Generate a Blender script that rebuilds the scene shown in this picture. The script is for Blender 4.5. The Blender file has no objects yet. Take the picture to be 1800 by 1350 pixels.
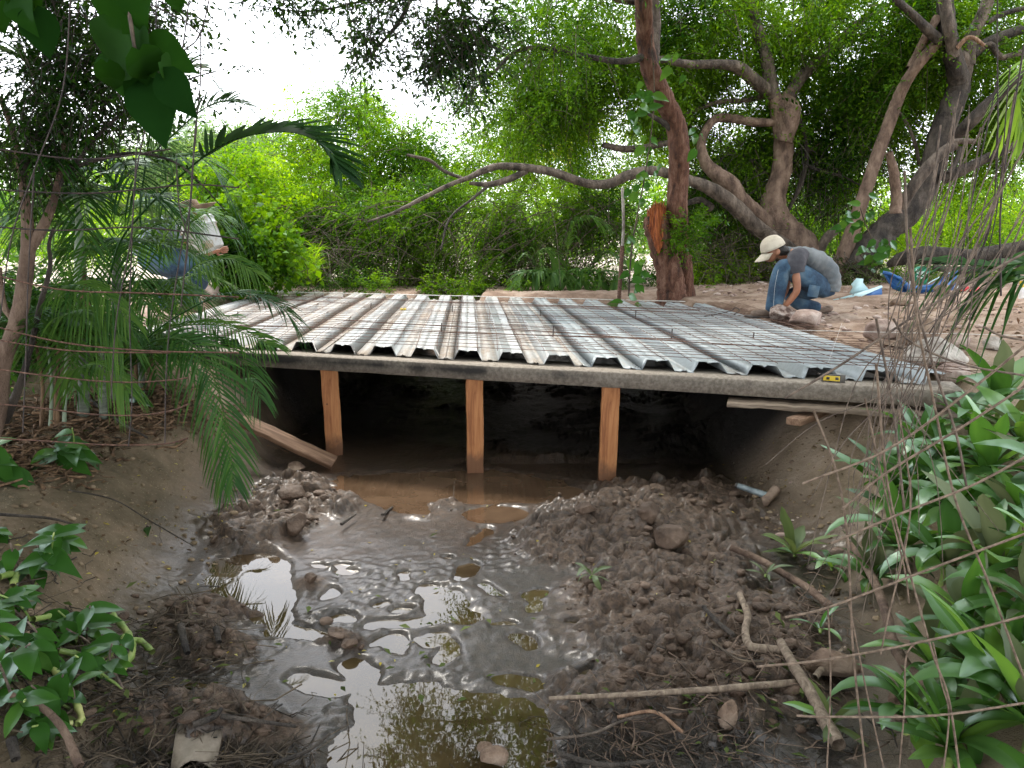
import bpy, bmesh, math, random
import numpy as np
from mathutils import Vector, Matrix

C = bpy.context.scene
COL = C.collection
random.seed(7)
rng = np.random.default_rng(11)

# ------------------------------------------------------------------ camera, light, exposure
PITCH = math.radians(11.1); CAMZ = 1.63; FPX = 1334.0
cam_d = bpy.data.cameras.new('camera'); cam = bpy.data.objects.new('camera', cam_d); COL.objects.link(cam)
cam.location = (0, 0, CAMZ); cam.rotation_euler = (math.pi/2 - PITCH, 0, 0)
cam_d.sensor_width = 36; cam_d.lens = 36*FPX/1800; cam_d.clip_start = 0.05; cam_d.clip_end = 2000
C.camera = cam

SUN_EL, SUN_AZ = math.radians(55), math.radians(-28)   # azimuth from +Y, clockwise
world = bpy.data.worlds.new('World'); C.world = world; world.use_nodes = True
wn = world.node_tree; wn.nodes.clear()
sky = wn.nodes.new('ShaderNodeTexSky'); sky.sky_type = 'NISHITA'; sky.sun_disc = False
sky.sun_elevation = SUN_EL; sky.sun_rotation = SUN_AZ; sky.air_density = 1.0; sky.dust_density = 2.0
mx = wn.nodes.new('ShaderNodeMixRGB'); mx.inputs[0].default_value = 0.62
mx.inputs[2].default_value = (17.3, 17.5, 17.9, 1)          # thin bright cloud veil
bg = wn.nodes.new('ShaderNodeBackground'); bg.inputs[1].default_value = 0.10
wo = wn.nodes.new('ShaderNodeOutputWorld')
wn.links.new(sky.outputs[0], mx.inputs[1]); wn.links.new(mx.outputs[0], bg.inputs[0]); wn.links.new(bg.outputs[0], wo.inputs[0])

sd = bpy.data.lights.new('sun', 'SUN'); sd.energy = 1.5; sd.angle = math.radians(10); sd.color = (1.0, .95, .86)
so = bpy.data.objects.new('sun', sd); COL.objects.link(so)
sdir = Vector((math.sin(SUN_AZ)*math.cos(SUN_EL), math.cos(SUN_AZ)*math.cos(SUN_EL), math.sin(SUN_EL)))
so.rotation_euler = sdir.to_track_quat('Z', 'Y').to_euler(); so.location = (-6, 12, 20)

C.view_settings.view_transform = 'Standard'; C.view_settings.look = 'None'
C.view_settings.gamma = 1.0; C.view_settings.use_curve_mapping = False
C.view_settings.exposure = 1.62
C.render.engine = 'CYCLES'
cy = C.cycles
cy.max_bounces = 7; cy.diffuse_bounces = 3; cy.glossy_bounces = 3; cy.transmission_bounces = 4; cy.transparent_max_bounces = 6
cy.use_denoising = True; cy.use_adaptive_sampling = True; cy.adaptive_threshold = 0.015
cy.caustics_reflective = False; cy.caustics_refractive = False

# ------------------------------------------------------------------ survey helpers: photo bearings -> real positions
cp, sp = math.cos(PITCH), math.sin(PITCH)
def ray(u, v):
    dy = (675-v)/FPX
    return ((u-900)/FPX, cp+dy*sp, -sp+dy*cp)
def at(u, v, Y):
    d = ray(u, v); t = Y/d[1]
    return Vector((d[0]*t, Y, CAMZ+d[2]*t))
def on(u, v, z):
    d = ray(u, v); t = (z-CAMZ)/d[2]
    return Vector((d[0]*t, d[1]*t, z))
def px(r, Y): return r*Y/FPX
def to_uv(x, y, z):
    zz = z-CAMZ; f = y*cp - zz*sp; up = y*sp + zz*cp
    f = np.maximum(f, 1e-3)
    return 900+FPX*x/f, 675-FPX*up/f

# ------------------------------------------------------------------ noise
_T = rng.random((256, 256))
def vnoise(x, y):
    xi = np.floor(x).astype(int); yi = np.floor(y).astype(int); fx = x-xi; fy = y-yi
    fx = fx*fx*(3-2*fx); fy = fy*fy*(3-2*fy)
    a = _T[xi & 255, yi & 255]; b = _T[(xi+1) & 255, yi & 255]; c = _T[xi & 255, (yi+1) & 255]; d = _T[(xi+1) & 255, (yi+1) & 255]
    return (a*(1-fx)+b*fx)*(1-fy)+(c*(1-fx)+d*fx)*fy
def fbm(x, y, o=4, g=.5):
    s = 0; a = 1; n = 0
    for i in range(o):
        s = s+a*vnoise(x*2**i+17.3*i, y*2**i-9.1*i); n += a; a *= g
    return s/n*2-1
_J = rng.random((64, 64, 3))
def worley(x, y, tilt=False):
    xi = np.floor(x).astype(int); yi = np.floor(y).astype(int)
    f1 = np.full(np.shape(x), 9.); f2 = f1.copy(); idv = f1*0; ox = f1*0; oy = f1*0
    for i in (-1, 0, 1):
        for j in (-1, 0, 1):
            J = _J[(xi+i) & 63, (yi+j) & 63]
            d = np.hypot(xi+i+J[..., 0]-x, yi+j+J[..., 1]-y)
            m = d < f1
            f2 = np.where(m, f1, np.minimum(f2, d)); idv = np.where(m, J[..., 2], idv); f1 = np.where(m, d, f1)
            ox = np.where(m, x-(xi+i+J[..., 0]), ox); oy = np.where(m, y-(yi+j+J[..., 1]), oy)
    return (f1, f2, idv) if not tilt else (f1, f2, idv, ox*np.sin(idv*91)+oy*np.cos(idv*57))
_K = rng.normal(size=(9, 3)); _PH = rng.random(9)*6.28
def noise3(p, f):
    s = 0
    for k in range(9):
        s = s+np.sin(p@(_K[k]*f*(1+.25*k))+_PH[k])
    return s/9
def sst(a, b, x):
    t = np.clip((x-a)/(b-a), 0, 1); return t*t*(3-2*t)
def unit(a): return a/np.maximum(np.linalg.norm(a, axis=-1, keepdims=True), 1e-9)

# ------------------------------------------------------------------ materials
def newmat(name):
    m = bpy.data.materials.new(name); m.use_nodes = True
    nt = m.node_tree; b = nt.nodes['Principled BSDF']
    return m, nt, b
def ramp(nt, fac, stops):
    r = nt.nodes.new('ShaderNodeValToRGB'); e = r.color_ramp.elements
    while len(e) < len(stops): e.new(.5)
    for k, (p, c) in enumerate(stops):
        e[k].position = p if stops[0][0] == 0 else .5+(p-.5)*.5; e[k].color = (*c, 1)
    nt.links.new(fac, r.inputs[0]); return r.outputs[0]
def ntex(nt, scale, det=6, rough=.6, vec=None, dist=0):
    n = nt.nodes.new('ShaderNodeTexNoise'); n.inputs['Scale'].default_value = scale
    n.inputs['Detail'].default_value = det; n.inputs['Roughness'].default_value = rough; n.inputs['Distortion'].default_value = dist
    if vec: nt.links.new(vec, n.inputs['Vector'])
    return n.outputs['Fac']
def objco(nt, scale=(1, 1, 1)):
    t = nt.nodes.new('ShaderNodeTexCoord'); m = nt.nodes.new('ShaderNodeMapping'); m.inputs['Scale'].default_value = scale
    nt.links.new(t.outputs['Object'], m.inputs[0]); return m.outputs[0]
def geoco(nt):
    return nt.nodes.new('ShaderNodeNewGeometry').outputs['Position']
def bump(nt, b, h, strength=.4, dist=.01, prev=None):
    bp = nt.nodes.new('ShaderNodeBump'); bp.inputs['Strength'].default_value = strength; bp.inputs['Distance'].default_value = dist
    nt.links.new(h, bp.inputs['Height'])
    if prev: nt.links.new(prev, bp.inputs['Normal'])
    nt.links.new(bp.outputs[0], b.inputs['Normal']); return bp.outputs[0]
def mixc(nt, f, a, c):
    m = nt.nodes.new('ShaderNodeMixRGB')
    for k, s in ((0, f), (1, a), (2, c)):
        if isinstance(s, (int, float)): m.inputs[k].default_value = s
        elif isinstance(s, tuple): m.inputs[k].default_value = (*s, 1)
        else: nt.links.new(s, m.inputs[k])
    return m.outputs[0]
def attr(nt, name):
    a = nt.nodes.new('ShaderNodeAttribute'); a.attribute_name = name; return a.outputs['Fac']
def mth(nt, op, a, b=0.0, c=None):
    m = nt.nodes.new('ShaderNodeMath'); m.operation = op
    for k, s in ((0, a), (1, b), (2, c)):
        if s is None: continue
        if isinstance(s, (int, float)): m.inputs[k].default_value = s
        else: nt.links.new(s, m.inputs[k])
    return m.outputs[0]

def simple(name, stops, scale=6, rough=.7, bs=.3, bd=.01, metal=0, stretch=(1, 1, 1), bscale=None, spec=.5):
    m, nt, b = newmat(name); co = objco(nt, stretch)
    n = ntex(nt, scale, 8, .65, co)
    nt.links.new(ramp(nt, n, stops), b.inputs['Base Color'])
    b.inputs['Roughness'].default_value = rough; b.inputs['Metallic'].default_value = metal
    b.inputs['Specular IOR Level'].default_value = spec
    bump(nt, b, ntex(nt, bscale or scale*4, 6, .7, co), bs, bd)
    return m

def leafmat(name, dark, mid, light, trans=.42, gloss=.10, grough=.35):
    m = bpy.data.materials.new(name); m.use_nodes = True; nt = m.node_tree; nt.nodes.clear()
    a = attr(nt, 'v')
    col = ramp(nt, a, [(0, dark), (.5, mid), (1, light)])
    g = nt.nodes.new('ShaderNodeHueSaturation'); g.inputs['Saturation'].default_value = 1.08; g.inputs['Value'].default_value = 1.7; g.inputs['Hue'].default_value = .485
    nt.links.new(col, g.inputs['Color'])
    d = nt.nodes.new('ShaderNodeBsdfDiffuse'); t = nt.nodes.new('ShaderNodeBsdfTranslucent')
    nt.links.new(col, d.inputs[0]); nt.links.new(g.outputs[0], t.inputs[0])
    s = nt.nodes.new('ShaderNodeMixShader'); s.inputs[0].default_value = trans
    nt.links.new(d.outputs[0], s.inputs[1]); nt.links.new(t.outputs[0], s.inputs[2])
    gl = nt.nodes.new('ShaderNodeBsdfGlossy'); gl.inputs['Roughness'].default_value = grough; gl.inputs[0].default_value = (.75, .9, .85, 1)
    fr = nt.nodes.new('ShaderNodeFresnel'); fr.inputs[0].default_value = 1.4
    f2 = mth(nt, 'MULTIPLY', fr.outputs[0], gloss*5)
    s2 = nt.nodes.new('ShaderNodeMixShader'); nt.links.new(f2, s2.inputs[0])
    nt.links.new(s.outputs[0], s2.inputs[1]); nt.links.new(gl.outputs[0], s2.inputs[2])
    o = nt.nodes.new('ShaderNodeOutputMaterial'); nt.links.new(s2.outputs[0], o.inputs[0])
    return m

M = {}
M['leaf_bright'] = leafmat('bright_leaves', (.025, .085, .006), (.085, .21, .010), (.24, .40, .02), .5, .012, .5)
M['leaf_yellow'] = leafmat('yellow_green_leaves', (.07, .15, .010), (.20, .31, .02), (.42, .45, .06), .5, .01, .5)
M['leaf_mid'] = leafmat('mid_green_leaves', (.010, .040, .004), (.040, .115, .008), (.115, .235, .015), .45, .015, .45)
M['leaf_dark'] = leafmat('dark_green_leaves', (.006, .020, .004), (.015, .045, .007), (.04, .09, .012), .35, .015, .45)
M['leaf_olive'] = leafmat('olive_leaves', (.04, .06, .018), (.08, .11, .03), (.16, .20, .05), .4, .04, .5)
M['leaf_haze'] = leafmat('haze_pale_leaves', (.075, .14, .05), (.13, .22, .075), (.20, .30, .10), .4, .01, .6)  # haze of distance put into the leaf colour
M['palm'] = leafmat('palm_leaflets', (.010, .034, .009), (.028, .082, .017), (.085, .165, .03), .33, .05, .33)
M['palm_bright'] = leafmat('young_palm_leaflets', (.04, .11, .02), (.09, .20, .03), (.2, .34, .05), .45, .06, .35)
M['strap'] = leafmat('strap_leaves', (.035, .095, .018), (.07, .175, .030), (.16, .30, .05), .3, .035, .4)
M['vine_leaf'] = leafmat('vine_leaves', (.02, .07, .012), (.045, .13, .02), (.09, .20, .03), .4, .03, .4)
M['big_leaf'] = leafmat('big_hanging_leaves', (.006, .024, .006), (.010, .040, .007), (.02, .07, .008), .26, .002, .6)
M['wilted'] = leafmat('wilted_leaves', (.05, .07, .022), (.09, .125, .04), (.16, .20, .07), .3, .01, .6)
M['yellow_fleck'] = leafmat('yellow_fallen_leaves', (.25, .20, .05), (.45, .36, .06), (.5, .47, .2), .2, .03, .5)

M['brown_leaf'] = leafmat('dry_brown_leaves', (.06, .035, .02), (.14, .085, .05), (.26, .18, .11), .2, .03, .6)

M['bark_gray'] = simple('grey_brown_bark', [(.2, (.035, .026, .02)), (.5, (.115, .088, .068)), (.85, (.24, .19, .15))], 9, .85, 1.0, .05, stretch=(1, 1, .45), bscale=22)
M['bark_pink'] = simple('pinkish_bark', [(.2, (.07, .042, .03)), (.5, (.175, .115, .082)), (.85, (.29, .205, .15))], 8, .85, 1.0, .04, stretch=(1, 1, .5), bscale=20)
M['bark_red'] = simple('reddish_flaky_bark', [(.2, (.035, .015, .010)), (.5, (.15, .062, .036)), (.85, (.31, .17, .115))], 12, .85, 1.0, .08, stretch=(1, 1, .3), bscale=24)
M['bark_dark'] = simple('dark_wet_bark', [(.25, (.018, .014, .012)), (.55, (.06, .048, .038)), (.85, (.13, .105, .085))], 8, .8, 1.0, .05, stretch=(1, 1, .4), bscale=22)
M['split_wood'] = simple('fresh_orange_split_wood', [(.3, (.16, .035, .012)), (.5, (.42, .11, .03)), (.75, (.6, .2, .06))], 10, .8, 1.0, .02, stretch=(3, 3, .25))
M['twig'] = simple('brown_twigs', [(.3, (.07, .045, .03)), (.7, (.20, .14, .10))], 20, .8, .3, .003)
M['drytwig'] = simple('dry_grey_twigs', [(.3, (.035, .025, .017)), (.7, (.12, .09, .06))], 12, .85, .3, .003)
M['vine_brown'] = simple('hanging_brown_stems', [(.3, (.07, .05, .04)), (.7, (.20, .15, .115))], 30, .75, .4, .002)
M['rust'] = simple('rusty_wire', [(.3, (.06, .03, .022)), (.6, (.15, .075, .05)), (.85, (.25, .15, .11))], 60, .8, .5, .001)
M['rust_dark'] = simple('dark_thin_wire', [(.3, (.018, .014, .014)), (.7, (.06, .04, .035))], 40, .7, .3, .001)
M['rust_light'] = simple('tan_rusty_wire', [(.3, (.12, .085, .06)), (.7, (.26, .19, .14))], 60, .85, .4, .001)
M['palm_stem'] = simple('ringed_palm_stem', [(.3, (.06, .075, .055)), (.6, (.14, .16, .12)), (.8, (.22, .24, .19))], 14, .6, .4, .004, stretch=(.4, .4, 3))
M['crownshaft'] = simple('pale_crownshaft', [(.3, (.16, .22, .14)), (.7, (.30, .36, .26))], 6, .5, .2, .003)
M['dry_sheath'] = simple('dry_palm_sheath', [(.3, (.08, .045, .025)), (.7, (.26, .16, .09))], 14, .9, .7, .01, stretch=(2, 2, .3))
M['green_stem'] = simple('pale_green_jointed_stem', [(.3, (.12, .20, .04)), (.55, (.25, .34, .09)), (.8, (.42, .42, .16))], 9, .45, .2, .003)
M['rock'] = simple('pinkish_rock', [(.2, (.16, .10, .08)), (.5, (.34, .25, .21)), (.8, (.54, .45, .40))], 5, .9, .9, .02)
M['rock_brown'] = simple('brown_rock', [(.3, (.11, .07, .05)), (.5, (.22, .15, .105)), (.75, (.32, .24, .18))], 5, .9, .9, .02)
M['rock_grey'] = simple('grey_rock', [(.2, (.16, .13, .11)), (.5, (.36, .32, .28)), (.8, (.56, .52, .47))], 7, .9, .9, .02)
M['rock_red'] = simple('conglomerate_rock', [(.35, (.12, .07, .055)), (.5, (.34, .25, .21)), (.7, (.50, .42, .38))], 16, .9, 1.0, .03)
M['clod'] = simple('damp_mud_clod', [(.2, (.045, .027, .016)), (.55, (.115, .073, .048)), (.85, (.20, .135, .095))], 9, .55, .9, .02)

def wood(name, c0, c1, c2, knots=True):
    m, nt, b = newmat(name); co = objco(nt, (14, 14, 1.2))
    n = ntex(nt, 1.6, 8, .7, co, 1.5)
    c = ramp(nt, n, [(.3, c0), (.5, c1), (.72, c2)])
    big = ntex(nt, 3, 3, .5, objco(nt, (1, 1, 1)))
    c = mixc(nt, mth(nt, 'MULTIPLY', big, .5), c, c0)
    nt.links.new(c, b.inputs['Base Color']); b.inputs['Roughness'].default_value = .75
    bump(nt, b, n, .35, .004); return m
M['timber'] = wood('raw_orange_timber', (.24, .085, .03), (.42, .17, .06), (.52, .24, .095))
nt = M['timber'].node_tree; b = nt.nodes['Principled BSDF']; lk = b.inputs['Base Color'].links[0].from_socket; p = geoco(nt)
sx = nt.nodes.new('ShaderNodeSeparateXYZ'); nt.links.new(p, sx.inputs[0]); mn = ntex(nt, 9, 6, .7, p)
mr = nt.nodes.new('ShaderNodeMapRange'); mr.inputs['From Min'].default_value = .30; mr.inputs['From Max'].default_value = .0; mr.inputs['To Min'].default_value = -.25; mr.inputs['To Max'].default_value = .95; nt.links.new(sx.outputs[2], mr.inputs[0])
st = mth(nt, 'MULTIPLY', mth(nt, 'SUBTRACT', mth(nt, 'ADD', mr.outputs[0], mn), .75), 3.0); cl = nt.nodes.new('ShaderNodeClamp'); nt.links.new(st, cl.inputs[0])
c_k = mixc(nt, mth(nt, 'MULTIPLY', cl.outputs[0], .85), lk, (.13, .06, .03))
vk = nt.nodes.new('ShaderNodeTexVoronoi'); vk.inputs['Scale'].default_value = 4.5; nt.links.new(p, vk.inputs['Vector'])
kn = mth(nt, 'MULTIPLY', mth(nt, 'LESS_THAN', vk.outputs['Distance'], .07), .8); nt.links.new(mixc(nt, kn, c_k, (.07, .025, .012)), b.inputs['Base Color'])
M['timber_old'] = wood('weathered_brown_timber', (.13, .07, .04), (.24, .14, .085), (.34, .22, .14))
M['board_grey'] = wood('grey_brown_board', (.11, .08, .055), (.22, .165, .12), (.34, .27, .20))

def concrete():
    m, nt, b = newmat('stained_concrete'); p = geoco(nt)
    n = ntex(nt, 2.2, 8, .7, p); f = ntex(nt, 40, 6, .7, p)
    # dark staining on the upright faces, stronger toward the left half of the beam
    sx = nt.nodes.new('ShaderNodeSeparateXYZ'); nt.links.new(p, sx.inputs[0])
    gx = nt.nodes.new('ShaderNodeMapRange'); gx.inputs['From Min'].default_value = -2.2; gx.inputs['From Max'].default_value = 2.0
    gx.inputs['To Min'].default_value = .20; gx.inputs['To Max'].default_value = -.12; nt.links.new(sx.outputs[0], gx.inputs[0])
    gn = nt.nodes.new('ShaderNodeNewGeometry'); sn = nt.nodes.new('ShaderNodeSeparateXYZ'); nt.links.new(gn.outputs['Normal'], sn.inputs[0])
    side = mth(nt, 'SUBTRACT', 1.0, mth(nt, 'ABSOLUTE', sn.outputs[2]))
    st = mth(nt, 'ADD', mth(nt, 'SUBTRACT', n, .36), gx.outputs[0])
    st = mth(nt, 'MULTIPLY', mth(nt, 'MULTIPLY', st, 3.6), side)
    st = mth(nt, 'MAXIMUM', st, mth(nt, 'MULTIPLY', side, .45))  # every upright face stays darker than the top
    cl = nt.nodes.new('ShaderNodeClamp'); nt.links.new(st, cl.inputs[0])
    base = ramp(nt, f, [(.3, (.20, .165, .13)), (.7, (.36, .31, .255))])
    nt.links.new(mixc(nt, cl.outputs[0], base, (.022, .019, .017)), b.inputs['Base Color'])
    b.inputs['Roughness'].default_value = .85; bump(nt, b, f, .4, .003); return m
M['concrete'] = concrete()

def galv(name, dust, tint):
    m, nt, b = newmat(name); p = geoco(nt)
    uv = nt.nodes.new('ShaderNodeUVMap'); uv.uv_map = 'UVMap'
    v = nt.nodes.new('ShaderNodeTexVoronoi'); v.inputs['Scale'].default_value = 45; nt.links.new(p, v.inputs['Vector'])
    sc = ramp(nt, v.outputs['Distance'], [(0, tuple(t*.80 for t in tint)), (1, tint)])
    low = ntex(nt, 2.0, 6, .65, p)
    mp = nt.nodes.new('ShaderNodeMapping'); mp.inputs['Scale'].default_value = (30, 1.6, 1); nt.links.new(uv.outputs[0], mp.inputs[0])
    st = ntex(nt, 1.5, 6, .7, mp.outputs[0])
    va = attr(nt, 'valley')
    d = mth(nt, 'ADD', mth(nt, 'MULTIPLY', low, .9), mth(nt, 'MULTIPLY', st, .75))
    d = mth(nt, 'ADD', d, mth(nt, 'MULTIPLY', va, .22))
    d = mth(nt, 'MULTIPLY', mth(nt, 'SUBTRACT', d, 1.02-dust*.45), 2.2); d = mth(nt, 'MINIMUM', d, .85)
    cl = nt.nodes.new('ShaderNodeClamp'); nt.links.new(d, cl.inputs[0])
    dc = ramp(nt, ntex(nt, 9, 6, .7, p), [(.35, (.25, .185, .13)), (.7, (.42, .345, .27))])
    nt.links.new(mixc(nt, cl.outputs[0], sc, dc), b.inputs['Base Color'])
    nt.links.new(mth(nt, 'SUBTRACT', .28, mth(nt, 'MULTIPLY', cl.outputs[0], .27)), b.inputs['Metallic'])
    nt.links.new(mth(nt, 'ADD', .5, mth(nt, 'MULTIPLY', cl.outputs[0], .4)), b.inputs['Roughness'])
    # pressed dashes rolled into the webs
    sxy = nt.nodes.new('ShaderNodeSeparateXYZ'); nt.links.new(uv.outputs[0], sxy.inputs[0])
    dia = mth(nt, 'ADD', mth(nt, 'MULTIPLY', sxy.outputs[1], 22.0), mth(nt, 'MULTIPLY', sxy.outputs[0], 26.0))
    fr = mth(nt, 'FRACT', dia); line = mth(nt, 'LESS_THAN', fr, .22)
    fr2 = mth(nt, 'FRACT', mth(nt, 'MULTIPLY', sxy.outputs[0], 24.0)); l2 = mth(nt, 'LESS_THAN', fr2, .8)
    e = mth(nt, 'MULTIPLY', mth(nt, 'MULTIPLY', line, l2), attr(nt, 'web'))
    hb = mth(nt, 'ADD', mth(nt, 'MULTIPLY', e, 1.0), mth(nt, 'MULTIPLY', low, .6))
    bump(nt, b, hb, .7, .004)
    return m
M['galv_dusty'] = galv('dusty_galvanised_steel', .66, (.36, .37, .37))
M['galv_mid'] = galv('streaked_galvanised_steel', .46, (.365, .385, .39))
M['galv_clean'] = galv('bluish_galvanised_steel', .08, (.36, .40, .42))

# ------------------------------------------------------------------ mesh helpers
def tag(o, label=None, cat=None, group=None, kind=None):
    if label: o['label'] = label
    if cat: o['category'] = cat
    if group: o['group'] = group
    if kind: o['kind'] = kind
    return o
def link(o, parent=None):
    COL.objects.link(o)
    if parent: o.parent = parent
    return o
def raw(name, V, Fc, mat, parent=None, smooth=True, attrs=None, loc=None):
    """V (N,3); Fc a (M,k) array or a list of index tuples."""
    V = np.asarray(V, dtype=np.float32).reshape(-1, 3)
    if loc is not None: V = V - np.asarray(loc, dtype=np.float32)
    me = bpy.data.meshes.new(name)
    if isinstance(Fc, np.ndarray):
        k = Fc.shape[1]; n = len(Fc); li = Fc.reshape(-1).astype(np.int32); st = np.arange(n, dtype=np.int32)*k
    else:
        n = len(Fc); li = np.array([i for f in Fc for i in f], dtype=np.int32)
        st = np.cumsum([0]+[len(f) for f in Fc[:-1]]).astype(np.int32)
    me.vertices.add(len(V)); me.vertices.foreach_set('co', V.reshape(-1))
    me.loops.add(len(li)); me.loops.foreach_set('vertex_index', li)
    me.polygons.add(n); me.polygons.foreach_set('loop_start', st)
    if smooth: me.polygons.foreach_set('use_smooth', np.ones(n, dtype=bool))
    me.update(calc_edges=True)
    for an, av in (attrs or {}).items():
        a = me.attributes.new(an, 'FLOAT', 'POINT'); a.data.foreach_set('value', np.asarray(av, dtype=np.float32))
    if mat: me.materials.append(mat)
    o = bpy.data.objects.new(name, me)
    if loc is not None: o.location = loc
    return link(o, parent)
def empty(name, loc, label=None, cat=None, group=None):
    o = bpy.data.objects.new(name, None); o.location = loc; o.empty_display_size = .1; COL.objects.link(o)
    return tag(o, label, cat, group)
def child(root, name, V, Fc, mat, **k):
    """mesh with world-space verts stored relative to the root's location."""
    o = raw(name, np.asarray(V, dtype=np.float64)-np.array(root.location), Fc, mat, root, **k); return o

def cat_rom(P, n=6):
    P = np.asarray(P, float)
    if len(P) < 3: 
        t = np.linspace(0, 1, n+1)[:, None]; return P[0]*(1-t)+P[-1]*t
    Q = np.vstack([2*P[0]-P[1], P, 2*P[-1]-P[-2]]); out = []
    for i in range(len(P)-1):
        p0, p1, p2, p3 = Q[i:i+4]
        for t in np.linspace(0, 1, n, endpoint=False):
            out.append(.5*((2*p1)+(-p0+p2)*t+(2*p0-5*p1+4*p2-p3)*t*t+(-p0+3*p1-3*p2+p3)*t**3))
    out.append(P[-1]); return np.array(out)
def tubes(PL, R, seg=6, rough=0, cap=True):
    """PL (N,K,3) polylines, R (N,K) radii -> verts, quads."""
    PL = np.asarray(PL, float); R = np.asarray(R, float)
    N, K, _ = PL.shape
    T = np.empty_like(PL); T[:, 1:-1] = PL[:, 2:]-PL[:, :-2]; T[:, 0] = PL[:, 1]-PL[:, 0]; T[:, -1] = PL[:, -1]-PL[:, -2]; T = unit(T)
    ref = np.where(np.abs(T[:, :1, 2:3]) > .9, np.array([1., 0, 0]), np.array([0, 0, 1.]))
    U = np.empty_like(PL); u = unit(np.cross(T[:, 0], ref[:, 0])); U[:, 0] = u
    for k in range(1, K):
        u = unit(u-T[:, k]*np.sum(u*T[:, k], -1, keepdims=True)); U[:, k] = u
    W = np.cross(T, U)
    a = np.arange(seg)/seg*2*np.pi
    rr = R[:, :, None]*np.ones(seg)
    if rough: rr = rr*(1+rough*(rng.random(rr.shape)-.5))
    V = PL[:, :, None]+(U[:, :, None]*np.cos(a)[:, None]+W[:, :, None]*np.sin(a)[:, None])*rr[..., None]
    b = (np.arange(N)*K*seg)[:, None, None]; k = (np.arange(K-1)*seg)[None, :, None]; s = np.arange(seg)[None, None, :]; s2 = (s+1) % seg
    F = np.stack([b+k+s, b+k+s2, b+k+seg+s2, b+k+seg+s], -1).reshape(-1, 4)
    V = V.reshape(-1, 3)
    if cap and seg >= 4:
        caps = []
        base = np.arange(N)*K*seg
        if seg == 4:
            caps.append(np.stack([base+3, base+2, base+1, base], -1)); e = base+(K-1)*seg; caps.append(np.stack([e, e+1, e+2, e+3], -1))
        elif seg == 6:
            for o, r in ((0, -1), (K-1, 1)):
                e = base+o*seg
                caps.append(np.stack([e, e+1, e+2, e+3], -1)); caps.append(np.stack([e, e+3, e+4, e+5], -1))
        if caps: F = np.vstack([F]+caps)
    return V, F
def one_tube(P, r0, r1=None, seg=8, n=6, rough=0, smooth=True):
    Q = cat_rom(P, n) if smooth else np.asarray(P, float)
    if np.ndim(r0): rr = np.interp(np.linspace(0, 1, len(Q)), np.linspace(0, 1, len(r0)), r0)
    else: rr = np.linspace(r0, r0 if r1 is None else r1, len(Q))
    return tubes(Q[None], rr[None], seg, rough)
class MB:
    def __init__(s): s.V = []; s.F = []; s.n = 0
    def add(s, V, F):
        V = np.asarray(V, float).reshape(-1, 3); s.V.append(V)
        s.F += [tuple(int(i)+s.n for i in f) for f in F]; s.n += len(V); return s
    def box(s, c, size, rot=None):
        c = np.array(c, float); h = np.array(size, float)/2
        V = np.array([[x, y, z] for x in (-1, 1) for y in (-1, 1) for z in (-1, 1)])*h
        if rot is not None: V = V@np.array(rot.to_3x3() if hasattr(rot, 'to_3x3') else rot).T
        return s.add(V+c, [(0, 1, 3, 2), (4, 6, 7, 5), (0, 4, 5, 1), (2, 3, 7, 6), (0, 2, 6, 4), (1, 5, 7, 3)])
    def build(s, name, mat, parent=None, smooth=False, bevel=0, loc=None, **k):
        V = np.vstack(s.V)
        if parent is not None and loc is None: V = V-np.array(parent.location)
        o = raw(name, V, s.F, mat, parent, smooth=smooth, loc=loc, **k)
        if bevel:
            m = o.modifiers.new('bevel', 'BEVEL'); m.width = bevel; m.segments = 2; m.limit_method = 'ANGLE'
        return o
def beam_box(p, q, w, h, name, mat, parent=None, n=10, jit=.002, up=(0, 0, 1), bevel=.004, local=False):
    """sawn timber from p to q: a subdivided, slightly uneven prism whose local Z runs along the grain."""
    p = Vector(p); q = Vector(q); L = (q-p).length
    z = (q-p).normalized(); x = z.cross(Vector(up)).normalized(); y = z.cross(x)
    V = []; F = []
    for i in range(n+1):
        t = i/n*L; jx = random.uniform(-jit, jit); jy = random.uniform(-jit, jit)
        for a, b in ((-1, -1), (1, -1), (1, 1), (-1, 1)):
            V.append((a*w/2+jx+random.uniform(-jit, jit)*.4, b*h/2+jy+random.uniform(-jit, jit)*.4, t))
    for i in range(n):
        for k in range(4):
            F.append((i*4+k, i*4+(k+1) % 4, i*4+4+(k+1) % 4, i*4+4+k))
    F += [(3, 2, 1, 0), (n*4, n*4+1, n*4+2, n*4+3)]
    o = raw(name, V, F, mat, parent, smooth=False)
    o.matrix_local = Matrix((( x[0], y[0], z[0], p[0]), (x[1], y[1], z[1], p[1]), (x[2], y[2], z[2], p[2]), (0, 0, 0, 1)))
    if bevel:
        m = o.modifiers.new('bevel', 'BEVEL'); m.width = bevel; m.segments = 2; m.limit_method = 'ANGLE'
    return o

# ------------------------------------------------------------------ deck frame of reference
BP = np.array([-0.25, 5.04]); BD = np.array([4.42, -1.40]); BD = BD/np.linalg.norm(BD); BN = np.array([-BD[1], BD[0]])  # along beam, and away from camera
RD = np.array([-.056, 1.0]); RD /= np.linalg.norm(RD); RA = np.array([RD[1], -RD[0]])
Z_TOP = .77          # beam top
FRONT = .15          # sheets start this far behind the beam's front face
DK_O = np.array([-0.31, 5.27])   # a valley centre at the front
PER = .305
def front_t(s):      # distance along the rib from the across-line through DK_O to the sheets' front edge
    P = DK_O+RA*s; return (FRONT-(P-BP)@BN)/(RD@BN)
BACK_P = np.array([0.99, 9.44]); BACK_D = unit(np.array([4.33, -1.70])); BACK_N = np.array([-BACK_D[1], BACK_D[0]])
def back_t(s):
    P = DK_O+RA*s; return ((BACK_P-P)@BACK_N)/(RD@BACK_N)
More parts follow.
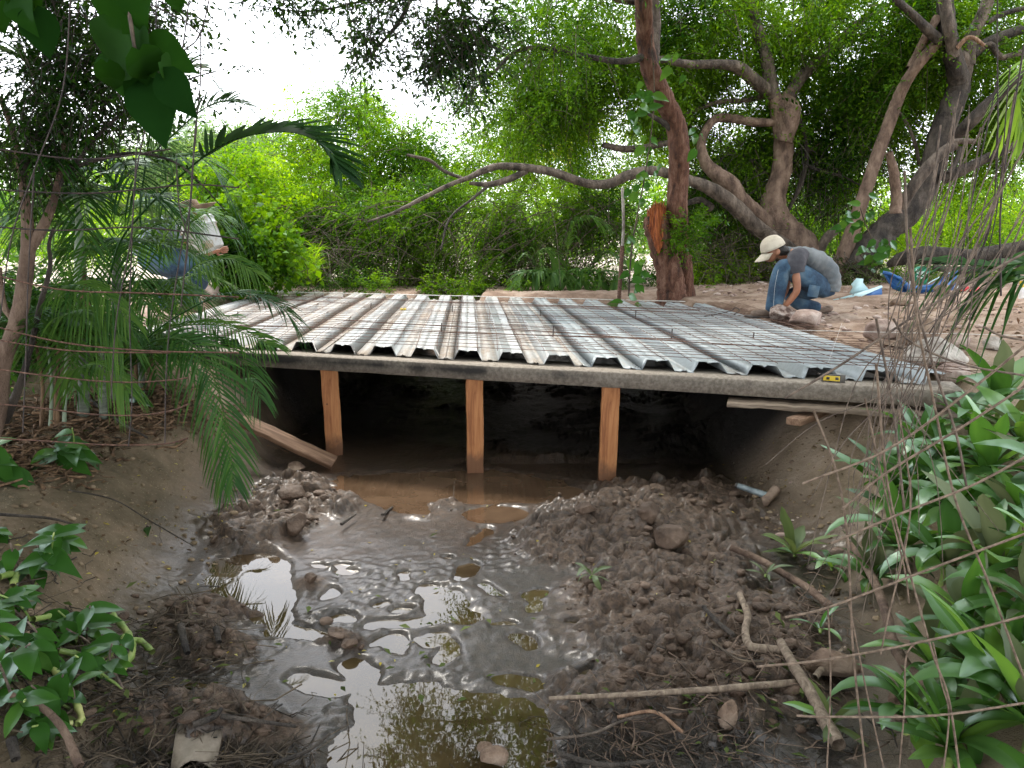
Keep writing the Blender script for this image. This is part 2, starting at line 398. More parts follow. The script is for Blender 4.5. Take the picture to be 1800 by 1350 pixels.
S0, S1 = -9.5*PER, 9.5*PER+.12      # across extents of the deck

# ------------------------------------------------------------------ terrain
LY = [1.0, 2.19, 2.58, 2.96, 3.46, 3.98, 4.76, 6, 9, 12]; LX = [-1.0, -1.15, -1.3, -1.43, -1.56, -1.64, -1.70, -1.75, -1.7, -1.5]
RY = [1.0, 2.04, 2.43, 2.92, 3.62, 4.11, 4.61, 5.5, 7, 9, 12]; RX = [.85, 1.0, 1.12, 1.33, 1.52, 1.43, 1.36, 1.45, 1.6, 1.5, 1.3]
# pools: u, v, ru, rv, tilt, rim     (bearing of each pool on the flat mud)
POOLS = [(452, 1030, 78, 55, .1, 0), (478, 1052, 50, 24, -.1, .4), (487, 1090, 46, 32, 0, .2), (545, 1085, 20, 1, 0, 0),
         (575, 1045, 15, 10, .1, 1), (600, 1008, 24, 7, 0, 1), (570, 998, 34, 6, -.1, .6), (605, 1086, 38, 12, 0, 1), (675, 1061, 22, 9, 0, 1),
         (716, 1072, 24, 9, -.1, 1), (757, 1038, 22, 9, 0, 1), (712, 1011, 18, 7, 0, 1), (712, 1020, 14, 5, 0, .8), (800, 1068, 52, 32, .1, .2),
         (520, 1113, 32, 14, .1, .8), (565, 1118, 50, 16, .1, .3), (730, 1098, 90, 13, -.08, .2), (760, 1128, 42, 16, 0, .2), (690, 1135, 30, 14, .05, .2), (790, 1148, 25, 18, 0, .1),
         (640, 1185, 38, 28, 0, .2), (560, 1205, 60, 20, 0, .1), (690, 1240, 90, 50, .05, .1), (780, 1290, 200, 95, .0, .1), (700, 1330, 160, 60, 0, 0), (905, 1200, 50, 22, .2, .2),
         (930, 1300, 60, 60, 0, .1), (1020, 1192, 18, 10, 0, .6), (920, 1130, 26, 13, .1, .7), (940, 1060, 24, 10, 0, .1), (885, 1100, 26, 8, 0, .1),
         (790, 984, 12, 7, 0, .1), (822, 1008, 22, 20, .2, .1), (868, 1032, 20, 10, .2, .2), (845, 940, 26, 14, -.3, .1), (940, 1042, 24, 10, 0, 0), (430, 1000, 40, 18, 0, 0), (335, 1225, 32, 18, -.2, .1),
         (420, 905, 22, 10, 0, 0), (440, 1090, 20, 10, 0, 0), (1330, 1046, 30, 9, 0, .3), (1020, 1092, 30, 8, 0, .2), (600, 1090, 1, 1, 0, 0)]
CHAN = [(780, 858, 210, 30, .0, 0), (960, 872, 130, 16, .05, 0), (700, 880, 60, 22, .3, 0), (870, 905, 60, 16, 0, 0)]
PILES = [(1130, 930, 200, 75, .15), (1010, 965, 110, 45, .10), (1230, 900, 120, 50, .13), (1190, 880, 80, 18, .07), (540, 880, 95, 38, .13), (440, 935, 85, 40, .11), (600, 885, 45, 24, .08),
         (520, 905, 70, 30, .06), (780, 890, 45, 12, .05), (745, 905, 40, 12, .035), (1180, 1000, 170, 60, .11), (590, 1090, 1, 1, 0), (585, 1128, 40, 10, .05), (620, 1136, 22, 16, .05), (545, 1030, 30, 14, .035),
         (1200, 1100, 230, 90, .10), (1050, 1050, 80, 40, .06), (1200, 1230, 260, 70, .11), (370, 1080, 130, 28, .06), (330, 1120, 80, 60, .09), (300, 1280, 190, 50, .12), (1330, 1170, 160, 120, .12), (470, 1290, 90, 30, .05), (400, 1145, 60, 26, .05)]
def ell(u, v, c):
    du = u-c[0]; dv = v-c[1]; k = c[4] if len(c) == 6 else 0
    ca, sa = math.cos(k), math.sin(k); a = du*ca+dv*sa; b = -du*sa+dv*ca
    return np.sqrt((a/c[2])**2+(b/c[3])**2)

def outer(x, y):
    l = np.interp(y, [1, 2, 3.2, 4, 5.0, 6.2, 8, 11], [.28, .34, .42, .46, .60, .80, .84, .84])
    r = np.interp(y, [1, 1.8, 2.6, 3.4, 4.2, 4.6, 6, 8, 9.5, 12], [.30, .38, .44, .52, .60, .74, .80, .81, .86, .84])
    o = np.where(x < 0, l, r)
    o = o+np.where(x > 2.4, (x-2.4)*.05*sst(4.2, 5.5, y), 0)
    far = sst(12, 40, y); o = o*(1-far)+(.6+0*o)*far
    o = o + sst(60, 200, y)*6
    return o
def height(x, y, fine=True):
    x = np.asarray(x, float); y = np.asarray(y, float)
    wob = fbm(x*1.3+5, y*1.3, 3)*.10
    xl = np.interp(y, LY, LX)+wob; xr = np.interp(y, RY, RX)+wob*.8
    wl = np.interp(y, [1, 3, 4.8, 6], [.75, .85, .75, .6]); wr = np.interp(y, [1, 3, 4.5, 6, 9], [.9, .95, 1.0, .8, .7])
    tl = sst(0, 1, (xl-x)/wl); tr = sst(0, 1, (x-xr)/wr)
    bank = np.maximum(tl, tr)
    bank = np.maximum(bank, sst(9.3, 10.3, y+fbm(x, y)*.3)*sst(.18, .5, np.abs(x+1.05+.2*np.sin(y))))  # unseen bank added at the far end to keep light out below deck
    bank = np.maximum(bank, sst(12.0, 13.5, y+fbm(x, y)*.3))
    out = outer(x, y)+fbm(x*.8, y*.8, 4)*.04
    u, v = to_uv(x, y, 0*x)
    near = (y < 7.5)
    # channel floor
    f = .010+.007*fbm(x*2.2, y*2.2, 3)+((.003*fbm(x*14, y*9, 3)+.0045*fbm(x*45, y*38, 2)*sst(-.3, .3, fbm(x*2+7, y*2, 2))) if fine else 0)
    w1 = (fbm(x*6, y*6, 4)*.42+fbm(x*22, y*22, 2)*.12) if fine else 0*x
    wet = np.ones_like(x)
    pile = 0*x
    for c in PILES:
        pile = np.maximum(pile, c[4]*(1-sst(.35, 1.25, ell(u, v, (c[0], c[1], c[2], c[3], 0, 0))+w1*.8)))
    pile = pile*near+np.where(y > 5.3, .06*np.clip(fbm(x*1.5, y*1.5, 3)+.15, 0, 1)+.03*sst(6, 8, y), 0)
    if fine:
        a1, a2, ai, at_ = worley(x*5.5+fbm(x*4, y*4, 3)*.5, y*6.5+fbm(x*4+9, y*4, 3)*.5, True)
        b1, b2, bi, bt_ = worley(x*15+3+fbm(x*12, y*12)*.5, y*17, True)
        c1, c2, ci, ct_ = worley(x*40, y*42+7, True)
        lump = sst(0, .20, a2-a1)*(.25+.7*ai+.75*at_)*.66+sst(0, .22, b2-b1)*(.15+.6*bi+.6*bt_)*.26+sst(0, .25, c2-c1)*(ci*.6+.8*ct_)*.10
        lump = lump+fbm(x*16, y*16, 4)*.16
        lump = np.clip(lump, -.1, 1.0)
        f = f+pile*.55+sst(.012, .07, pile)*(.085*lump-.018)
        dr = sst(0.0, .4, fbm(x*3+40, y*3, 3))*(1-sst(3.9, 4.3, y))      # gritty churned areas
        f = f+dr*.010*np.clip(b2-b1, 0, 1)+.006*dr*(ci-.5)
    else:
        f = f+pile*.8
    u2, v2 = u, v
    if fine: u2 = u+34*fbm(x*4.5+31, y*4.5, 3); v2 = v+16*fbm(x*4.5, y*4.5+57, 3)
    for c in (POOLS if fine else []):
        e = ell(u2, v2, c)*(1+w1*.8)
        if c[5]: f = f+.007*c[5]*np.exp(-((e-1.35)/.28)**2)*np.clip(.4+2.2*fbm(x*5+c[0], y*5, 2), 0, 1.4)*near*(1-sst(.05, .1, pile)*.5)
        f = np.where(near, f*sst(.55, 1.15, e)+(-.020)*(1-sst(.55, 1.15, e)), f)
    for c in CHAN:
        e = ell(u, v, c)*(1+w1*.6); k = 1-sst(.7, 1.2, e)
        f = f*(1-k*.9)-.03*k
    z = f*(1-bank)+out*bank
    if fine:
        g = 1.0*(bank > .02)
        z = z+bank*(fbm(x*5, y*5, 5)*.022+fbm(x*32, y*32, 3)*.009)
        cl, c2_, cid = worley(x*9, y*9); hf, hf2, hid = worley(x*28, y*28)
        rub = sst(.35, .75, fbm(x*.9+3, y*.9+8, 3)*.5+.5)*sst(4.6, 5.4, y)*sst(1.5, 2.6, x)*(1-sst(11, 13, y))
        z = z+rub*(np.clip(c2_-cl, 0, 1)*cid*.07+np.clip(hf2-hf, 0, 1)*hid*.03)
        # churned soil on the left crest under the palms, and on the right foot
        lc = sst(-1.9, -2.4, x)*sst(3.6, 4.2, y)*(1-sst(6, 7, y))
        z = z+lc*(np.clip(c2_-cl, 0, 1)*cid*.06+np.clip(hf2-hf, 0, 1)*hid*.03)
    # hollow under the deck
    P0x = x-BP[0]; P0y = y-BP[1]
    fd = P0x*BN[0]+P0y*BN[1]; bk = (BACK_P[0]-x)*BACK_N[0]+(BACK_P[1]-y)*BACK_N[1]
    sa = (x-DK_O[0])*RA[0]+(y-DK_O[1])*RA[1]
    under = sst(-.02, .05, fd)*sst(-.05, .1, bk)*sst(S0-.1, S0+.05, sa)*(1-sst(S1-.08, S1+.06, sa))
    z = np.where(under > 0, z*(1-under)+np.minimum(z, .64)*under, z)
    # keep soil off the beam itself
    onb = (fd > -.12) & (fd < .32) & (x > -2.9) & (x < 2.9)
    z = np.where(onb, np.minimum(z, .655+.0*x), z)
    return z
def zat(x, y): return float(height(np.array([x]), np.array([y]), False)[0])
_TS = np.concatenate([np.linspace(.6, 8, 900), np.geomspace(8.01, 150, 500)])
def hit(u, v):
    d = ray(u, v); x = d[0]*_TS; y = d[1]*_TS; z = CAMZ+d[2]*_TS
    h = height(x, y, False); k = np.argmax(z < h)
    return Vector((x[k], y[k], h[k]))

def axis(parts):
    out = []
    for a, b, s in parts: out.append(np.arange(a, b, s))
    return np.concatenate(out)
gx = np.concatenate([-np.geomspace(3.2, 240, 70)[::-1], np.arange(-3.2, -2.3, .018)[1:], np.arange(-2.3, 1.9, .0115), np.arange(1.9, 4.2, .018), np.geomspace(4.25, 240, 70)])
gy = np.concatenate([np.linspace(-12, 1.0, 14), np.arange(1.05, 1.9, .03), np.arange(1.9, 5.2, .0115), np.arange(5.2, 10, .04), np.geomspace(10.1, 700, 110)])
gx = np.unique(np.round(gx, 4)); gy = np.unique(np.round(gy, 4))
X, Y = np.meshgrid(gx, gy); Z = height(X, Y)
nx, ny = len(gx), len(gy)
ii = (np.arange(ny-1)[:, None]*nx+np.arange(nx-1)[None]).reshape(-1)
GF = np.stack([ii, ii+1, ii+1+nx, ii+nx], -1)
# attributes: bank amount, pile amount, sand
xl = np.interp(Y, LY, LX); xr = np.interp(Y, RY, RX)
bk_ = np.clip(np.maximum((xl-X)/.35, (X-xr)/.45), 0, 1)
bk_ = np.maximum(bk_, sst(9.3, 10, Y))
U_, V_ = to_uv(X, Y, 0*X)
pa = 0*X
for c in PILES: pa = np.maximum(pa, (1-sst(.5, 1.3, ell(U_, V_, (c[0], c[1], c[2], c[3], 0, 0))))*(Y < 7.5))
brown = 1-sst(930, 1010, V_+60*fbm(X*3, Y*3)+(U_-700)*.05)
sand = sst(11.5, 14, Y+fbm(X*.5, Y*.5)*2)
soil = bk_*sst(5.0, 5.6, Y)
_fd = (X-BP[0])*BN[0]+(Y-BP[1])*BN[1]; deck_shadeA = sst(.25, .9, _fd)*(Z < .66)*(X < 3)*(X > -3)*(Y < 10.2)  # shade under the deck put into the mud colour
m, nt, b = newmat('mud_and_soil'); p = geoco(nt)
n1 = ntex(nt, 3, 8, .65, p); n2 = ntex(nt, 30, 8, .7, p); n3 = ntex(nt, 140, 4, .7, p)
wetc = ramp(nt, n2, [(.3, (.022, .016, .011)), (.7, (.060, .043, .030))])
wetb = ramp(nt, n2, [(.3, (.040, .026, .017)), (.7, (.090, .058, .038))])
wetc = mixc(nt, attr(nt, 'brown'), wetc, wetb)
pilec = ramp(nt, n2, [(.2, (.030, .018, .011)), (.5, (.090, .056, .035)), (.8, (.18, .12, .08))])
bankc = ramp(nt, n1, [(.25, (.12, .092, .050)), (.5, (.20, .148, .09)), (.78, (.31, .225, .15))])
bankLit = ramp(nt, n1, [(.25, (.25, .185, .115)), (.5, (.41, .305, .21)), (.78, (.54, .42, .31))])  # light on the right bank put into a paler soil colour
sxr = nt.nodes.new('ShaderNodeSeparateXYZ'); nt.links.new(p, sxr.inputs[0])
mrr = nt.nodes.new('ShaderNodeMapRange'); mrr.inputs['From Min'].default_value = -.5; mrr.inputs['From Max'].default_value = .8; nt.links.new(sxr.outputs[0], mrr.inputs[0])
bankc = mixc(nt, mrr.outputs[0], bankc, bankLit)
bankc = mixc(nt, mth(nt, 'MULTIPLY', n3, .5), bankc, (.07, .055, .033))
vf = nt.nodes.new('ShaderNodeTexVoronoi'); vf.inputs['Scale'].default_value = 55; nt.links.new(p, vf.inputs['Vector'])
fl = mth(nt, 'MULTIPLY', mth(nt, 'LESS_THAN', vf.outputs['Distance'], .16), .55); bankc = mixc(nt, fl, bankc, (.42, .35, .22))
deck_shade = attr(nt, 'deck_shade')
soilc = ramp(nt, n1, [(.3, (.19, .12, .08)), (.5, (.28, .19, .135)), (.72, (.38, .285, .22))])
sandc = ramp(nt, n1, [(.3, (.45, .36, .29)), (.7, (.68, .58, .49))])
c = mixc(nt, attr(nt, 'pile'), wetc, pilec); c = mixc(nt, attr(nt, 'bank'), c, bankc); c = mixc(nt, attr(nt, 'soil'), c, soilc); c = mixc(nt, deck_shade, c, (.020, .016, .013)); c = mixc(nt, attr(nt, 'sand'), c, sandc)
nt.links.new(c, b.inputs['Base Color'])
r = mth(nt, 'ADD', .20, mth(nt, 'MULTIPLY', n2, .22))
r = mth(nt, 'ADD', r, mth(nt, 'MULTIPLY', attr(nt, 'pile'), .28)); r = mth(nt, 'ADD', r, mth(nt, 'MULTIPLY', attr(nt, 'bank'), .6))
nt.links.new(r, b.inputs['Roughness']); b.inputs['Specular IOR Level'].default_value = .5
h = mth(nt, 'ADD', mth(nt, 'MULTIPLY', n2, 1.0), mth(nt, 'MULTIPLY', n3, .5))
bump(nt, b, h, 1.0, .016)
wet = mth(nt, 'SUBTRACT', 1.0, mth(nt, 'MAXIMUM', attr(nt, 'bank'), mth(nt, 'MULTIPLY', deck_shade, .8))); wet = mth(nt, 'MULTIPLY', wet, mth(nt, 'SUBTRACT', 1.0, mth(nt, 'MULTIPLY', attr(nt, 'pile'), .75)))
nt.links.new(mth(nt, 'MULTIPLY', wet, .6), b.inputs['Coat Weight']); b.inputs['Coat Roughness'].default_value = .27; b.inputs['Coat IOR'].default_value = 1.5
M['ground'] = m
ground = raw('ground', np.stack([X, Y, Z], -1).reshape(-1, 3), GF, m, attrs={'bank': bk_.ravel(), 'pile': np.clip(pa, 0, 1).ravel(), 'brown': brown.ravel(), 'sand': sand.ravel(), 'soil': soil.ravel(), 'deck_shade': deck_shadeA.ravel()})
tag(ground, kind='structure')

# standing water
wx = np.linspace(-2.3, 2.2, 90); wy = np.linspace(1.0, 12, 180)
WX, WY = np.meshgrid(wx, wy); ii = (np.arange(179)[:, None]*90+np.arange(89)[None]).reshape(-1)
m, nt, b = newmat('muddy_water'); p = geoco(nt)
b.inputs['Roughness'].default_value = .015; b.inputs['IOR'].default_value = 1.40; b.inputs['Specular IOR Level'].default_value = .8
sx = nt.nodes.new('ShaderNodeSeparateXYZ'); nt.links.new(p, sx.inputs[0])
mr = nt.nodes.new('ShaderNodeMapRange'); mr.inputs['From Min'].default_value = 3.2; mr.inputs['From Max'].default_value = 4.2; nt.links.new(sx.outputs[1], mr.inputs[0])
cw = ramp(nt, ntex(nt, 2.5, 5, .6, p), [(.3, (.040, .028, .012)), (.7, (.078, .056, .026))])
cb = ramp(nt, ntex(nt, 2.5, 5, .6, p), [(.3, (.085, .052, .031)), (.7, (.135, .086, .054))])
nt.links.new(mixc(nt, mr.outputs[0], cw, cb), b.inputs['Base Color'])
bump(nt, b, ntex(nt, 5, 3, .5, p), .05, .01)
water = raw('water', np.stack([WX, WY, WX*0-.002], -1).reshape(-1, 3), np.stack([ii, ii+1, ii+91, ii+90], -1), m)
tag(water, kind='structure')


# ================================================================== THE BRIDGE
def bpt(s, d, z):    # along the beam, behind its face, height
    p = BP+BD*s+BN*d; return (p[0], p[1], z)
# concrete edge beam, one poured piece with slightly rounded arrises
def beam_mesh():
    n = 90; prof = [(-.0, .672), (.0, .765), (.006, .772), (.15, .774), (.30, .772), (.305, .765), (.305, .672)]
    V = []; F = []
    for i in range(n+1):
        s = -2.72+(2.92+2.72)*i/n
        for d, z in prof:
            k = fbm(np.array([s*2.1]), np.array([d*4+z*9]), 3)[0]
            V.append(bpt(s, d+k*.006, z+k*.004))
    m_ = len(prof)
    for i in range(n):
        for k in range(m_): F.append((i*m_+k, (i+1)*m_+k, (i+1)*m_+(k+1) % m_, i*m_+(k+1) % m_))
    F += [tuple(range(m_)), tuple(n*m_+k for k in range(m_))[::-1]]
    return V, F
V, F = beam_mesh()
tag(raw('concrete_beam', V, F, M['concrete'], smooth=False), 'long stained grey concrete beam along the front edge of the bridge', 'beam')
# rear beam the sheets land on
mb = MB(); q = BACK_P-BACK_N*.12
mb.box((q[0]-.7, q[1]+.28, .70), (6.6, .2, .13), Matrix.Rotation(math.atan2(BACK_D[1], BACK_D[0]), 3, 'Z'))
tag(mb.build('timber_bearer', M['board_grey'], bevel=.005), 'low grey bearer under the far edge of the metal sheets', 'bearer')

# posts
for k, (u, w, dd, tw, lab) in enumerate([(581, .125, .07, .25, 'orange square timber post behind the leaning plank, leftmost of the three'),
                                   (834, .115, .03, .12, 'orange timber post with dark knots standing in the brown water, middle of the three'),
                                   (1073, .115, .03, -.06, 'orange timber post at the edge of the big mud heap, rightmost of the three')]):
    # solve the spot behind the beam face seen at this bearing
    d = ray(u, 700); t = ((BP-np.zeros(2))@BN+dd+.06)/(d[0]*BN[0]+d[1]*BN[1]); x, y = d[0]*t, d[1]*t
    o = beam_box((x+(.012, 0, -.012)[k], y, -.06), (x, y, .671), w, w*.92, 'timber_post', M['timber'], up=(math.sin(tw), -math.cos(tw), 0), bevel=.005)
    tag(o, lab, 'post', 'timber posts under the beam')

# planks
def plank(p, q, w, h, name, mat, lab, cat='plank', up=(0, 0, 1), n=10, jit=.003):
    return tag(beam_box(p, q, w, h, name, mat, up=up, n=n, jit=jit), lab, cat)
e1 = hit(588, 826); e1.z += .045
plank(at(425, 738, 5.15), (e1.x, e1.y, e1.z), .10, .045, 'leaning_plank', M['timber_old'], 'brown sawn plank leaning from the left bank down to the mud by the left post', up=(.3, -.6, 1))
V, F = one_tube([at(268, 632, 5.62), at(300, 655, 5.58), at(335, 676, 5.55), at(372, 712, 5.5)], .012, .012, 4, 8)
mb = MB()
P = cat_rom([at(266, 636, 5.60), at(305, 655, 5.56), at(338, 678, 5.53), at(385, 728, 5.48)], 8)
for i in range(len(P)):
    hgt = .085*(1-.5*i/len(P))+.055*math.sin(math.pi*min(1, i/len(P)*1.2))
    for dx, dz in ((0, 0), (.03, 0), (.03, -hgt*1.7), (0, -hgt*1.7)): mb.V.append(np.array([[P[i][0], P[i][1]+dx, P[i][2]+dz]])); mb.n += 1
for i in range(len(P)-1):
    for k in range(4): mb.F.append((i*4+k, i*4+(k+1) % 4, i*4+4+(k+1) % 4, i*4+4+k))
mb.F += [(3, 2, 1, 0), tuple(len(P)*4-4+k for k in range(4))]
tag(mb.build('curved_board', M['timber_old'], bevel=.003), 'curved light-edged slab of wood under the left end of the beam', 'board')
sA = 1.44*1.0
def sbear(u, d=0, z=.66):      # beam coordinate s seen at bearing u
    r_ = ray(u, 690); t = (BP@BN+d)/(r_[0]*BN[0]+r_[1]*BN[1]); return float((np.array([r_[0], r_[1]])*t-BP)@BD)
p0 = bpt(sbear(1280), -.005, .632); p1 = bpt(sbear(1690), -.03, .632)
plank(p0, p1, .20, .024, 'formwork_board', M['board_grey'], 'long rough grey board wedged flat under the right half of the concrete beam', up=(0, 0, 1), n=26, jit=.004)
h1 = at(1394, 742, 4.20); h2 = at(1470, 712, 4.75)
plank(h1, h2, .085, .042, 'short_timber', M['timber_old'], 'short sawn timber poking out from under the beam on the right bank', up=(0, 0, 1), n=6)

# corrugated sheets: three ribs each
PRO = []      # (across, height, web flag, valley flag) over one period, valley centre first
for a_, z_, w_, v_ in [(0, .006, 0, 1), (.010, .010, 0, 1), (.020, 0, 0, 1), (.054, 0, 0, 1), (.0545, 0, 1, 0), (.088, .063, 1, 0), (.0885, .063, 0, 0), (.136, .063, 0, 0), (.1445, .058, 0, 0), (.1525, .056, 0, 0),
                       (.1605, .058, 0, 0), (.169, .063, 0, 0), (.2165, .063, 0, 0), (.217, .063, 1, 0), (.2505, 0, 1, 0), (.251, 0, 0, 1), (.285, 0, 0, 1), (.295, .010, 0, 1)]:
    PRO.append((a_, z_, w_, v_))
sheet_labels = ['dusty metal sheet at the far left end of the deck, half hidden behind the palms', 'dusty corrugated sheet above the left post, second from the palms',
    'tan-dusted corrugated sheet above the gap between the left and middle posts', 'streaked corrugated sheet in the middle of the deck above the right post',
    'bluish corrugated sheet with pressed dashes above the start of the grey board', 'clean bluish corrugated sheet at the right end of the deck beside the rocks']
for k in range(6):
    s0 = S0+k*PER*3+PER/2*0; cols = []; last = (k == 5)
    for j in range(3 if not last else 4):
        for a_, z_, w_, v_ in PRO: cols.append((s0+j*PER+a_, z_, w_, v_))
    if last: cols = cols[:int(len(PRO)*3.72)]
    cols.append((cols[-1][0]+.008 if not last else cols[-1][0]+.01, .006 if not last else cols[-1][1], 0, 1))
    n = 60; V = []; at1 = []; at2 = []; uvs = []
    lift = .0016*(k % 2)
    dz0 = random.uniform(-.02, .02); dents = rng.normal(0, .0022, (len(cols),))
    for ci, (s, z_, w_, v_) in enumerate(cols):
        rib = math.floor((s-s0)/PER+.5)
        f0 = front_t(s)+(.012*math.sin(s*9)+(.03 if z_ < .02 else .0)*-1+.012*rng.normal()*.4)
        b0 = back_t(s0+rib*PER)*.35+back_t(s)*.65+rng.normal()*.006
        for i in range(n+1):
            t = f0+(b0-f0)*i/n; p = DK_O+RA*s+RD*t
            wv = .004*math.sin(t*2.1+k)+dents[ci]*(1 if i == 0 else .3)
            V.append((p[0], p[1], Z_TOP+.0065+z_+lift+wv)); at1.append(w_); at2.append(v_); uvs.append((s, t))
    nc = len(cols); I = (np.arange(nc-1)[:, None]*(n+1)+np.arange(n)[None]).reshape(-1)
    F = np.stack([I, I+n+1, I+n+2, I+1], -1)
    root = DK_O+RA*s0
    o = raw('corrugated_sheet', V, F, M['galv_dusty' if k < 2 else 'galv_mid' if k < 4 else 'galv_clean'], smooth=False, attrs={'web': at1, 'valley': at2}, loc=(root[0], root[1], Z_TOP))
    uvl = o.data.uv_layers.new(name='UVMap'); li = np.empty(len(o.data.loops), int); o.data.loops.foreach_get('vertex_index', li)
    uvl.data.foreach_set('uv', np.array(uvs, dtype=np.float32)[li].ravel())
    md = o.modifiers.new('gauge', 'SOLIDIFY'); md.thickness = .0015; md.offset = 1
    tag(o, sheet_labels[k], 'metal sheet', 'corrugated sheets of the deck')

def dk(s, t, z):
    p = DK_O+RA*s+RD*t; return (p[0], p[1], z)
# welded reinforcement mesh lying over the sheets
wm = empty('wire_mesh', dk(0, 0, .84), 'rusty welded wire mesh spread over the corrugated sheets', 'wire mesh')
def wire(root, P, r, mat='rust', name='wire', seg=4, n=5, r1=None):
    V, F = one_tube(P, r, r1, seg, n); return child(root, name, V, F, M[mat])
for i in range(27):
    t = .10+i*.152; z = .846+.004*math.sin(i); sw = random.uniform(-.012, .012); P = []
    for s in np.linspace(S0+.35, S1-.02, 22):
        tt = t+front_t(s)+(sw+.010*math.sin(s*3+i))*1.0
        if tt < back_t(s)+.02: P.append(dk(s, tt, z+.014*math.sin(s*1.7+i*.6)*math.sin(i*.4)+.006))
    if len(P) > 2: wire(wm, P, .0022, n=2)
for i in range(38):
    s = S0+.38+i*.152+random.uniform(-.01, .01); f = front_t(s); bb = back_t(s); lean = .10
    P = [dk(s+lean*math.sin(i*.5)*.1+.012*math.sin(t*3+i), t, .853+.012*math.sin(t*1.9+i*.7)) for t in np.linspace(f+.02, bb+.02, 12)]
    wire(wm, P, .0022, n=2)
# loose long bars, pegs
for k, (a, b_, lab) in enumerate([((180, 566), (1205, 596), 'long thin rusty rod lying across the middle of the deck'), ((470, 520), (1230, 545), 'straight rusty rod along the far edge of the deck'),
                                  ((590, 562), (1500, 618), 'bent rusty rod lying over the wires toward the right-hand rocks')]):
    A = on(*a, .872); B = on(*b_, .872); mid = (A+B)/2; mid.y += (.05, -.03, .09)[k]
    V, F = one_tube([A, A*.7+B*.3+Vector((0, .03, 0)), mid, A*.3+B*.7+Vector((0, -.02, 0)), B], .0042, None, 6, 6)
    tag(raw('steel_rod', V, F, M['rust']), lab, 'rod')
V, F = one_tube([on(1238, 556, .87), on(1262, 552, .885), on(1286, 546, .90), on(1292, 541, .93), on(1300, 545, .90), on(1290, 553, .88)], .004, None, 6, 5)
tag(raw('tie_wire', V, F, M['rust_dark']), 'twisted dark tie wire curled up beside the crouching man\'s boot', 'wire')
pegs = [(776, 583, 15, 'behind the middle post'), (972, 592, 20, 'between the middle and right posts'), (1180, 596, 18, 'above the right post, tall and dark'), (795, 549, 12, 'farther back, left of the centre'),
        (950, 556, 12, 'far back near the centre'), (1117, 558, 13, 'far back before the broken trunk'), (418, 557, 9, 'at the far left beside the palm leaves'), (1324, 594, 10, 'right, below the crouching man'), (652, 541, 9, 'beside the yellow tag')]
for u, v, h_, w_ in pegs:
    p = on(u, v, .84); V, F = one_tube([p, p+Vector((.004, 0, px(h_, p.y)*1.0))], .0055, None, 6, 1)
    tag(raw('rebar_peg', V, F, M['rust_dark']), 'dark upright peg in the deck '+w_, 'peg', 'upright pegs in the deck')
def flatbox(u, v, z, w, d, h_, rot, mat, name, lab, cat, bev=.004):
    p = on(u, v, z); mb = MB(); mb.box((0, 0, h_/2), (w, d, h_), Matrix.Rotation(rot, 3, 'Z'))
    o = mb.build(name, mat, bevel=bev, loc=None); o.location = p; return tag(o, lab, cat)
M['yellow'] = simple('yellow_plastic', [(.3, (.55, .38, .02)), (.7, (.75, .55, .05))], 8, .5, .1, .001)
M['dark_steel'] = simple('dark_steel', [(.3, (.05, .045, .04)), (.7, (.12, .11, .10))], 20, .5, .3, .001, metal=.6)
flatbox(709, 545, .845, .06, .035, .02, .3, M['yellow'], 'yellow_tag', 'small yellow plastic piece lying on the deck mesh', 'plastic piece')
# spirit level under the sheet edge
p = bpt(sbear(1465), .06, .776); lv = empty('spirit_level', p, 'yellow and dark level tool tucked under the sheet edge on the beam', 'level')
R_ = Matrix.Rotation(math.atan2(BD[1], BD[0])-.12, 3, 'Z')
mb = MB(); mb.box((0, 0, .022), (.13, .02, .044), R_); o = mb.build('frame', M['dark_steel'], bevel=.002); o.parent = lv
mb = MB(); c_ = R_@Vector((-.01, -.0115, .022)); mb.box(c_, (.09, .004, .030), R_); o = mb.build('face', M['yellow'], bevel=.001); o.parent = lv
for q in (-.03, .02):
    mb = MB(); c_ = R_@Vector((q, -.0145, .022)); mb.box(c_, (.018, .002, .016), R_); o = mb.build('slot', M['dark_steel']); o.parent = lv
# white strings
M['string'] = simple('white_string', [(.3, (.62, .60, .56)), (.7, (.8, .78, .74))], 40, .8, .1, .001)
def string(P, lab, r=.0022):
    V, F = one_tube(P, r, None, 4, 6); tag(raw('string_line', V, F, M['string']), lab, 'string', 'white strings')
string([at(395, 511, 10.7), at(800, 520, 10.0), at(1205, 530, 9.3)], 'white string stretched along the far edge of the deck', .005)
string([at(1205, 531, 9.3), at(1500, 536, 8.4), at(1815, 540, 7.6)], 'pale string running right over the bare soil behind the crouching man')
string([at(830, 567, 5.5), at(1300, 578, 5.2), at(1815, 590, 4.9)], 'pale string above the rocks running to the right edge', .0016)
string([at(1480, 568, 4.8), at(1455, 640, 4.6)], 'short dangling white thread near the level tool', .0008)
# painted pole
pr = empty('boundary_pole', at(1088, 532, 9.7), 'thin white and rusty pole standing behind the deck left of the broken trunk', 'pole')
V, F = one_tube([at(1094, 330, 9.7), at(1096, 395, 9.7), at(1094, 432, 9.7)], px(2.6, 9.7), None, 8, 3); child(pr, 'upper_pole', V, F, M['rock_grey'])
V, F = one_tube([at(1094, 432, 9.7), at(1091, 480, 9.7), at(1087, 540, 9.7)], px(3.6, 9.7), None, 8, 3); child(pr, 'lower_pole', V, F, M['rust'])

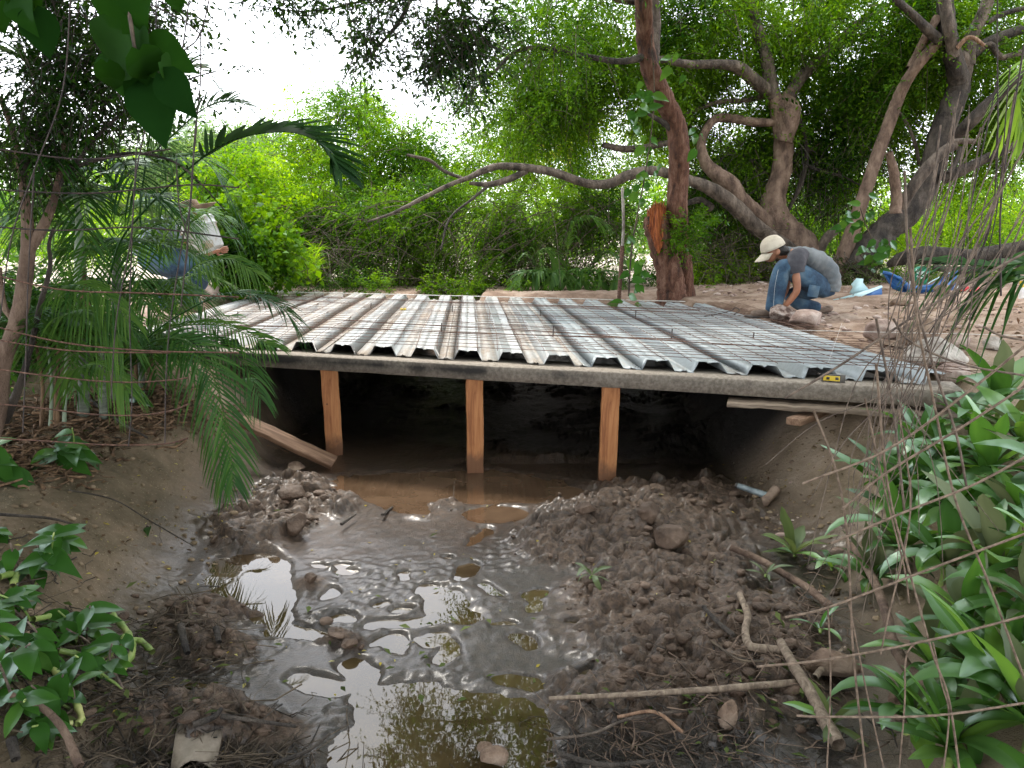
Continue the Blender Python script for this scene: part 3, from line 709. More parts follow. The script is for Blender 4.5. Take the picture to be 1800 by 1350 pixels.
# ================================================================== ROCKS
ico = bmesh.new(); bmesh.ops.create_icosphere(ico, subdivisions=4, radius=1); IV = np.array([v.co[:] for v in ico.verts]); IF = np.array([[v.index for v in f.verts] for f in ico.faces]); ico.free()
ico = bmesh.new(); bmesh.ops.create_icosphere(ico, subdivisions=2, radius=1); IV2 = np.array([v.co[:] for v in ico.verts]); IF2 = np.array([[v.index for v in f.verts] for f in ico.faces]); ico.free()
def rockV(IVx, size, cuts=9, rough=.06, r=rng):
    P = IVx.copy()
    for _ in range(cuts):
        n = unit(r.normal(size=3)); d = r.uniform(.55, .85); s = P@n; P = P-np.outer(np.maximum(s-d, 0), n)*.95
    P = P*(1+rough*noise3(P+r.random(3)*9, 2.2)[:, None]*1.6+rough*.4*noise3(P, 7)[:, None])
    return P*np.array(size)
def rock(u, v, w, h_, mat, lab, Y=None, sink=.25, dep=.8, name='rock', cuts=9):
    p = hit(u, v+h_*.45) if Y is None else at(u, v+h_*.45, Y)
    W = px(w, p.y)/2*1.1; H = px(h_, p.y)/2*1.15
    a = random.uniform(-.4, .4); P = rockV(IV, (W, W*dep, H), cuts); ca, sa = math.cos(a*.5), math.sin(a*.5)
    P = np.stack([P[:, 0]*ca-P[:, 2]*sa*.4, P[:, 1], P[:, 2]+P[:, 0]*sa*.3], -1)
    o = raw(name, P, IF, M[mat], smooth=False); o.location = (p.x, p.y+W*dep*.5, p.z+H*(1-sink)); return tag(o, lab, 'rock')
rock(1387, 560, 66, 46, 'rock_red', 'reddish conglomerate rock right in front of the crouching man\'s hands')
rock(1422, 564, 62, 36, 'rock', 'flat-topped pinkish rock beside the conglomerate rock at the deck edge')
rock(1560, 582, 74, 36, 'rock', 'jagged pale rock with a dark red hollow between deck and soil')
rock(1622, 588, 70, 56, 'rock_brown', 'rounded brown boulder on the soil, behind the pale wedge-shaped rock')
rock(1655, 628, 104, 62, 'rock_grey', 'large pale wedge-shaped rock next to the right corner of the deck', cuts=12)
rock(1678, 655, 60, 40, 'rock', 'reddish brown rock leaning on the large pale wedge rock')
rock(1748, 606, 34, 26, 'rock_grey', 'small white stone on the soil near the right edge')
rock(1580, 606, 62, 14, 'rock_brown', 'low flat slab of stone below the jagged rock by the sheets')
rock(1690, 603, 50, 22, 'rock', 'pinkish stone just right of the rounded boulder')
rock(1712, 622, 40, 14, 'rock_brown', 'low brown stone right of the wedge rock')
rock(1660, 512, 34, 20, 'rock_brown', 'smooth tan stone in front of the blue plastic')
rock(1590, 531, 46, 16, 'rock_brown', 'half buried tan stone on the bare soil before the blue plastic')
rock(368, 516, 36, 30, 'rock', 'pale pink rock at the far left corner of the deck')
rock(517, 824, 36, 22, 'rock_brown', 'damp brown stone under the leaning plank')
rock(520, 922, 44, 42, 'clod', 'upright rounded lump of mud beside the left mud heap')
rock(1280, 1258, 36, 60, 'rock_brown', 'brown stone standing in the sticks at bottom right', cuts=4)
rock(868, 1332, 52, 40, 'rock_brown', 'rough round stone in the pool at the bottom edge', cuts=3)
rock(852, 1318, 30, 24, 'rock_brown', 'smaller stone touching the round one in the bottom pool', cuts=3)
rock(1462, 1170, 110, 60, 'rock_brown', 'broad mud-coated slab among the branches at lower right', dep=.6)
rock(1592, 1240, 60, 60, 'rock_brown', 'dark stone among the strap leaves at lower right', cuts=5)
rock(1180, 945, 60, 44, 'clod', 'big split clod in the middle of the right mud heap')
rock(1140, 905, 46, 40, 'clod', 'smooth grey clod with a cut face at the front of the right mud heap', cuts=14)
rock(1030, 895, 40, 26, 'clod', 'clod at the far left end of the right mud heap')
rock(612, 1132, 34, 22, 'clod', 'dark clod in the middle of the shallow puddles')
rock(590, 1120, 46, 16, 'clod', 'flat dark clod beside the puddle clod')
rock(512, 870, 60, 24, 'clod', 'long clod on top of the left mud heap')
rock(545, 1018, 24, 18, 'clod', 'small crumbly clod on the slick mud left of centre')

# countless clods and pebbles
def scatter(name, pts, smin, smax, mat, flat=.6, power=2.0):
    Vs = []; Fs = []; n = 0
    base = [rockV(IV2, (1, 1, 1), 7, .10) for _ in range(10)]
    for (x, y, z) in pts:
        s = smin+(smax-smin)*random.random()**power; B = base[random.randrange(10)]
        a = random.uniform(0, 6.28); ca, sa = math.cos(a), math.sin(a); sx_, sy_ = random.uniform(.7, 1.4), random.uniform(.6, 1.1)
        P = np.stack([(B[:, 0]*ca-B[:, 1]*sa)*s*sx_, (B[:, 0]*sa+B[:, 1]*ca)*s*sy_, B[:, 2]*s*flat], -1)+(x, y, z+s*flat*.25)
        Vs.append(P); Fs.append(IF2+n); n += len(P)
    o = raw(name, np.vstack(Vs), np.vstack(Fs), mat, smooth=False); return tag(o, kind='stuff')
def around(c, n):
    u = rng.normal(c[0], c[2]*.55, n); v = rng.normal(c[1], c[3]*.55, n); return u, v
pts = []
for c in PILES:
    if c[2] < 2: continue
    u, v = around(c, int(c[2]*c[3]/150))
    for a, b_ in zip(u, v):
        if b_ > 1345 or b_ < 855: continue
        p = on(a, b_, 0.02); pts.append((p.x, p.y, None))
xy = np.array([(p[0], p[1]) for p in pts]); zz = height(xy[:, 0], xy[:, 1])
keep = [(x, y, z) for (x, y), z in zip(xy, zz) if z > .015]
scatter('mud_crumbs', keep, .005, .034, M['clod'], .65, 2.6)
pts = []
for _ in range(2600):
    x = random.uniform(2.2, 7.5); y = random.uniform(4.5, 11.5)
    if fbm(np.array([x*.9+3]), np.array([y*.9+8]), 3)[0] < -.25: continue
    pts.append((x, y))
for _ in range(60): pts.append((random.uniform(1.3, 2.6), random.uniform(2.8, 4.5)))
for _ in range(0): pts.append((random.uniform(-2.6, -1.6), random.uniform(2.4, 4.6)))
xy = np.array(pts); zz = height(xy[:, 0], xy[:, 1])
scatter('loose_pebbles', [(x, y, z) for (x, y), z in zip(xy, zz)], .004, .045, M['rock'], .55, 3.2)

pts = []
for _ in range(900): pts.append((random.uniform(1.4, 2.5), random.uniform(2.9, 4.7)))
for _ in range(1100): pts.append((random.uniform(-2.8, -1.5), random.uniform(2.2, 4.9)))
xy = np.array(pts); zz = height(xy[:, 0], xy[:, 1])
M['crumb'] = simple('dry_soil_crumbs', [(.2, (.14, .10, .06)), (.55, (.24, .175, .11)), (.85, (.36, .28, .19))], 9, .95, .6, .01)
scatter('soil_crumbs', [(x, y, z) for (x, y), z in zip(xy, zz)], .002, .020, M['crumb'], .7, 3.0)

# ================================================================== HAMMER
hp = hit(1318, 872); hm = empty('sledge_hammer', hp, 'short sledge hammer with grey-blue pipe handle and rusty brown head on the right bank', 'hammer')
M['pipe'] = simple('grey_blue_pipe', [(.3, (.16, .19, .20)), (.7, (.32, .37, .38))], 12, .5, .3, .002, metal=.3)
M['rusty_head'] = simple('rusty_iron', [(.3, (.14, .09, .065)), (.7, (.32, .23, .17))], 14, .7, .6, .004)
A = hit(1294, 863); B = hit(1346, 885); A.z += .035; B.z += .05
V, F = one_tube([A, (A+B)/2, B], [.018, .019, .021], None, 12, 4); child(hm, 'handle', V, F, M['pipe'])
V, F = one_tube([A+(A-B).normalized()*.004, A+(B-A).normalized()*.01], .0195, None, 12, 1); child(hm, 'grip_end', V, F, M['dark_steel'])
c_ = B+(B-A).normalized()*.02; ax = Vector((.62, .30, .50)).normalized()
a_, b_ = c_-ax*.075, c_+ax*.075
V, F = one_tube([a_, a_+ax*.012, a_+ax*.035, c_, b_-ax*.035, b_-ax*.012, b_], [.024, .031, .031, .027, .031, .031, .024], None, 12, 2); child(hm, 'head', V, F, M['rusty_head'])

# ================================================================== DISCARDED PLASTIC BEYOND THE SOIL
M['blue'] = simple('blue_plastic', [(.3, (.010, .06, .20)), (.7, (.02, .12, .36))], 5, .45, .15, .004)
M['cyan'] = simple('pale_cyan_plastic', [(.3, (.42, .62, .66)), (.7, (.55, .76, .80))], 4, .5, .1, .003)
M['green_print'] = simple('green_printed_sack', [(.3, (.0, .14, .08)), (.7, (.01, .24, .13))], 6, .5, .3, .004)
M['white'] = simple('white_print', [(.3, (.72, .72, .72)), (.7, (.82, .82, .82))], 6, .6, .1, .002)
M['redp'] = simple('red_plastic', [(.3, (.40, .02, .03)), (.7, (.60, .05, .06))], 6, .5, .1, .002)
def panel(root, name, outline, mat, thick=.012, bulge=.03, Y=None):
    """outline: (u, v, Y) corners -> a real slab with thickness, slightly warped."""
    P = [at(*q) for q in outline]; n = len(P); V = [p[:] for p in P]+[(p.x, p.y+thick, p.z) for p in P]
    F = [tuple(range(n))[::-1], tuple(range(n, 2*n))]+[(i, (i+1) % n, (i+1) % n+n, i+n) for i in range(n)]
    o = child(root, name, V, F, mat, smooth=False); return o
D = 9.3
bt = empty('broken_blue_tub', at(1630, 520, D), 'broken blue plastic tub lying in front of the fallen log', 'tub')
panel(bt, 'left_wall', [(1560, 480, D), (1580, 486, D-.1), (1596, 508, D-.15), (1592, 516, D-.15), (1570, 508, D-.05), (1555, 484, D)], M['blue'], .02)
panel(bt, 'front_wall', [(1580, 484, D-.05), (1603, 503, D-.2), (1640, 500, D-.25), (1662, 484, D-.15), (1676, 478, D), (1684, 474, D), (1678, 516, D-.1), (1640, 518, D-.3), (1596, 513, D-.25)], M['blue'], .02)
panel(bt, 'back_wall', [(1640, 505, D+.3), (1684, 474, D+.1), (1676, 516, D-.05), (1640, 518, D+.2)], M['blue'], .02)
V, F = one_tube([at(1552, 479, D), at(1566, 482, D-.05), at(1582, 490, D-.12)], .022, .015, 8, 4); child(bt, 'rim', V, F, M['blue'])
V, F = one_tube([at(1630, 499, D-.29), at(1652, 487, D-.27), at(1684, 474, D-.02)], .006, .006, 6, 4); child(bt, 'pale_edge', V, F, M['cyan'])
gs = empty('green_sack', at(1617, 498, D-.3), 'green plastic sack with white lettering propped inside the blue tub', 'sack')
panel(gs, 'sack_body', [(1612, 469, D-.32), (1625, 468, D-.33), (1636, 476, D-.34), (1628, 500, D-.38), (1612, 500, D-.4), (1601, 496, D-.38)], M['green_print'], .04)
panel(gs, 'torn_corner', [(1600, 494, D-.4), (1612, 500, D-.42), (1600, 505, D-.43)], M['white'], .01)
fd = bpy.data.curves.new('lettering', 'FONT'); fd.body = 'HUMIFLOR'; fd.size = px(6.5, D); fd.extrude = .001; fd.align_x = 'CENTER'; fd.align_y = 'CENTER'
fd.materials.append(M['white']); fo_ = bpy.data.objects.new('lettering_curve', fd); COL.objects.link(fo_); fm_ = bpy.data.meshes.new_from_object(fo_.evaluated_get(bpy.context.evaluated_depsgraph_get())); bpy.data.objects.remove(fo_); fo = bpy.data.objects.new('lettering', fm_); link(fo, gs); fo.location = at(1620.5, 480.5, D-.39)-Vector(gs.location); fo.rotation_euler = (math.pi/2, math.radians(20), 0)
fo.scale = (.74, 1.5, 1)
mb = MB()
for k in range(9):
    q = at(1612.0+k*1.6, 485.5+k*.62, D-.41)-Vector(gs.location); mb.box(q, (px(1.1, D), .002, px(2.4, D)), Matrix.Rotation(math.radians(20), 3, 'Y'))
o = mb.build('small_print', M['white']); o.parent = gs
cb = empty('broken_cyan_lid', at(1500, 522, 9.0), 'broken pale cyan and dark blue plastic shell on the soil behind the crouching man', 'plastic shell')
panel(cb, 'upright_shard', [(1494, 516, 9.0), (1500, 505, 9.0), (1497, 500, 9.0), (1507, 489, 9.0), (1518, 490, 9.0), (1517, 497, 9.0), (1530, 512, 9.0), (1512, 519, 9.0)], M['cyan'], .02)
panel(cb, 'flat_shard', [(1466, 527, 8.6), (1510, 517, 8.9), (1550, 502, 9.1), (1552, 505, 9.1), (1515, 521, 8.85), (1470, 529, 8.6)], M['cyan'], .03)
panel(cb, 'dark_underside', [(1512, 521, 8.9), (1550, 504, 9.1), (1551, 520, 9.0), (1530, 528, 8.9), (1516, 527, 8.85)], M['blue'], .05)
rw = empty('red_white_lid', at(1690, 517, 9.0), 'white lid with red rim lying right of the blue tub', 'lid')
V, F = one_tube([at(1672, 517, 9.0), at(1690, 512, 8.9), at(1702, 505, 8.9)], .018, .016, 8, 4); child(rw, 'rim', V, F, M['redp'])
panel(rw, 'face', [(1674, 514, 9.1), (1680, 502, 9.1), (1694, 502, 9.1), (1700, 505, 9.1), (1688, 511, 9.05)], M['white'], .02)
rc = empty('red_container', at(1712, 514, 8.8), 'small red container lying beyond the white lid', 'container')
V, F = one_tube([at(1704, 514, 8.8), at(1712, 512, 8.85), at(1719, 508, 8.9)], [.02, .03, .028], None, 10, 4); child(rc, 'body', V, F, M['redp'])
yc = empty('yellow_white_bottle', at(1797, 520, 8.0), 'white bottle with yellow top at the right edge of the clearing', 'bottle')
V, F = one_tube([at(1797, 524, 8.0), at(1797, 512, 8.0), at(1796, 505, 8.0)], [.035, .035, .02], None, 12, 3); child(yc, 'body', V, F, M['white'])
V, F = one_tube([at(1796, 505, 8.0), at(1796, 494, 8.0)], [.022, .018], None, 12, 2); child(yc, 'top', V, F, M['yellow'])
# bent sheet in the debris, lower left
m_, nt_, b__ = None, None, None
g = empty('bent_sheet', hit(335, 1300), 'muddy grey-brown bent sheet sticking out of the debris at the bottom left', 'sheet')
V = []; F = []
c0 = hit(330, 1330)
for i in range(9):
    for j in range(7):
        a = i/8; b_ = j/6
        q = at(305+a*70+(1-b_)*16-(1-a)*8, 1362-(1-b_)*92+a*18*(1-b_)-10*math.sin(a*3), 2.03+.16*(1-b_))
        V.append((q.x, q.y+.04*math.sin(a*3), q.z+.006*math.sin(a*9+b_*5)))
for i in range(8):
    for j in range(6): k = i*7+j; F.append((k, k+1, k+8, k+7))
o = child(g, 'panel', V, F, M['board_grey'] if False else simple('muddy_card', [(.3, (.07, .055, .04)), (.55, (.20, .165, .125)), (.75, (.27, .23, .185))], 7, .6, .4, .004), smooth=True)
md = o.modifiers.new('thick', 'SOLIDIFY'); md.thickness = .004

# ================================================================== FOLIAGE TOOLS
DENS = 1.55
def leaf_quads(P, D, L, W, fold=.15, nrm=None):
    """P,D (N,3), L,W (N,) -> verts (4N,3), quads"""
    N = len(P); D = unit(D)
    if nrm is None: nrm = unit(rng.normal(size=(N, 3))*.55+np.array([0, 0, 1.0]))
    S = unit(np.cross(D, nrm)); U = np.cross(S, D)
    L = L[:, None]; W = W[:, None]
    V = np.stack([P, P+D*L*.5+S*W*.5+U*W*fold, P+D*L-U*L*.12, P+D*L*.5-S*W*.5+U*W*fold], 1).reshape(-1, 3)
    return V, np.arange(4*N).reshape(-1, 4)
def twigs(P0, D, L, K, droop):
    t = np.linspace(0, 1, K)[None, :, None]
    return P0[:, None]+D[:, None]*L[:, None, None]*t+np.array([0, 0, -1.])*(t**2)*L[:, None, None]*droop
def crown(root, blobs, n, size, mat, droop=.45, tl=.5, per=16, thr=-.12, freq=2.0, wr=.42, name='crown', wood=.12, woodmat='drytwig', hollow=2.0, vb=0.0, kind=None):
    """blobs: (u, v, Y, ru, rv, rY). n leaves of about `size` metres in sprays through the blobs' volumes."""
    B = []
    for (u, v, Yc, ru, rv, rY) in blobs:
        c = at(u, v, Yc); B.append((c.x, c.y, c.z, px(ru, Yc), rY, px(rv, Yc)))
    return crown_w(root, B, n, size, mat, droop, tl, per, thr, freq, wr, name, wood, woodmat, hollow, vb, kind)
def crown_w(root, B, n, size, mat, droop=.45, tl=.5, per=16, thr=-.12, freq=2.0, wr=.42, name='crown', wood=.25, woodmat='drytwig', hollow=2.0, vb=0.0, kind=None):
    B = np.array(B, float); w = (B[:, 3]*B[:, 4]*B[:, 5])**(2/3); w /= w.sum()
    n = int(n*DENS); nt = max(4, int(n/per)); pick = rng.choice(len(B), nt*2, p=w); b = B[pick]
    d = unit(rng.normal(size=(nt*2, 3))); r = rng.random((nt*2, 1))**(1/hollow/1.2)
    # lumpy boundary
    lump = 1+.28*noise3(b[:, :3]+d*1.7, 2.6)[:, None]*2
    P = b[:, :3]+d*r*b[:, 3:6]*lump
    k = noise3(P, freq*1.4) > thr; P = P[k][:nt]; d = d[k][:nt]
    N = len(P)
    D = unit(d*.7+rng.normal(size=(N, 3))*.7+np.array([0, 0, -droop*.4])); L = tl*rng.uniform(.5, 1.3, N)
    T = twigs(P, D, L, 5, droop*rng.uniform(.4, 1.2))
    t = (np.arange(per)+.6)/per*4; i0 = np.minimum(t.astype(int), 3); f = (t-i0)[None, :, None]
    Q = T[:, i0]*(1-f)+T[:, i0+1]*f; tang = unit(T[:, i0+1]-T[:, i0])
    side = unit(np.cross(tang, unit(rng.normal(size=(N, 1, 3))*.5+np.array([0, 0, 1.]))))*np.where(np.arange(per) % 2, 1, -1)[None, :, None]
    LD = tang*.55+side*.85+rng.normal(size=Q.shape)*.28+np.array([0, 0, -.15])
    Q = Q.reshape(-1, 3)+rng.normal(size=(N*per, 3))*size*.25; LD = LD.reshape(-1, 3)
    LL = size*rng.uniform(.5, 1.45, len(Q))*np.repeat(rng.uniform(.75, 1.3, N), per)
    nrm = np.repeat(unit(rng.normal(size=(N, 3))*.5+np.array([0, 0, 1.])), per, 0)+rng.normal(size=(N*per, 3))*.35
    V, F = leaf_quads(Q, LD, LL, LL*wr, .18, nrm)
    v = np.repeat(np.clip(.5+.42*noise3(P, 1.3)*2.2+.42*noise3(P+3, 3.1)*1.5+rng.normal(size=N)*.13+vb, 0, 1), per)+rng.normal(size=N*per)*.10
    o = child(root, name, V, F, M[mat] if isinstance(mat, str) else mat, attrs={'v': np.clip(np.repeat(v, 4), 0, 1)}, smooth=False)
    if kind: o['kind'] = kind
    if wood > 0:
        sel = rng.random(N) < wood; T3 = T[sel][:, [0, 2, 4]]
        if len(T3):
            R = np.linspace(1, .4, 3)[None]*(.006+.004*rng.random((len(T3), 1)))*(tl/.5)
            V, F = tubes(T3, R, 3); child(root, 'twigs', V, F, M[woodmat], smooth=False)['kind'] = 'stuff'
    return o
def limb(root, pts, mat, name='branch', seg=12, n=6, rough=.10, wig=.0):
    """pts: (u, v, Y, r_px)"""
    P = [at(a[0], a[1], a[2]) for a in pts]; R = [px(a[3], a[2]) for a in pts]
    Q = cat_rom(P, n); rr = np.interp(np.linspace(0, len(P)-1, len(Q)), np.arange(len(P)), R)
    if len(pts) < 3: rr = np.linspace(R[0], R[-1], len(Q))
    if wig: Q = Q+np.stack([noise3(Q, 3), noise3(Q+5, 3), noise3(Q+9, 3)], -1)*wig
    V, F = tubes(Q[None], rr[None], seg, rough); return child(root, name, V, F, M[mat])
def tree(loc, label, cat='tree', group=None, name='tree'):
    return empty(name, loc, label, cat, group)
def fine_twigs(root, area, n, mat, L=(.5, 1.4), r=.004, droop=.8, dirx=0, name='twigs', Yr=(11, 13), curl=.3):
    """dry hanging twigs in a rectangle of bearings (u0,v0,u1,v1)"""
    P = np.array([at(random.uniform(area[0], area[2]), random.uniform(area[1], area[3]), random.uniform(*Yr))[:] for _ in range(n)])
    D = unit(rng.normal(size=(n, 3))*np.array([.8, .5, .5])+np.array([dirx, 0, -.3])); LL = rng.uniform(L[0], L[1], n)
    T = twigs(P, D, LL, 6, droop*.5)+np.cumsum(rng.normal(size=(n, 6, 3))*.03*curl, 1)
    R = np.linspace(1, .3, 6)[None]*r*rng.uniform(.5, 1.5, (n, 1))
    V, F = tubes(T, R, 3); o = child(root, name, V, F, M[mat], smooth=False); o['kind'] = 'stuff'; return o

# ---- broken-trunk tree with reddish bark, just behind the deck
g = at(1176, 533, 9.6); t1 = tree(g, 'reddish flaky-barked tree with a splintered orange stem behind the deck', name='broken_tree')
D = 9.6
limb(t1, [(1182, 538, D, 30), (1180, 505, D, 24), (1174, 470, D, 23), (1163, 430, D, 22), (1153, 395, D, 21), (1150, 378, D, 17)], 'bark_red', 'broken_stem', 18, 8, .16)
limb(t1, [(1205, 545, D+.25, 19.80), (1204, 500, D+.2, 15.30), (1200, 450, D+.2, 15.30), (1192, 400, D+.1, 17.10), (1190, 370, D, 18.00), (1192, 320, D, 17.10), (1194, 270, D-.1, 17.10), (1188, 222, D-.1, 17.10), (1168, 175, D-.2, 16.20), (1146, 130, D-.3, 15.30), (1135, 80, D-.3, 14.40), (1132, 30, D-.4, 14.40), (1128, -60, D-.5, 13.50)], 'bark_red', 'trunk', 18, 8, .14)
limb(t1, [(1148, 140, D-.2, 9), (1148, 90, D-.1, 11), (1150, 40, D, 11), (1146, -20, D, 10), (1140, -80, D, 10)], 'bark_gray', 'branch', 12, 6)
limb(t1, [(1140, 98, D-.3, 7), (1090, 108, D-.5, 5), (1020, 97, D-.8, 4.5), (950, 84, D-1, 4), (905, 92, D-1.1, 3.2), (870, 125, D-1.2, 2.8), (830, 160, D-1.2, 2.2), (795, 205, D-1.2, 1.5)], 'bark_dark', 'branch', 8, 6)
limb(t1, [(1120, 5, D-.3, 5), (1085, 0, D-.5, 4), (1060, -12, D-.7, 4)], 'bark_gray', 'branch', 8, 6)
limb(t1, [(1185, 230, D-.1, 7), (1165, 215, D-.2, 5), (1140, 200, D-.3, 3), (1128, 190, D-.3, 2)], 'bark_dark', 'branch', 8, 6)
# splintered face of the broken stem
c0 = np.array(at(1156, 420, D-.12)); V = []; F = []; nn = 0
for k in range(34):
    a = k/33; u = 1140+a*30; top = 352+28*abs(math.sin(k*2.3))*(.35+.65*abs(a-.62))+ (60*(.25-a) if a < .25 else 0); bot = 446-abs(a-.6)*80; bot = max(bot, top+15)
    w = random.uniform(1.0, 2.2); dd = D-.10-.10*math.sin(math.pi*a)+random.uniform(-.03, .03)
    q = [at(u-w, bot, dd), at(u+w, bot, dd), at(u+w*.8+random.uniform(-1, 1), top+6, dd+.05), at(u+random.uniform(-1.5, 1.5), top, dd+.06), at(u-w*.8, top+8, dd+.05)]
    V += [p[:] for p in q]+[(p.x, p.y+.06, p.z) for p in q]; F += [tuple(nn+i for i in range(5))]+[(nn+i, nn+(i+1) % 5, nn+5+(i+1) % 5, nn+5+i) for i in range(5)]; nn += 10
child(t1, 'splintered_wood', V, F, M['split_wood'], smooth=False)
crown(t1, [(1215, 395, D-.2, 36, 22, .3), (1205, 425, D-.2, 20, 20, .25)], 1100, .045, 'leaf_mid', tl=.22, droop=.2, name='creeper_leaves', wood=.5)
crown(t1, [(940, 60, 8.8, 100, 60, .7), (820, 150, 8.6, 50, 40, .5), (1020, 40, 9, 70, 60, .8)], 9000, .038, 'leaf_mid', tl=.4, thr=.0)

# ---- grey spreading tree behind the crouching man
t2 = tree(at(1395, 470, 12), 'big grey spreading tree behind the crouching man, its long limb reaching left over the deck', name='spreading_tree')
D = 12
limb(t2, [(1425, 500, D, 40.48), (1400, 440, D, 36.80), (1372, 405, D, 31.28), (1360, 375, D, 24.84), (1362, 340, D, 18.40), (1374, 300, D, 16.56), (1377, 250, D, 15.64), (1372, 200, D, 16.56), (1356, 160, D, 10), (1352, 140, D, 6)], 'bark_pink', 'trunk', 16, 8, .12)
limb(t2, [(1378, 250, D-.1, 14), (1390, 200, D-.1, 17), (1385, 175, D, 12), (1392, 158, D, 8)], 'bark_pink', 'branch', 12, 6)
limb(t2, [(1355, 168, D, 14), (1352, 130, D, 11), (1342, 80, D, 10), (1326, 40, D, 10), (1316, 0, D, 11), (1308, -60, D, 10)], 'bark_gray', 'branch', 12, 6)
limb(t2, [(1362, 170, D, 11.05), (1330, 145, D-.2, 11.05), (1300, 120, D-.4, 10.20), (1270, 113, D-.6, 7.65), (1215, 113, D-.8, 6.80), (1180, 108, D-.9, 5.95), (1120, 98, D-1, 4.25)], 'bark_gray', 'branch', 12, 6)
limb(t2, [(1386, 172, D, 11), (1405, 140, D+.1, 10), (1435, 108, D+.2, 10), (1470, 78, D+.3, 9), (1510, 40, D+.4, 6), (1560, 10, D+.6, 4)], 'bark_gray', 'branch', 10, 6)
limb(t2, [(1462, 82, D+.3, 4), (1500, 62, D+.2, 3.5), (1560, 70, D+.1, 2.5), (1610, 88, D, 2)], 'bark_dark', 'branch', 8, 6)
limb(t2, [(1352, 400, D-.1, 16.40), (1325, 372, D-.3, 13.94), (1300, 348, D-.4, 13.94), (1285, 325, D-.4, 14.76), (1262, 308, D-.4, 13.12), (1240, 285, D-.3, 9.84), (1233, 250, D-.2, 7.38), (1250, 215, D-.1, 6.56), (1275, 207, D, 7.38), (1330, 215, D, 7.38), (1372, 215, D, 5.74)], 'bark_pink', 'branch', 12, 6)
limb(t2, [(1390, 440, D-.3, 12.58), (1330, 400, D-.5, 13.32), (1300, 370, D-.6, 13.32), (1260, 338, D-.7, 12.58), (1215, 318, D-.8, 8.88), (1150, 300, D-.9, 8.14), (1105, 308, D-1, 8.88), (1070, 323, D-1, 8.14), (1030, 322, D-1.1, 7.40), (980, 305, D-1.2, 7.40), (935, 296, D-1.3, 6.66), (880, 292, D-1.4, 5.92), (850, 300, D-1.5, 5.92), (825, 312, D-1.5, 4.44), (790, 325, D-1.6, 3.70), (740, 350, D-1.7, 3.70), (690, 375, D-1.8, 2.59), (645, 390, D-1.9, 1.48)], 'bark_gray', 'branch', 12, 6)
limb(t2, [(925, 300, D-1.3, 5.76), (895, 315, D-1.4, 5.76), (860, 324, D-1.5, 5.04), (825, 322, D-1.5, 2.88)], 'bark_gray', 'branch', 10, 6)
limb(t2, [(815, 315, D-1.5, 2.88), (780, 300, D-1.5, 2.88), (755, 282, D-1.6, 2.88), (715, 272, D-1.7, 2.16)], 'bark_gray', 'branch', 8, 6)
limb(t2, [(860, 325, D-1.5, 3), (830, 350, D-1.6, 2.4), (790, 385, D-1.7, 2), (775, 440, D-1.8, 1.5)], 'bark_dark', 'branch', 6, 6)
limb(t2, [(1250, 365, D-.5, 8), (1230, 352, D-.6, 6), (1200, 360, D-.6, 4)], 'bark_dark', 'branch', 8, 5)
limb(t2, [(1360, 160, D+.1, 5), (1320, 175, D+.1, 4), (1260, 180, D+.1, 4), (1200, 202, D+.1, 3)], 'bark_gray', 'branch', 8, 5)
limb(t2, [(1400, 200, D+.2, 4), (1412, 230, D+.2, 5), (1418, 280, D+.2, 4), (1405, 330, D+.2, 4), (1385, 370, D+.2, 3)], 'bark_dark', 'branch', 8, 5)
limb(t2, [(1418, 290, D+.2, 3.5), (1440, 300, D+.2, 3), (1480, 310, D+.2, 2), (1520, 330, D+.2, 1.5)], 'bark_dark', 'branch', 6, 5)
limb(t2, [(1060, 255, D-.5, 5), (1100, 262, D-.4, 6), (1140, 258, D-.4, 5), (1180, 250, D-.4, 5)], 'bark_gray', 'branch', 8, 5)
limb(t2, [(1440, 445, D-.2, 7), (1452, 420, D-.2, 8), (1475, 400, D-.1, 8), (1500, 392, D, 7)], 'bark_gray', 'branch', 10, 5)
crown(t2, [(1250, 60, 12.5, 130, 90, 1.2), (1400, 60, 13, 130, 110, 1.3), (1130, 150, 12.2, 110, 80, 1), (1300, 230, 13, 110, 70, 1), (1280, 290, 13.2, 90, 50, .8), (1450, 200, 13, 90, 110, 1), (1010, 130, 12, 120, 90, 1.1), (930, 200, 11.8, 90, 70, .9), (1220, 190, 12.8, 80, 60, .8)], 125000, .050, 'leaf_mid', tl=.5, thr=-.05, vb=.32, name='crown')
crown(t2, [(1300, 330, 12.8, 60, 80, .6), (1440, 270, 12.9, 80, 90, .7), (1230, 330, 12.6, 40, 50, .5)], 30000, .046, 'leaf_mid', tl=.6, droop=1.0, name='hanging_crown', thr=-.05)
crown(t2, [(1050, 40, 12.4, 160, 60, 1), (1180, 20, 12.4, 120, 60, 1)], 14000, .045, 'leaf_bright', tl=.5, thr=.0, vb=-.1, name='upper_crown')

# ---- right tree with two stems
t3 = tree(at(1520, 480, 11), 'dark leaning tree with a hollow base at the right, above the fallen log', name='leaning_tree')
D = 11
limb(t3, [(1500, 480, D, 29.92), (1530, 440, D, 28.16), (1556, 405, D, 22.88), (1590, 378, D, 22.88), (1622, 335, D, 21.12), (1640, 290, D, 19.36), (1655, 235, D, 19.36), (1672, 190, D, 18.48), (1685, 150, D, 17.60), (1680, 120, D-.1, 14.96), (1668, 70, D-.2, 14.08), (1662, 20, D-.2, 13.20), (1660, -60, D-.3, 12.32)], 'bark_dark', 'trunk', 18, 8, .14)
limb(t3, [(1690, 150, D, 13), (1696, 110, D, 12), (1680, 95, D-.1, 9), (1672, 84, D-.1, 8)], 'bark_gray', 'branch', 12, 5)
limb(t3, [(1700, 115, D, 12), (1705, 70, D, 11), (1728, 25, D, 10), (1745, -30, D, 9)], 'bark_gray', 'branch', 12, 5)
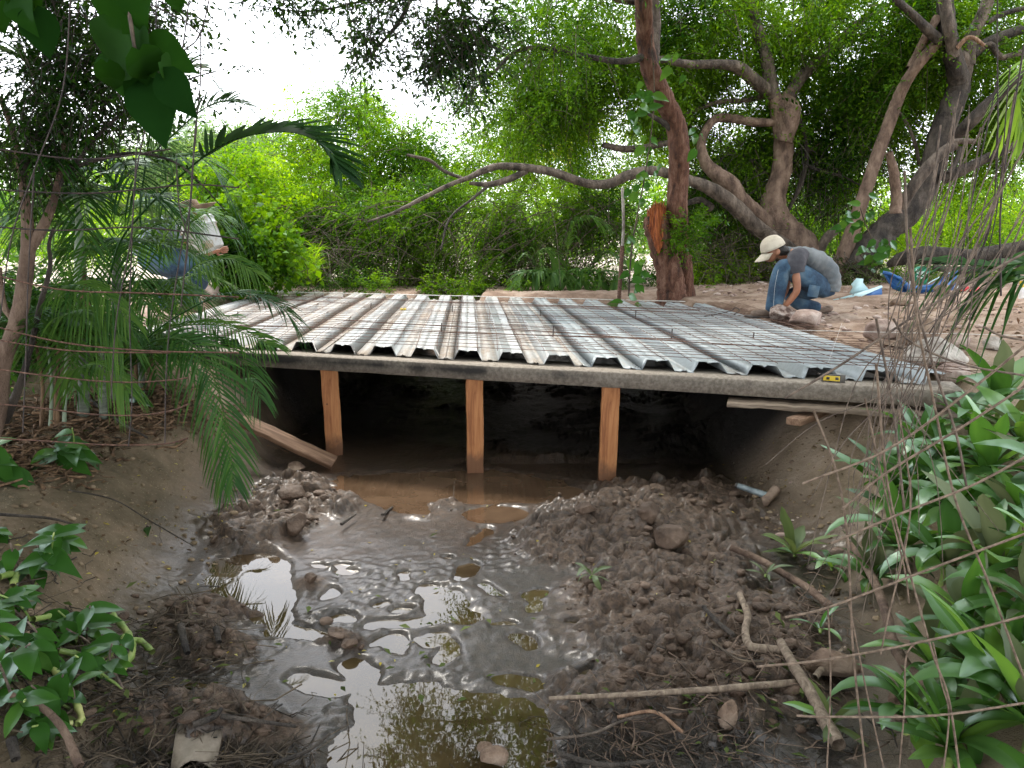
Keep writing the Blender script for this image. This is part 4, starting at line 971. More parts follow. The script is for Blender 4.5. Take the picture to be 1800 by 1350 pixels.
limb(t3, [(1676, 100, D-.3, 9), (1668, 50, D-.4, 10), (1660, 0, D-.4, 9), (1655, -50, D-.4, 9)], 'bark_gray', 'branch', 12, 5)
limb(t3, [(1650, 70, D-.3, 9), (1628, 50, D-.4, 8), (1605, 25, D-.5, 6), (1575, 0, D-.6, 6), (1560, -20, D-.6, 5)], 'bark_dark', 'branch', 10, 5)
limb(t3, [(1648, 75, D-.2, 8.10), (1625, 100, D-.2, 9.00), (1598, 135, D-.1, 9.00), (1578, 175, D, 9.90), (1558, 230, D, 10.80), (1540, 280, D, 10.80), (1525, 325, D, 10.80), (1510, 370, D, 11.70), (1497, 410, D, 12.60), (1480, 455, D, 12.60), (1470, 490, D, 13.50)], 'bark_pink', 'second_stem', 12, 6)
limb(t3, [(1648, 30, D-.2, 7), (1630, 60, D-.2, 7), (1615, 90, D-.1, 7), (1600, 120, D-.1, 7)], 'bark_pink', 'branch', 10, 5)
limb(t3, [(1680, 240, D-.1, 9), (1705, 215, D-.3, 11), (1735, 185, D-.4, 10), (1770, 155, D-.5, 9), (1820, 120, D-.7, 8)], 'bark_dark', 'branch', 12, 5)
limb(t3, [(1655, 315, D-.2, 10), (1690, 300, D-.3, 9), (1730, 280, D-.4, 8), (1770, 262, D-.5, 7), (1830, 240, D-.6, 6)], 'bark_dark', 'branch', 10, 5)
limb(t3, [(1584, 365, D-.4, 10), (1600, 335, D-.5, 10), (1630, 295, D-.5, 10), (1660, 265, D-.5, 9), (1680, 255, D-.5, 8)], 'bark_gray', 'branch', 10, 5)
limb(t3, [(1672, 250, D-.5, 5), (1695, 248, D-.55, 5), (1716, 249, D-.6, 4)], 'bark_gray', 'branch', 8, 5)
limb(t3, [(1690, 258, D-.3, 4), (1680, 285, D-.3, 4), (1668, 305, D-.3, 6)], 'bark_dark', 'branch', 8, 5)
limb(t3, [(1574, 375, D-.5, 10), (1576, 345, D-.5, 9), (1570, 300, D-.55, 8), (1563, 268, D-.6, 6)], 'bark_pink', 'dead_stub', 10, 6, .3)
limb(t3, [(1572, 188, D+.3, 2), (1590, 210, D+.3, 3), (1608, 250, D+.3, 3), (1616, 290, D+.3, 3)], 'bark_gray', 'branch', 6, 5)
limb(t3, [(1710, 95, D, 9), (1740, 72, D, 8), (1800, 50, D, 7), (1840, 40, D, 6)], 'bark_dark', 'branch', 8, 5)
limb(t3, [(1735, 40, D, 4), (1770, 22, D, 4), (1830, 8, D, 4)], 'bark_dark', 'branch', 8, 5)
limb(t3, [(1712, 96, D, 3), (1740, 78, D-.1, 5), (1760, 100, D-.1, 5), (1800, 90, D-.1, 5), (1840, 70, D-.1, 4)], 'bark_gray', 'branch', 8, 5)
limb(t3, [(1682, 85, D-.4, 4), (1698, 68, D-.45, 3.5), (1712, 67, D-.5, 3.5), (1730, 80, D-.5, 3)], 'timber_old', 'torn_bark', 6, 5)
crown(t3, [(1600, 90, 12, 110, 110, 1.2), (1730, 60, 12, 120, 100, 1.2), (1780, 200, 12, 90, 100, 1), (1530, 170, 12.4, 80, 100, .9), (1620, 220, 12.6, 80, 80, .8), (1530, 20, 11.8, 100, 70, 1)], 84000, .050, 'leaf_mid', tl=.5, thr=-.06, vb=.28)
crown(t3, [(1760, 150, 12.5, 90, 120, 1), (1500, 280, 12.9, 60, 70, .7), (1740, 330, 12.8, 90, 50, .8)], 15000, .045, 'leaf_bright', tl=.5, name='sunlit_crown', vb=-.1, thr=-.02)

# ---- fallen log, roots
t4 = tree(at(1680, 450, 10.3), 'thick dark fallen log lying behind the blue plastic at the right', 'log', name='fallen_log')
limb(t4, [(1560, 466, 10.5, 5), (1585, 455, 10.4, 12), (1620, 449, 10.3, 16), (1660, 450, 10.2, 15), (1700, 452, 10.1, 14), (1750, 445, 10, 14), (1830, 432, 9.8, 15)], 'bark_dark', 'log_body', 16, 7, .14)
limb(t4, [(1640, 470, 10, 5), (1690, 475, 9.9, 7), (1750, 468, 9.8, 6), (1820, 462, 9.7, 6)], 'bark_dark', 'side_branch', 8, 5)
t5 = tree(at(1500, 500, 10.6), 'tangle of dry roots at the foot of the leaning tree', 'roots', name='root_tangle')
for k in range(26):
    u = random.uniform(1462, 1560); v = random.uniform(440, 505)
    P = [at(u+random.uniform(-8, 8)*j+random.choice((-1, 1))*3, v+j*random.uniform(3, 14), 10.5+random.uniform(-.2, .2)) for j in range(4)]
    V, F = one_tube(P, .012, .005, 5, 4); o = child(t5, 'root', V, F, M['drytwig'])
crown(t5, [(1500, 480, 10.6, 40, 26, .4)], 500, .05, 'wilted', tl=.3, wood=1.0, name='dead_leaves')

# ---- background trees, left to right
def bgtree(lab, cat, base, trunk, blobs, n, size, mat, name='bushy_tree', r=9, **k):
    t = tree(at(*base), lab, cat, name=name)
    for tr in trunk: limb(t, tr, 'bark_gray', 'trunk' if tr is trunk[0] else 'branch', 8, 5)
    crown(t, blobs, n, size, mat, **k); return t
bgtree('tall bright green domed tree rising above the left half of the deck against the sky', 'tree', (600, 480, 15), [[(620, 490, 15, 9), (610, 420, 15, 7), (590, 330, 15, 5), (570, 240, 15, 3)], [(600, 400, 15, 5), (660, 320, 15, 4), (690, 250, 15, 2)]],
       [(590, 235, 15, 95, 75, 1.2), (520, 300, 14.6, 100, 70, 1.1), (670, 290, 14.6, 100, 80, 1.1), (600, 340, 14.2, 120, 70, 1), (640, 195, 15, 60, 40, .8), (720, 260, 14.8, 60, 45, .8)], 46000, .05, 'leaf_bright', vb=.02, thr=-.1, wr=.45)
bgtree('yellow-green feathery tree in the middle of the background behind the long horizontal limb', 'tree', (900, 480, 16), [[(900, 480, 16, 7), (890, 400, 16, 6), (930, 300, 16, 4), (960, 200, 16, 3)]],
       [(860, 275, 15.5, 90, 50, 1), (960, 250, 15.5, 90, 80, 1), (1040, 290, 15.5, 90, 60, 1), (1000, 200, 16, 70, 50, .8), (780, 300, 15.5, 60, 34, .8), (1130, 250, 15, 60, 60, .8)], 36000, .048, 'leaf_bright', vb=.12, thr=-.12)
bgtree('pale yellow flowering bush top beside the reddish trunk, in the middle distance', 'bush', (1000, 260, 14.6), [[(1010, 330, 14.6, 3), (1000, 250, 14.6, 2)]],
       [(950, 215, 14.6, 22, 50, .4), (1000, 215, 14.6, 44, 30, .4), (1010, 190, 14.6, 30, 20, .4)], 5500, .045, 'leaf_yellow', name='flowering_bush', vb=.25, thr=-.2)
bgtree('dense mid-green shrub with dry stems behind the left half of the deck', 'shrub', (640, 500, 12.6), [[(650, 515, 12.6, 7), (640, 460, 12.6, 5), (600, 400, 12.6, 3)], [(690, 515, 12.6, 5), (720, 440, 12.6, 4), (760, 380, 12.6, 2)]],
       [(600, 420, 12.6, 80, 60, .8), (700, 400, 12.4, 80, 60, .8), (640, 480, 12.3, 100, 34, .6), (560, 370, 12.8, 70, 40, .7), (760, 360, 12.6, 60, 40, .6)], 42000, .044, 'leaf_mid', vb=.25, name='dense_shrub')
bgtree('dark shrub full of drooping dry twigs behind the middle of the deck', 'shrub', (840, 510, 12.4), [[(850, 515, 12.4, 8), (845, 460, 12.4, 6), (870, 400, 12.4, 4)], [(930, 515, 12.4, 6), (935, 460, 12.4, 6), (925, 420, 12.4, 5)]],
       [(840, 400, 12.6, 90, 60, .8), (960, 380, 12.6, 90, 50, .8), (900, 460, 12.4, 110, 40, .6), (1050, 380, 12.4, 60, 50, .6), (760, 460, 12.4, 50, 40, .5)], 40000, .042, 'leaf_mid', vb=.15, name='dark_shrub')
bgtree('sunlit shrub under the spreading tree, left of the crouching man', 'shrub', (1270, 490, 13), [[(1280, 510, 13, 4), (1270, 450, 13, 3)]],
       [(1260, 450, 13, 60, 34, .6), (1330, 440, 13.4, 70, 40, .6), (1240, 490, 12.2, 60, 24, .5), (1310, 490, 12.2, 60, 26, .5)], 24000, .045, 'leaf_bright', vb=-.05, name='low_shrub')
bgtree('bright shrubs seen between the leaning tree and the fallen log', 'shrub', (1650, 430, 15), [[(1650, 470, 15, 4), (1655, 400, 15, 3)]],
       [(1640, 400, 15, 90, 50, 1), (1740, 380, 15, 100, 60, 1), (1560, 420, 14.5, 60, 40, .8), (1800, 420, 14, 60, 50, .8), (1430, 420, 14.5, 70, 50, .8), (1480, 350, 15, 70, 60, .8)], 32000, .05, 'leaf_bright', vb=.05, name='bright_shrub')
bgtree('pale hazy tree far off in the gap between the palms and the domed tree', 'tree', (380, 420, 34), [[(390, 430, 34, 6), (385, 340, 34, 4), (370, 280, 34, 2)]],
       [(370, 260, 34, 60, 34, 2.2), (420, 290, 34, 60, 40, 2.2), (350, 310, 34, 70, 40, 2.2), (300, 290, 34, 60, 40, 2.2), (440, 250, 36, 40, 24, 2), (220, 330, 34, 90, 60, 2)], 42000, .14, 'leaf_haze', name='hazy_tree', tl=1.3, thr=-.1)
bgtree('shrub with round glossy leaves behind the white bucket', 'shrub', (430, 490, 9.6), [[(440, 495, 9.6, 4), (438, 440, 9.6, 3.5), (425, 390, 9.6, 2)], [(440, 445, 9.6, 2.5), (470, 410, 9.6, 1.5)], [(438, 470, 9.6, 2.5), (400, 440, 9.6, 1.5)]],
       [(430, 390, 9.8, 56, 50, .5), (400, 430, 9.8, 40, 36, .4), (470, 420, 9.8, 40, 36, .4), (440, 460, 9.8, 50, 24, .4)], 3600, .085, 'leaf_mid', vb=.2, wr=.7, name='glossy_shrub', tl=.35, per=7)
bgtree('yellow-green leafy mass climbing behind the glossy shrub', 'shrub', (450, 400, 12.5), [[(460, 480, 12.5, 4), (440, 350, 12.5, 2)]],
       [(430, 330, 12.5, 70, 55, .8), (500, 380, 12.5, 60, 50, .7), (380, 380, 12.8, 50, 60, .7), (500, 440, 12.2, 50, 40, .6)], 22000, .052, 'leaf_bright', vb=.15, name='leafy_bush', wr=.55)
# willowy grassy plant
t = tree(at(500, 505, 10.4), 'clump of bright narrow-leaved plants at the left far corner of the deck', 'plant', name='narrow_leaved_plant')
Q = []; DD = []; 
for k in range(110):
    c_ = at(random.uniform(425, 560), random.uniform(455, 508), random.uniform(10.2, 11.2)); 
    for j in range(14): Q.append(c_+Vector((0, 0, .015*j))); a = random.uniform(0, 6.28); DD.append((math.cos(a), math.sin(a)*.6, random.uniform(.1, .9)))
Q = np.array([q[:] for q in Q]); DD = np.array(DD); LL = rng.uniform(.10, .24, len(Q)); V, F = leaf_quads(Q, DD, LL, LL*.09, .1)
child(t, 'foliage', V, F, M['leaf_bright'], attrs={'v': np.repeat(np.clip(rng.normal(.72, .15, len(Q)), 0, 1), 4)}, smooth=False)
# far wood and mid-distance masses
fw = tree((0, 48, 0), None, None, name='distant_wood'); fw['kind'] = 'stuff'
crown_w(fw, [(x, 40+2*math.cos(x), 1.8, 3.4, 2.5, 2.2) for x in np.arange(-46, 50, 4.0)]+[(x, 46+3*math.sin(x), 2.8+1.2*math.sin(x*.7), 3.6, 2.5, 3.0+.9*math.sin(x*1.3)) for x in np.arange(-48, 50, 4.2)], 90000, .22, 'leaf_haze', tl=1.6, thr=-.3, wr=.6, wood=0, name='distant_foliage', vb=-.1, kind='stuff')
mw = tree((0, 22, 0), None, None, name='undergrowth'); mw['kind'] = 'stuff'
crown_w(mw, [(x, 20+1.5*math.sin(x*2), 1.9+.5*math.sin(x*1.7), 1.6, 1.2, 1.5+.5*math.sin(x*2.3)) for x in list(np.arange(-6.5, 14, 1.4))+[-15, -13.5, -12, -10.5, -8.5]], 84000, .075, 'leaf_bright', tl=.6, thr=-.12, wood=.1, name='sunlit_foliage', vb=-.08, kind='stuff')
low = tree((0, 11.5, .9), None, None, name='ground_cover'); low['kind'] = 'stuff'
crown_w(low, [(x, 12.0+.5*math.sin(x*3), .95, .5, .35, .22) for x in np.arange(-3.2, 6.5, .7)]+[(x, 10.9+.2*math.sin(x*5), .9, .3, .2, .12) for x in np.arange(-3.0, 1.2, .6)]+[(x, 10.6, .95, .4, .3, .2) for x in np.arange(3.2, 9, .8)], 26000, .04, 'leaf_mid', tl=.22, thr=-.05, wood=.3, droop=-.2, name='low_leaves', vb=.15, kind='stuff')
# dry drooping twigs of the understorey
ut = tree(at(900, 420, 12), None, None, name='dry_brush'); ut['kind'] = 'stuff'
fine_twigs(ut, (560, 350, 1120, 490), 520, 'drytwig', (.4, 1.2), .0055, .9, -.5, Yr=(11.2, 12.6))
fine_twigs(ut, (1220, 400, 1360, 500), 320, 'drytwig', (.3, .8), .005, .3, 0, Yr=(11.2, 12.4))
fine_twigs(ut, (1180, 230, 1560, 400), 420, 'bark_dark', (.3, .9), .007, 1.1, -.2, Yr=(12.0, 13))
fine_twigs(ut, (400, 400, 600, 500), 200, 'drytwig', (.3, .9), .005, .3, 0, Yr=(10.2, 12))

# ---- overhanging dark sprays in the upper left centre (a near branch), and the canopy above the ditch
ob = tree(at(700, -60, 5.5), 'dark small-leaved branch hanging into the white sky from the top of the picture', 'branch', name='overhanging_branch')
D = 5.6
for pl in ([(760, -90, D, 6), (730, -20, D, 4), (700, 40, D, 3), (640, 110, D, 1.5)], [(800, -80, D, 5), (810, 0, D, 3), (830, 80, D, 2.5), (835, 145, D, 1.2)], [(720, -40, D, 3), (640, 0, D, 2), (540, 20, D, 1.5), (440, 8, D, .8)],
           [(560, 14, D, 1), (575, 50, D, .8), (610, 85, D, .8), (690, 120, D, .6)], [(760, -60, D, 3), (770, 40, D, 2), (760, 110, D, 1.2)]): limb(ob, pl, 'bark_dark', 'branch', 6, 5)
crown(ob, [(690, 10, D, 90, 40, .35), (750, 55, D, 60, 50, .4), (820, 40, D, 50, 50, .45), (640, 60, D, 40, 40, .25), (560, 5, D, 60, 14, .2), (480, 2, D, 50, 10, .15), (828, 120, D, 24, 50, .3), (740, 110, D, 20, 30, .15)], 3900, .040, 'leaf_dark', tl=.26, thr=.0, freq=5, droop=.5, per=9, name='leaves', wood=.8, woodmat='bark_dark')
def along(root, pts, n, size, mat, spread=.05, name='leaves', wr=.45, vb=0):
    P = cat_rom([at(*p[:3])[:] for p in pts], 8); k = rng.integers(0, len(P)-1, n); f = rng.random((n, 1)); Q = P[k]*(1-f)+P[k+1]*f+rng.normal(size=(n, 3))*spread*.3
    DD = unit(P[k+1]-P[k])*.6+rng.normal(size=(n, 3))*.7; LL = size*rng.uniform(.6, 1.2, n); V, F = leaf_quads(Q, DD, LL, LL*wr)
    return child(root, name, V, F, M[mat], attrs={'v': np.repeat(np.clip(rng.normal(.5+vb, .2, n), 0, 1), 4)}, smooth=False)
along(ob, [(560, 14, D), (575, 50, D), (610, 85, D), (690, 122, D)], 90, .042, 'leaf_dark')
al = [(720, -40, D), (640, 0, D), (540, 20, D), (430, 4, D)]; along(ob, al, 200, .04, 'leaf_dark', .1)
# roof of leaves over the ditch (its reflection lies in the pools)
oc = tree((.5, 6.5, 4.4), 'leafy canopy branch above the ditch, seen mirrored in the pools', 'branch', name='canopy_branch')
V, F = one_tube([(4.5, 7.5, 4.0), (2.5, 7, 4.3), (.8, 6.4, 4.2), (-.6, 6.0, 3.9)], .07, .015, 8, 6); child(oc, 'limb', V, F, M['bark_gray'])
V, F = one_tube([(1.6, 6.7, 4.3), (.6, 5.6, 4.2), (-.2, 4.9, 4.0)], .03, .008, 8, 6); child(oc, 'branch', V, F, M['bark_gray'])
crown_w(oc, [(1.6, 6.6, 4.3, 1.2, .9, .5), (.2, 6.1, 4.0, .75, .7, .42), (.3, 5.0, 3.9, .6, .5, .35), (2.4, 5.2, 4.3, 1.0, .9, .6), (2.8, 8, 5, 1.6, 1.4, .9), (3.3, 3.4, 4, 1.2, 1.2, .6)], 26000, .05, 'leaf_mid', tl=.35, thr=-.02, wood=.4)

hc_ = tree((-.3, 11.5, 6.2), 'high leafy boughs above the far bank, mirrored in the big front pool', 'bough', name='high_boughs')
V, F = one_tube([(2.6, 12.2, 6.0), (1.2, 11.8, 6.4), (-.4, 11.6, 6.5), (-2.0, 11.2, 6.2)], .07, .015, 8, 6); child(hc_, 'limb', V, F, M['bark_gray'])
crown_w(hc_, [(1.2, 11.6, 6.1, 1.1, 1, .8), (-.2, 11.4, 6.3, .8, .9, .9), (-1.5, 11.2, 6.6, .8, .8, .7), (.6, 11.8, 7.6, 1.3, 1, .7), (2.6, 11.5, 6.2, 1.0, 1, .9), (-.6, 10.6, 5.5, .4, .4, .35)], 20000, .06, 'leaf_mid', tl=.5, thr=.0, wood=.3)
# added unseen leaf roof for surrounding trees, blocks light over ditch and camera
rf = tree((0, 0, 6), None, None, name='light_block_canopy'); rf['kind'] = 'stuff'
RB = []
for x in np.arange(-7, 9.1, 1.7):
    for y in np.arange(-7, 8.1, 1.7):
        if x < 1.2 and x > -5 and y > 5.5: continue
        if .6 < x < 5.2 and -.5 < y < 5.8: continue  # gap left so light reaches the right bank
        RB.append((x+rng.normal()*.3, y+rng.normal()*.3, 5.6+rng.normal()*.35+(.6 if x > 3 else 0), 1.1, 1.1, .6))
crown_w(rf, RB, 66000, .20, 'leaf_mid', tl=.7, thr=-.25, wr=.6, wood=.1, name='light_block_leaves', kind='stuff')

# ================================================================== PALMS
def frond(root, pts, nl, ll, mat='palm', w=.013, name='frond', droop=.5, rr=.006, spread=1.0, twist=0, both=True, up=None, v0=.5, seg=5, stem=.22):
    """arching rachis through world points with paired drooping leaflets; one mesh"""
    P = cat_rom(pts, 7); K = len(P); s = np.linspace(stem, .99, nl); idx = s*(K-1); i0 = np.minimum(idx.astype(int), K-2); f = (idx-i0)[:, None]
    B = P[i0]*(1-f)+P[i0+1]*f; T = unit(P[i0+1]-P[i0])
    upv = np.array([0, 0, 1.]) if up is None else unit(np.array(up, float))
    S = unit(np.cross(T, upv)); Vs = []; Fs = []; vv = []; n = 0
    for sd in ((1, -1) if both else (1,)):
        L = ll*np.interp(s, [stem, .45, .8, 1], [.75, 1, .8, .45])*rng.uniform(.9, 1.08, nl)
        ang = np.interp(s, [0, 1], [1.15, .5])*spread
        D = unit(T*np.cos(ang)[:, None]+S*sd*np.sin(ang)[:, None]+upv*.22+rng.normal(size=(nl, 3))*.05)
        t = np.linspace(0, 1, seg+1)
        C_ = B[:, None]+D[:, None]*(L[:, None]*t)[..., None]+np.array([0, 0, -1.])*(droop*L[:, None]*t**2.1)[..., None]*rng.uniform(.6, 1.3, (nl, 1, 1))
        TT = unit(np.gradient(C_, axis=1)); WV = unit(np.cross(TT, upv+T[:, None]*.8))
        prof = np.interp(t, [0, .12, .45, .8, 1], [.35, .9, 1, .6, .04])*w/2
        V = np.stack([C_-WV*prof[None, :, None], C_+WV*prof[None, :, None]], 2).reshape(-1, 3)
        b = (np.arange(nl)*(seg+1)*2)[:, None]+np.arange(seg)[None]*2; b = b.reshape(-1)
        F = np.stack([b, b+1, b+3, b+2], -1); Vs.append(V); Fs.append(F+n); n += len(V)
        vv.append(np.repeat(np.clip(rng.normal(v0, .13, nl), 0, 1), (seg+1)*2))
    R = np.linspace(rr, rr*.25, K); V, F = tubes(P[None], R[None], 4); Vs.append(V); Fs.append(F+n); vv.append(np.full(len(V), min(1, v0+.2)))
    return child(root, name, np.vstack(Vs), np.vstack(Fs), M[mat], attrs={'v': np.concatenate(vv)})
def pf(*a): return [at(*q)[:] for q in a]

pa1 = empty('areca_palm', at(165, 745, 4.5), 'tall areca palm with a pale crownshaft and ringed stem in the left clump', 'palm', 'palms in the left clump')
limb(pa1, [(146, 748, 4.5, 11), (148, 660, 4.5, 9), (148, 600, 4.5, 9), (142, 540, 4.5, 10)], 'palm_stem', 'stem', 12, 4, .03)
limb(pa1, [(142, 560, 4.47, 9), (142, 500, 4.47, 11), (140, 440, 4.48, 8), (138, 380, 4.5, 5), (130, 330, 4.5, 4)], 'crownshaft', 'crownshaft', 12, 4, .03)
limb(pa1, [(148, 590, 4.45, 8), (150, 545, 4.44, 11), (147, 500, 4.45, 5), (149, 470, 4.46, 1)], 'dry_sheath', 'dry_sheath', 10, 4, .2)
def palm_crown(root, u, v, Yc, n, L, nl=30, ll=.34, mat='palm', up=.75, name='frond', seed=0, v0=.5, droop=.5, lo=0, hi=6.28, w=.012):
    r = random.Random(seed); c = at(u, v, Yc)
    for k in range(n):
        a = lo+(hi-lo)*(k+r.random()*.6)/n; Lk = L*r.uniform(.75, 1.15); e = up*r.uniform(.5, 1.3)
        h = Vector((math.cos(a), math.sin(a)*.85, 0)); P = [c]
        for j in range(1, 6):
            t = j/5; P.append(c+h*Lk*(t*.85)+Vector((0, 0, Lk*(e*t-.95*t*t*r.uniform(.75, 1.05)))))
        frond(root, [p[:] for p in P], nl, ll*r.uniform(.85, 1.1), mat, w, name, droop, .005, v0=v0+r.uniform(-.12, .12))
palm_crown(pa1, 135, 340, 4.5, 8, 1.15, 34, .36, seed=3, v0=.35, up=.95)
palm_crown(pa1, 135, 350, 4.55, 3, .75, 26, .28, seed=13, v0=.4, up=.5)
pa2 = empty('areca_palm', at(205, 730, 4.75), 'second areca palm with a grey ringed stem right of the pale crownshaft', 'palm', 'palms in the left clump')
limb(pa2, [(207, 735, 4.75, 9), (206, 640, 4.75, 8), (206, 560, 4.75, 9), (205, 500, 4.75, 8), (206, 440, 4.75, 6)], 'palm_stem', 'stem', 12, 4, .03)
palm_crown(pa2, 205, 450, 4.75, 11, .8, 28, .26, seed=5, v0=.65, up=.85)
palm_crown(pa2, 205, 520, 4.75, 6, .6, 24, .24, seed=6, v0=.6, up=.6)
pa3 = empty('areca_palm', at(255, 715, 4.95), "bushy young areca palm at the foot of the clump beside the concrete beam's end", 'palm', 'palms in the left clump')
for k, (u, r_) in enumerate(((245, 7), (262, 6), (235, 5))): limb(pa3, [(u, 730, 4.95, r_), (u+4, 660, 4.95, r_*.8), (u+8*(k-1), 590, 4.95, r_*.5)], 'dry_sheath' if k else 'palm_stem', 'stem', 8, 3, .1)
palm_crown(pa3, 250, 610, 4.95, 9, .7, 26, .22, seed=8, v0=.7, up=.8)
palm_crown(pa3, 280, 520, 5.2, 9, .65, 26, .22, seed=9, v0=.75, up=.8)
pa4 = empty('areca_palm', at(95, 760, 4.3), 'low cluster of thin palm shoots at the foot of the small left tree', 'palm', 'palms in the left clump')
for k, u in enumerate((72, 88, 100, 112, 96)): limb(pa4, [(u, 765, 4.3, 4), (u+3, 680, 4.3, 3), (u+8*(k-2)*.6, 600, 4.3, 2)], 'crownshaft' if k % 2 else 'dry_sheath', 'stem', 6, 3, .1)
palm_crown(pa4, 95, 610, 4.3, 12, .62, 26, .22, seed=21, v0=.55, up=.9, mat='palm')
palm_crown(pa4, 130, 560, 4.4, 5, .5, 22, .25, seed=22, v0=.85, up=.4)
# fronds that can be told apart
FR = empty('arching_palm', at(180, 560, 4.4), 'palm with one long dark frond arching right and others drooping over the beam end', 'palm', 'palms in the left clump')
limb(FR, [(182, 735, 4.42, 7), (180, 640, 4.4, 6), (178, 560, 4.4, 6)], 'palm_stem', 'stem', 10, 4, .03)
frond(FR, pf((180, 560, 4.4), (205, 440, 4.3), (250, 375, 4.15), (330, 298, 4.0), (400, 250, 3.9), (470, 233, 3.85), (530, 236, 3.8), (575, 262, 3.75), (598, 300, 3.7)), 42, .30, w=.024, droop=.12, v0=.25, up=(.1, -.2, 1), spread=.9, rr=.007, stem=.42)
frond(FR, pf((215, 640, 4.3), (270, 585, 4.2), (330, 545, 4.1), (395, 517, 4.0), (450, 520, 3.95), (500, 545, 3.9), (530, 590, 3.9)), 36, .19, w=.0105, droop=.5, v0=.25, spread=.9, stem=.4)
frond(FR, pf((215, 640, 4.4), (270, 600, 4.2), (330, 600, 4.0), (370, 650, 3.9), (392, 720, 3.8), (405, 790, 3.75), (410, 850, 3.7)), 38, .24, w=.012, droop=.45, v0=.5, spread=1.0, up=(.5, -.6, .3), rr=.006)
frond(FR, pf((210, 650, 4.4), (260, 610, 4.3), (310, 615, 4.2), (345, 680, 4.1), (372, 740, 4.0), (385, 800, 3.9), (392, 860, 3.85)), 26, .2, w=.011, droop=.7, v0=.65, up=(.4, -.7, .2))
frond(FR, pf((205, 650, 4.5), (280, 585, 4.4), (370, 570, 4.3), (440, 590, 4.2), (480, 610, 4.15)), 34, .22, w=.0105, droop=.6, v0=.7, up=(.1, -.4, 1))
frond(FR, pf((205, 660, 4.5), (290, 610, 4.4), (370, 600, 4.35), (430, 640, 4.3), (458, 700, 4.3)), 30, .22, w=.0105, droop=.8, v0=.45, up=(.2, -.5, .8))
frond(FR, pf((205, 660, 4.5), (260, 580, 4.4), (330, 480, 4.3), (400, 455, 4.2), (450, 480, 4.15)), 34, .22, w=.0105, droop=.8, v0=.8, up=(0, -.4, 1))
frond(FR, pf((150, 560, 4.2), (110, 520, 4.1), (130, 500, 3.95), (180, 515, 3.85), (225, 560, 3.8)), 30, .22, w=.0105, droop=.9, v0=.75, up=(0, -.3, 1))
frond(FR, pf((120, 600, 4.1), (110, 560, 4.0), (150, 545, 3.85), (190, 565, 3.8), (215, 600, 3.8)), 28, .22, w=.0105, droop=1.0, v0=.7, up=(0, -.3, 1))
frond(FR, pf((110, 720, 4.1), (125, 660, 4.0), (165, 640, 3.85), (200, 655, 3.8), (225, 690, 3.8)), 26, .19, w=.0105, droop=1.0, v0=.85, mat='palm', up=(0, -.3, 1))
frond(FR, pf((230, 520, 4.6), (300, 400, 4.6), (340, 370, 4.6), (400, 380, 4.6)), 30, .22, w=.012, mat='palm_bright', droop=.8, v0=.6)
frond(FR, pf((250, 330, 4.6), (270, 200, 4.6), (300, 130, 4.6), (350, 120, 4.6), (400, 170, 4.6)), 36, .34, w=.012, droop=.35, v0=.3)
frond(FR, pf((200, 340, 4.5), (210, 240, 4.5), (200, 150, 4.5), (150, 80, 4.5), (90, 60, 4.5)), 36, .32, w=.012, droop=.35, v0=.3)
frond(FR, pf((200, 330, 4.6), (290, 250, 4.6), (360, 190, 4.6), (420, 180, 4.6), (470, 220, 4.6)), 38, .28, w=.010, droop=.3, v0=.3)
frond(FR, pf((120, 300, 4.4), (90, 200, 4.4), (60, 120, 4.4), (10, 90, 4.4)), 34, .34, w=.012, droop=.35, v0=.5, mat='palm')
us = tree(at(110, 700, 5.6), 'leafy low shrub filling in behind the palm stems at the left', 'shrub', name='understory_shrub')
crown(us, [(60, 560, 5.8, 70, 60, .4), (150, 600, 5.8, 70, 60, .4), (240, 620, 5.6, 40, 40, .3), (20, 640, 5.2, 50, 60, .3), (110, 660, 5.4, 80, 40, .3)], 5200, .06, 'vine_leaf', tl=.3, per=9, thr=-.15, vb=.1)
palm_crown(pa3, 210, 380, 5.4, 8, .9, 30, .28, seed=31, v0=.7, up=.7)
bp = empty('background_palm', at(930, 520, 11.5), 'small bright palm with a curved upright frond behind the middle of the deck', 'palm')
frond(bp, pf((1000, 500, 11.5), (998, 440, 11.5), (1005, 400, 11.5), (1030, 382, 11.4), (1055, 390, 11.3)), 30, .5, w=.035, mat='palm_bright', droop=.7, v0=.6, rr=.012)
frond(bp, pf((960, 510, 11.6), (950, 480, 11.5), (940, 450, 11.4), (965, 440, 11.3), (980, 470, 11.2)), 24, .5, w=.035, droop=.8, v0=1, rr=.01)
frond(bp, pf((1030, 510, 11.6), (1040, 470, 11.5), (1065, 445, 11.4), (1090, 455, 11.3)), 24, .4, w=.03, droop=.6, v0=1, rr=.01)
for k in range(7): frond(bp, pf((960+k*14, 518, 11.2), (940+k*18, 485, 11.1), (920+k*26, 478, 11.0), (905+k*30, 500, 10.9)), 20, .35, w=.03, droop=.7, v0=.8, rr=.008)
rp = empty('hanging_frond', at(1800, 470, 3.0), 'drooping palm frond reaching in from the right edge above the rocks', 'palm frond')
frond(rp, pf((1860, 440, 3.0), (1800, 462, 3.0), (1740, 468, 3.05), (1680, 462, 3.1), (1640, 458, 3.15)), 24, .30, w=.022, droop=1.0, v0=.4, up=(0, -.3, 1), stem=.05)
frond(rp, pf((1870, 450, 2.9), (1810, 485, 2.9), (1760, 500, 2.95), (1715, 520, 3.0)), 16, .24, w=.018, droop=.9, v0=.6, up=(0, -.3, 1), stem=.05)
frond(rp, pf((1860, 70, 3.0), (1810, 110, 3.0), (1795, 170, 3.0), (1800, 230, 3.0)), 16, .2, w=.02, droop=.6, v0=.8, mat='palm_bright', stem=.05)

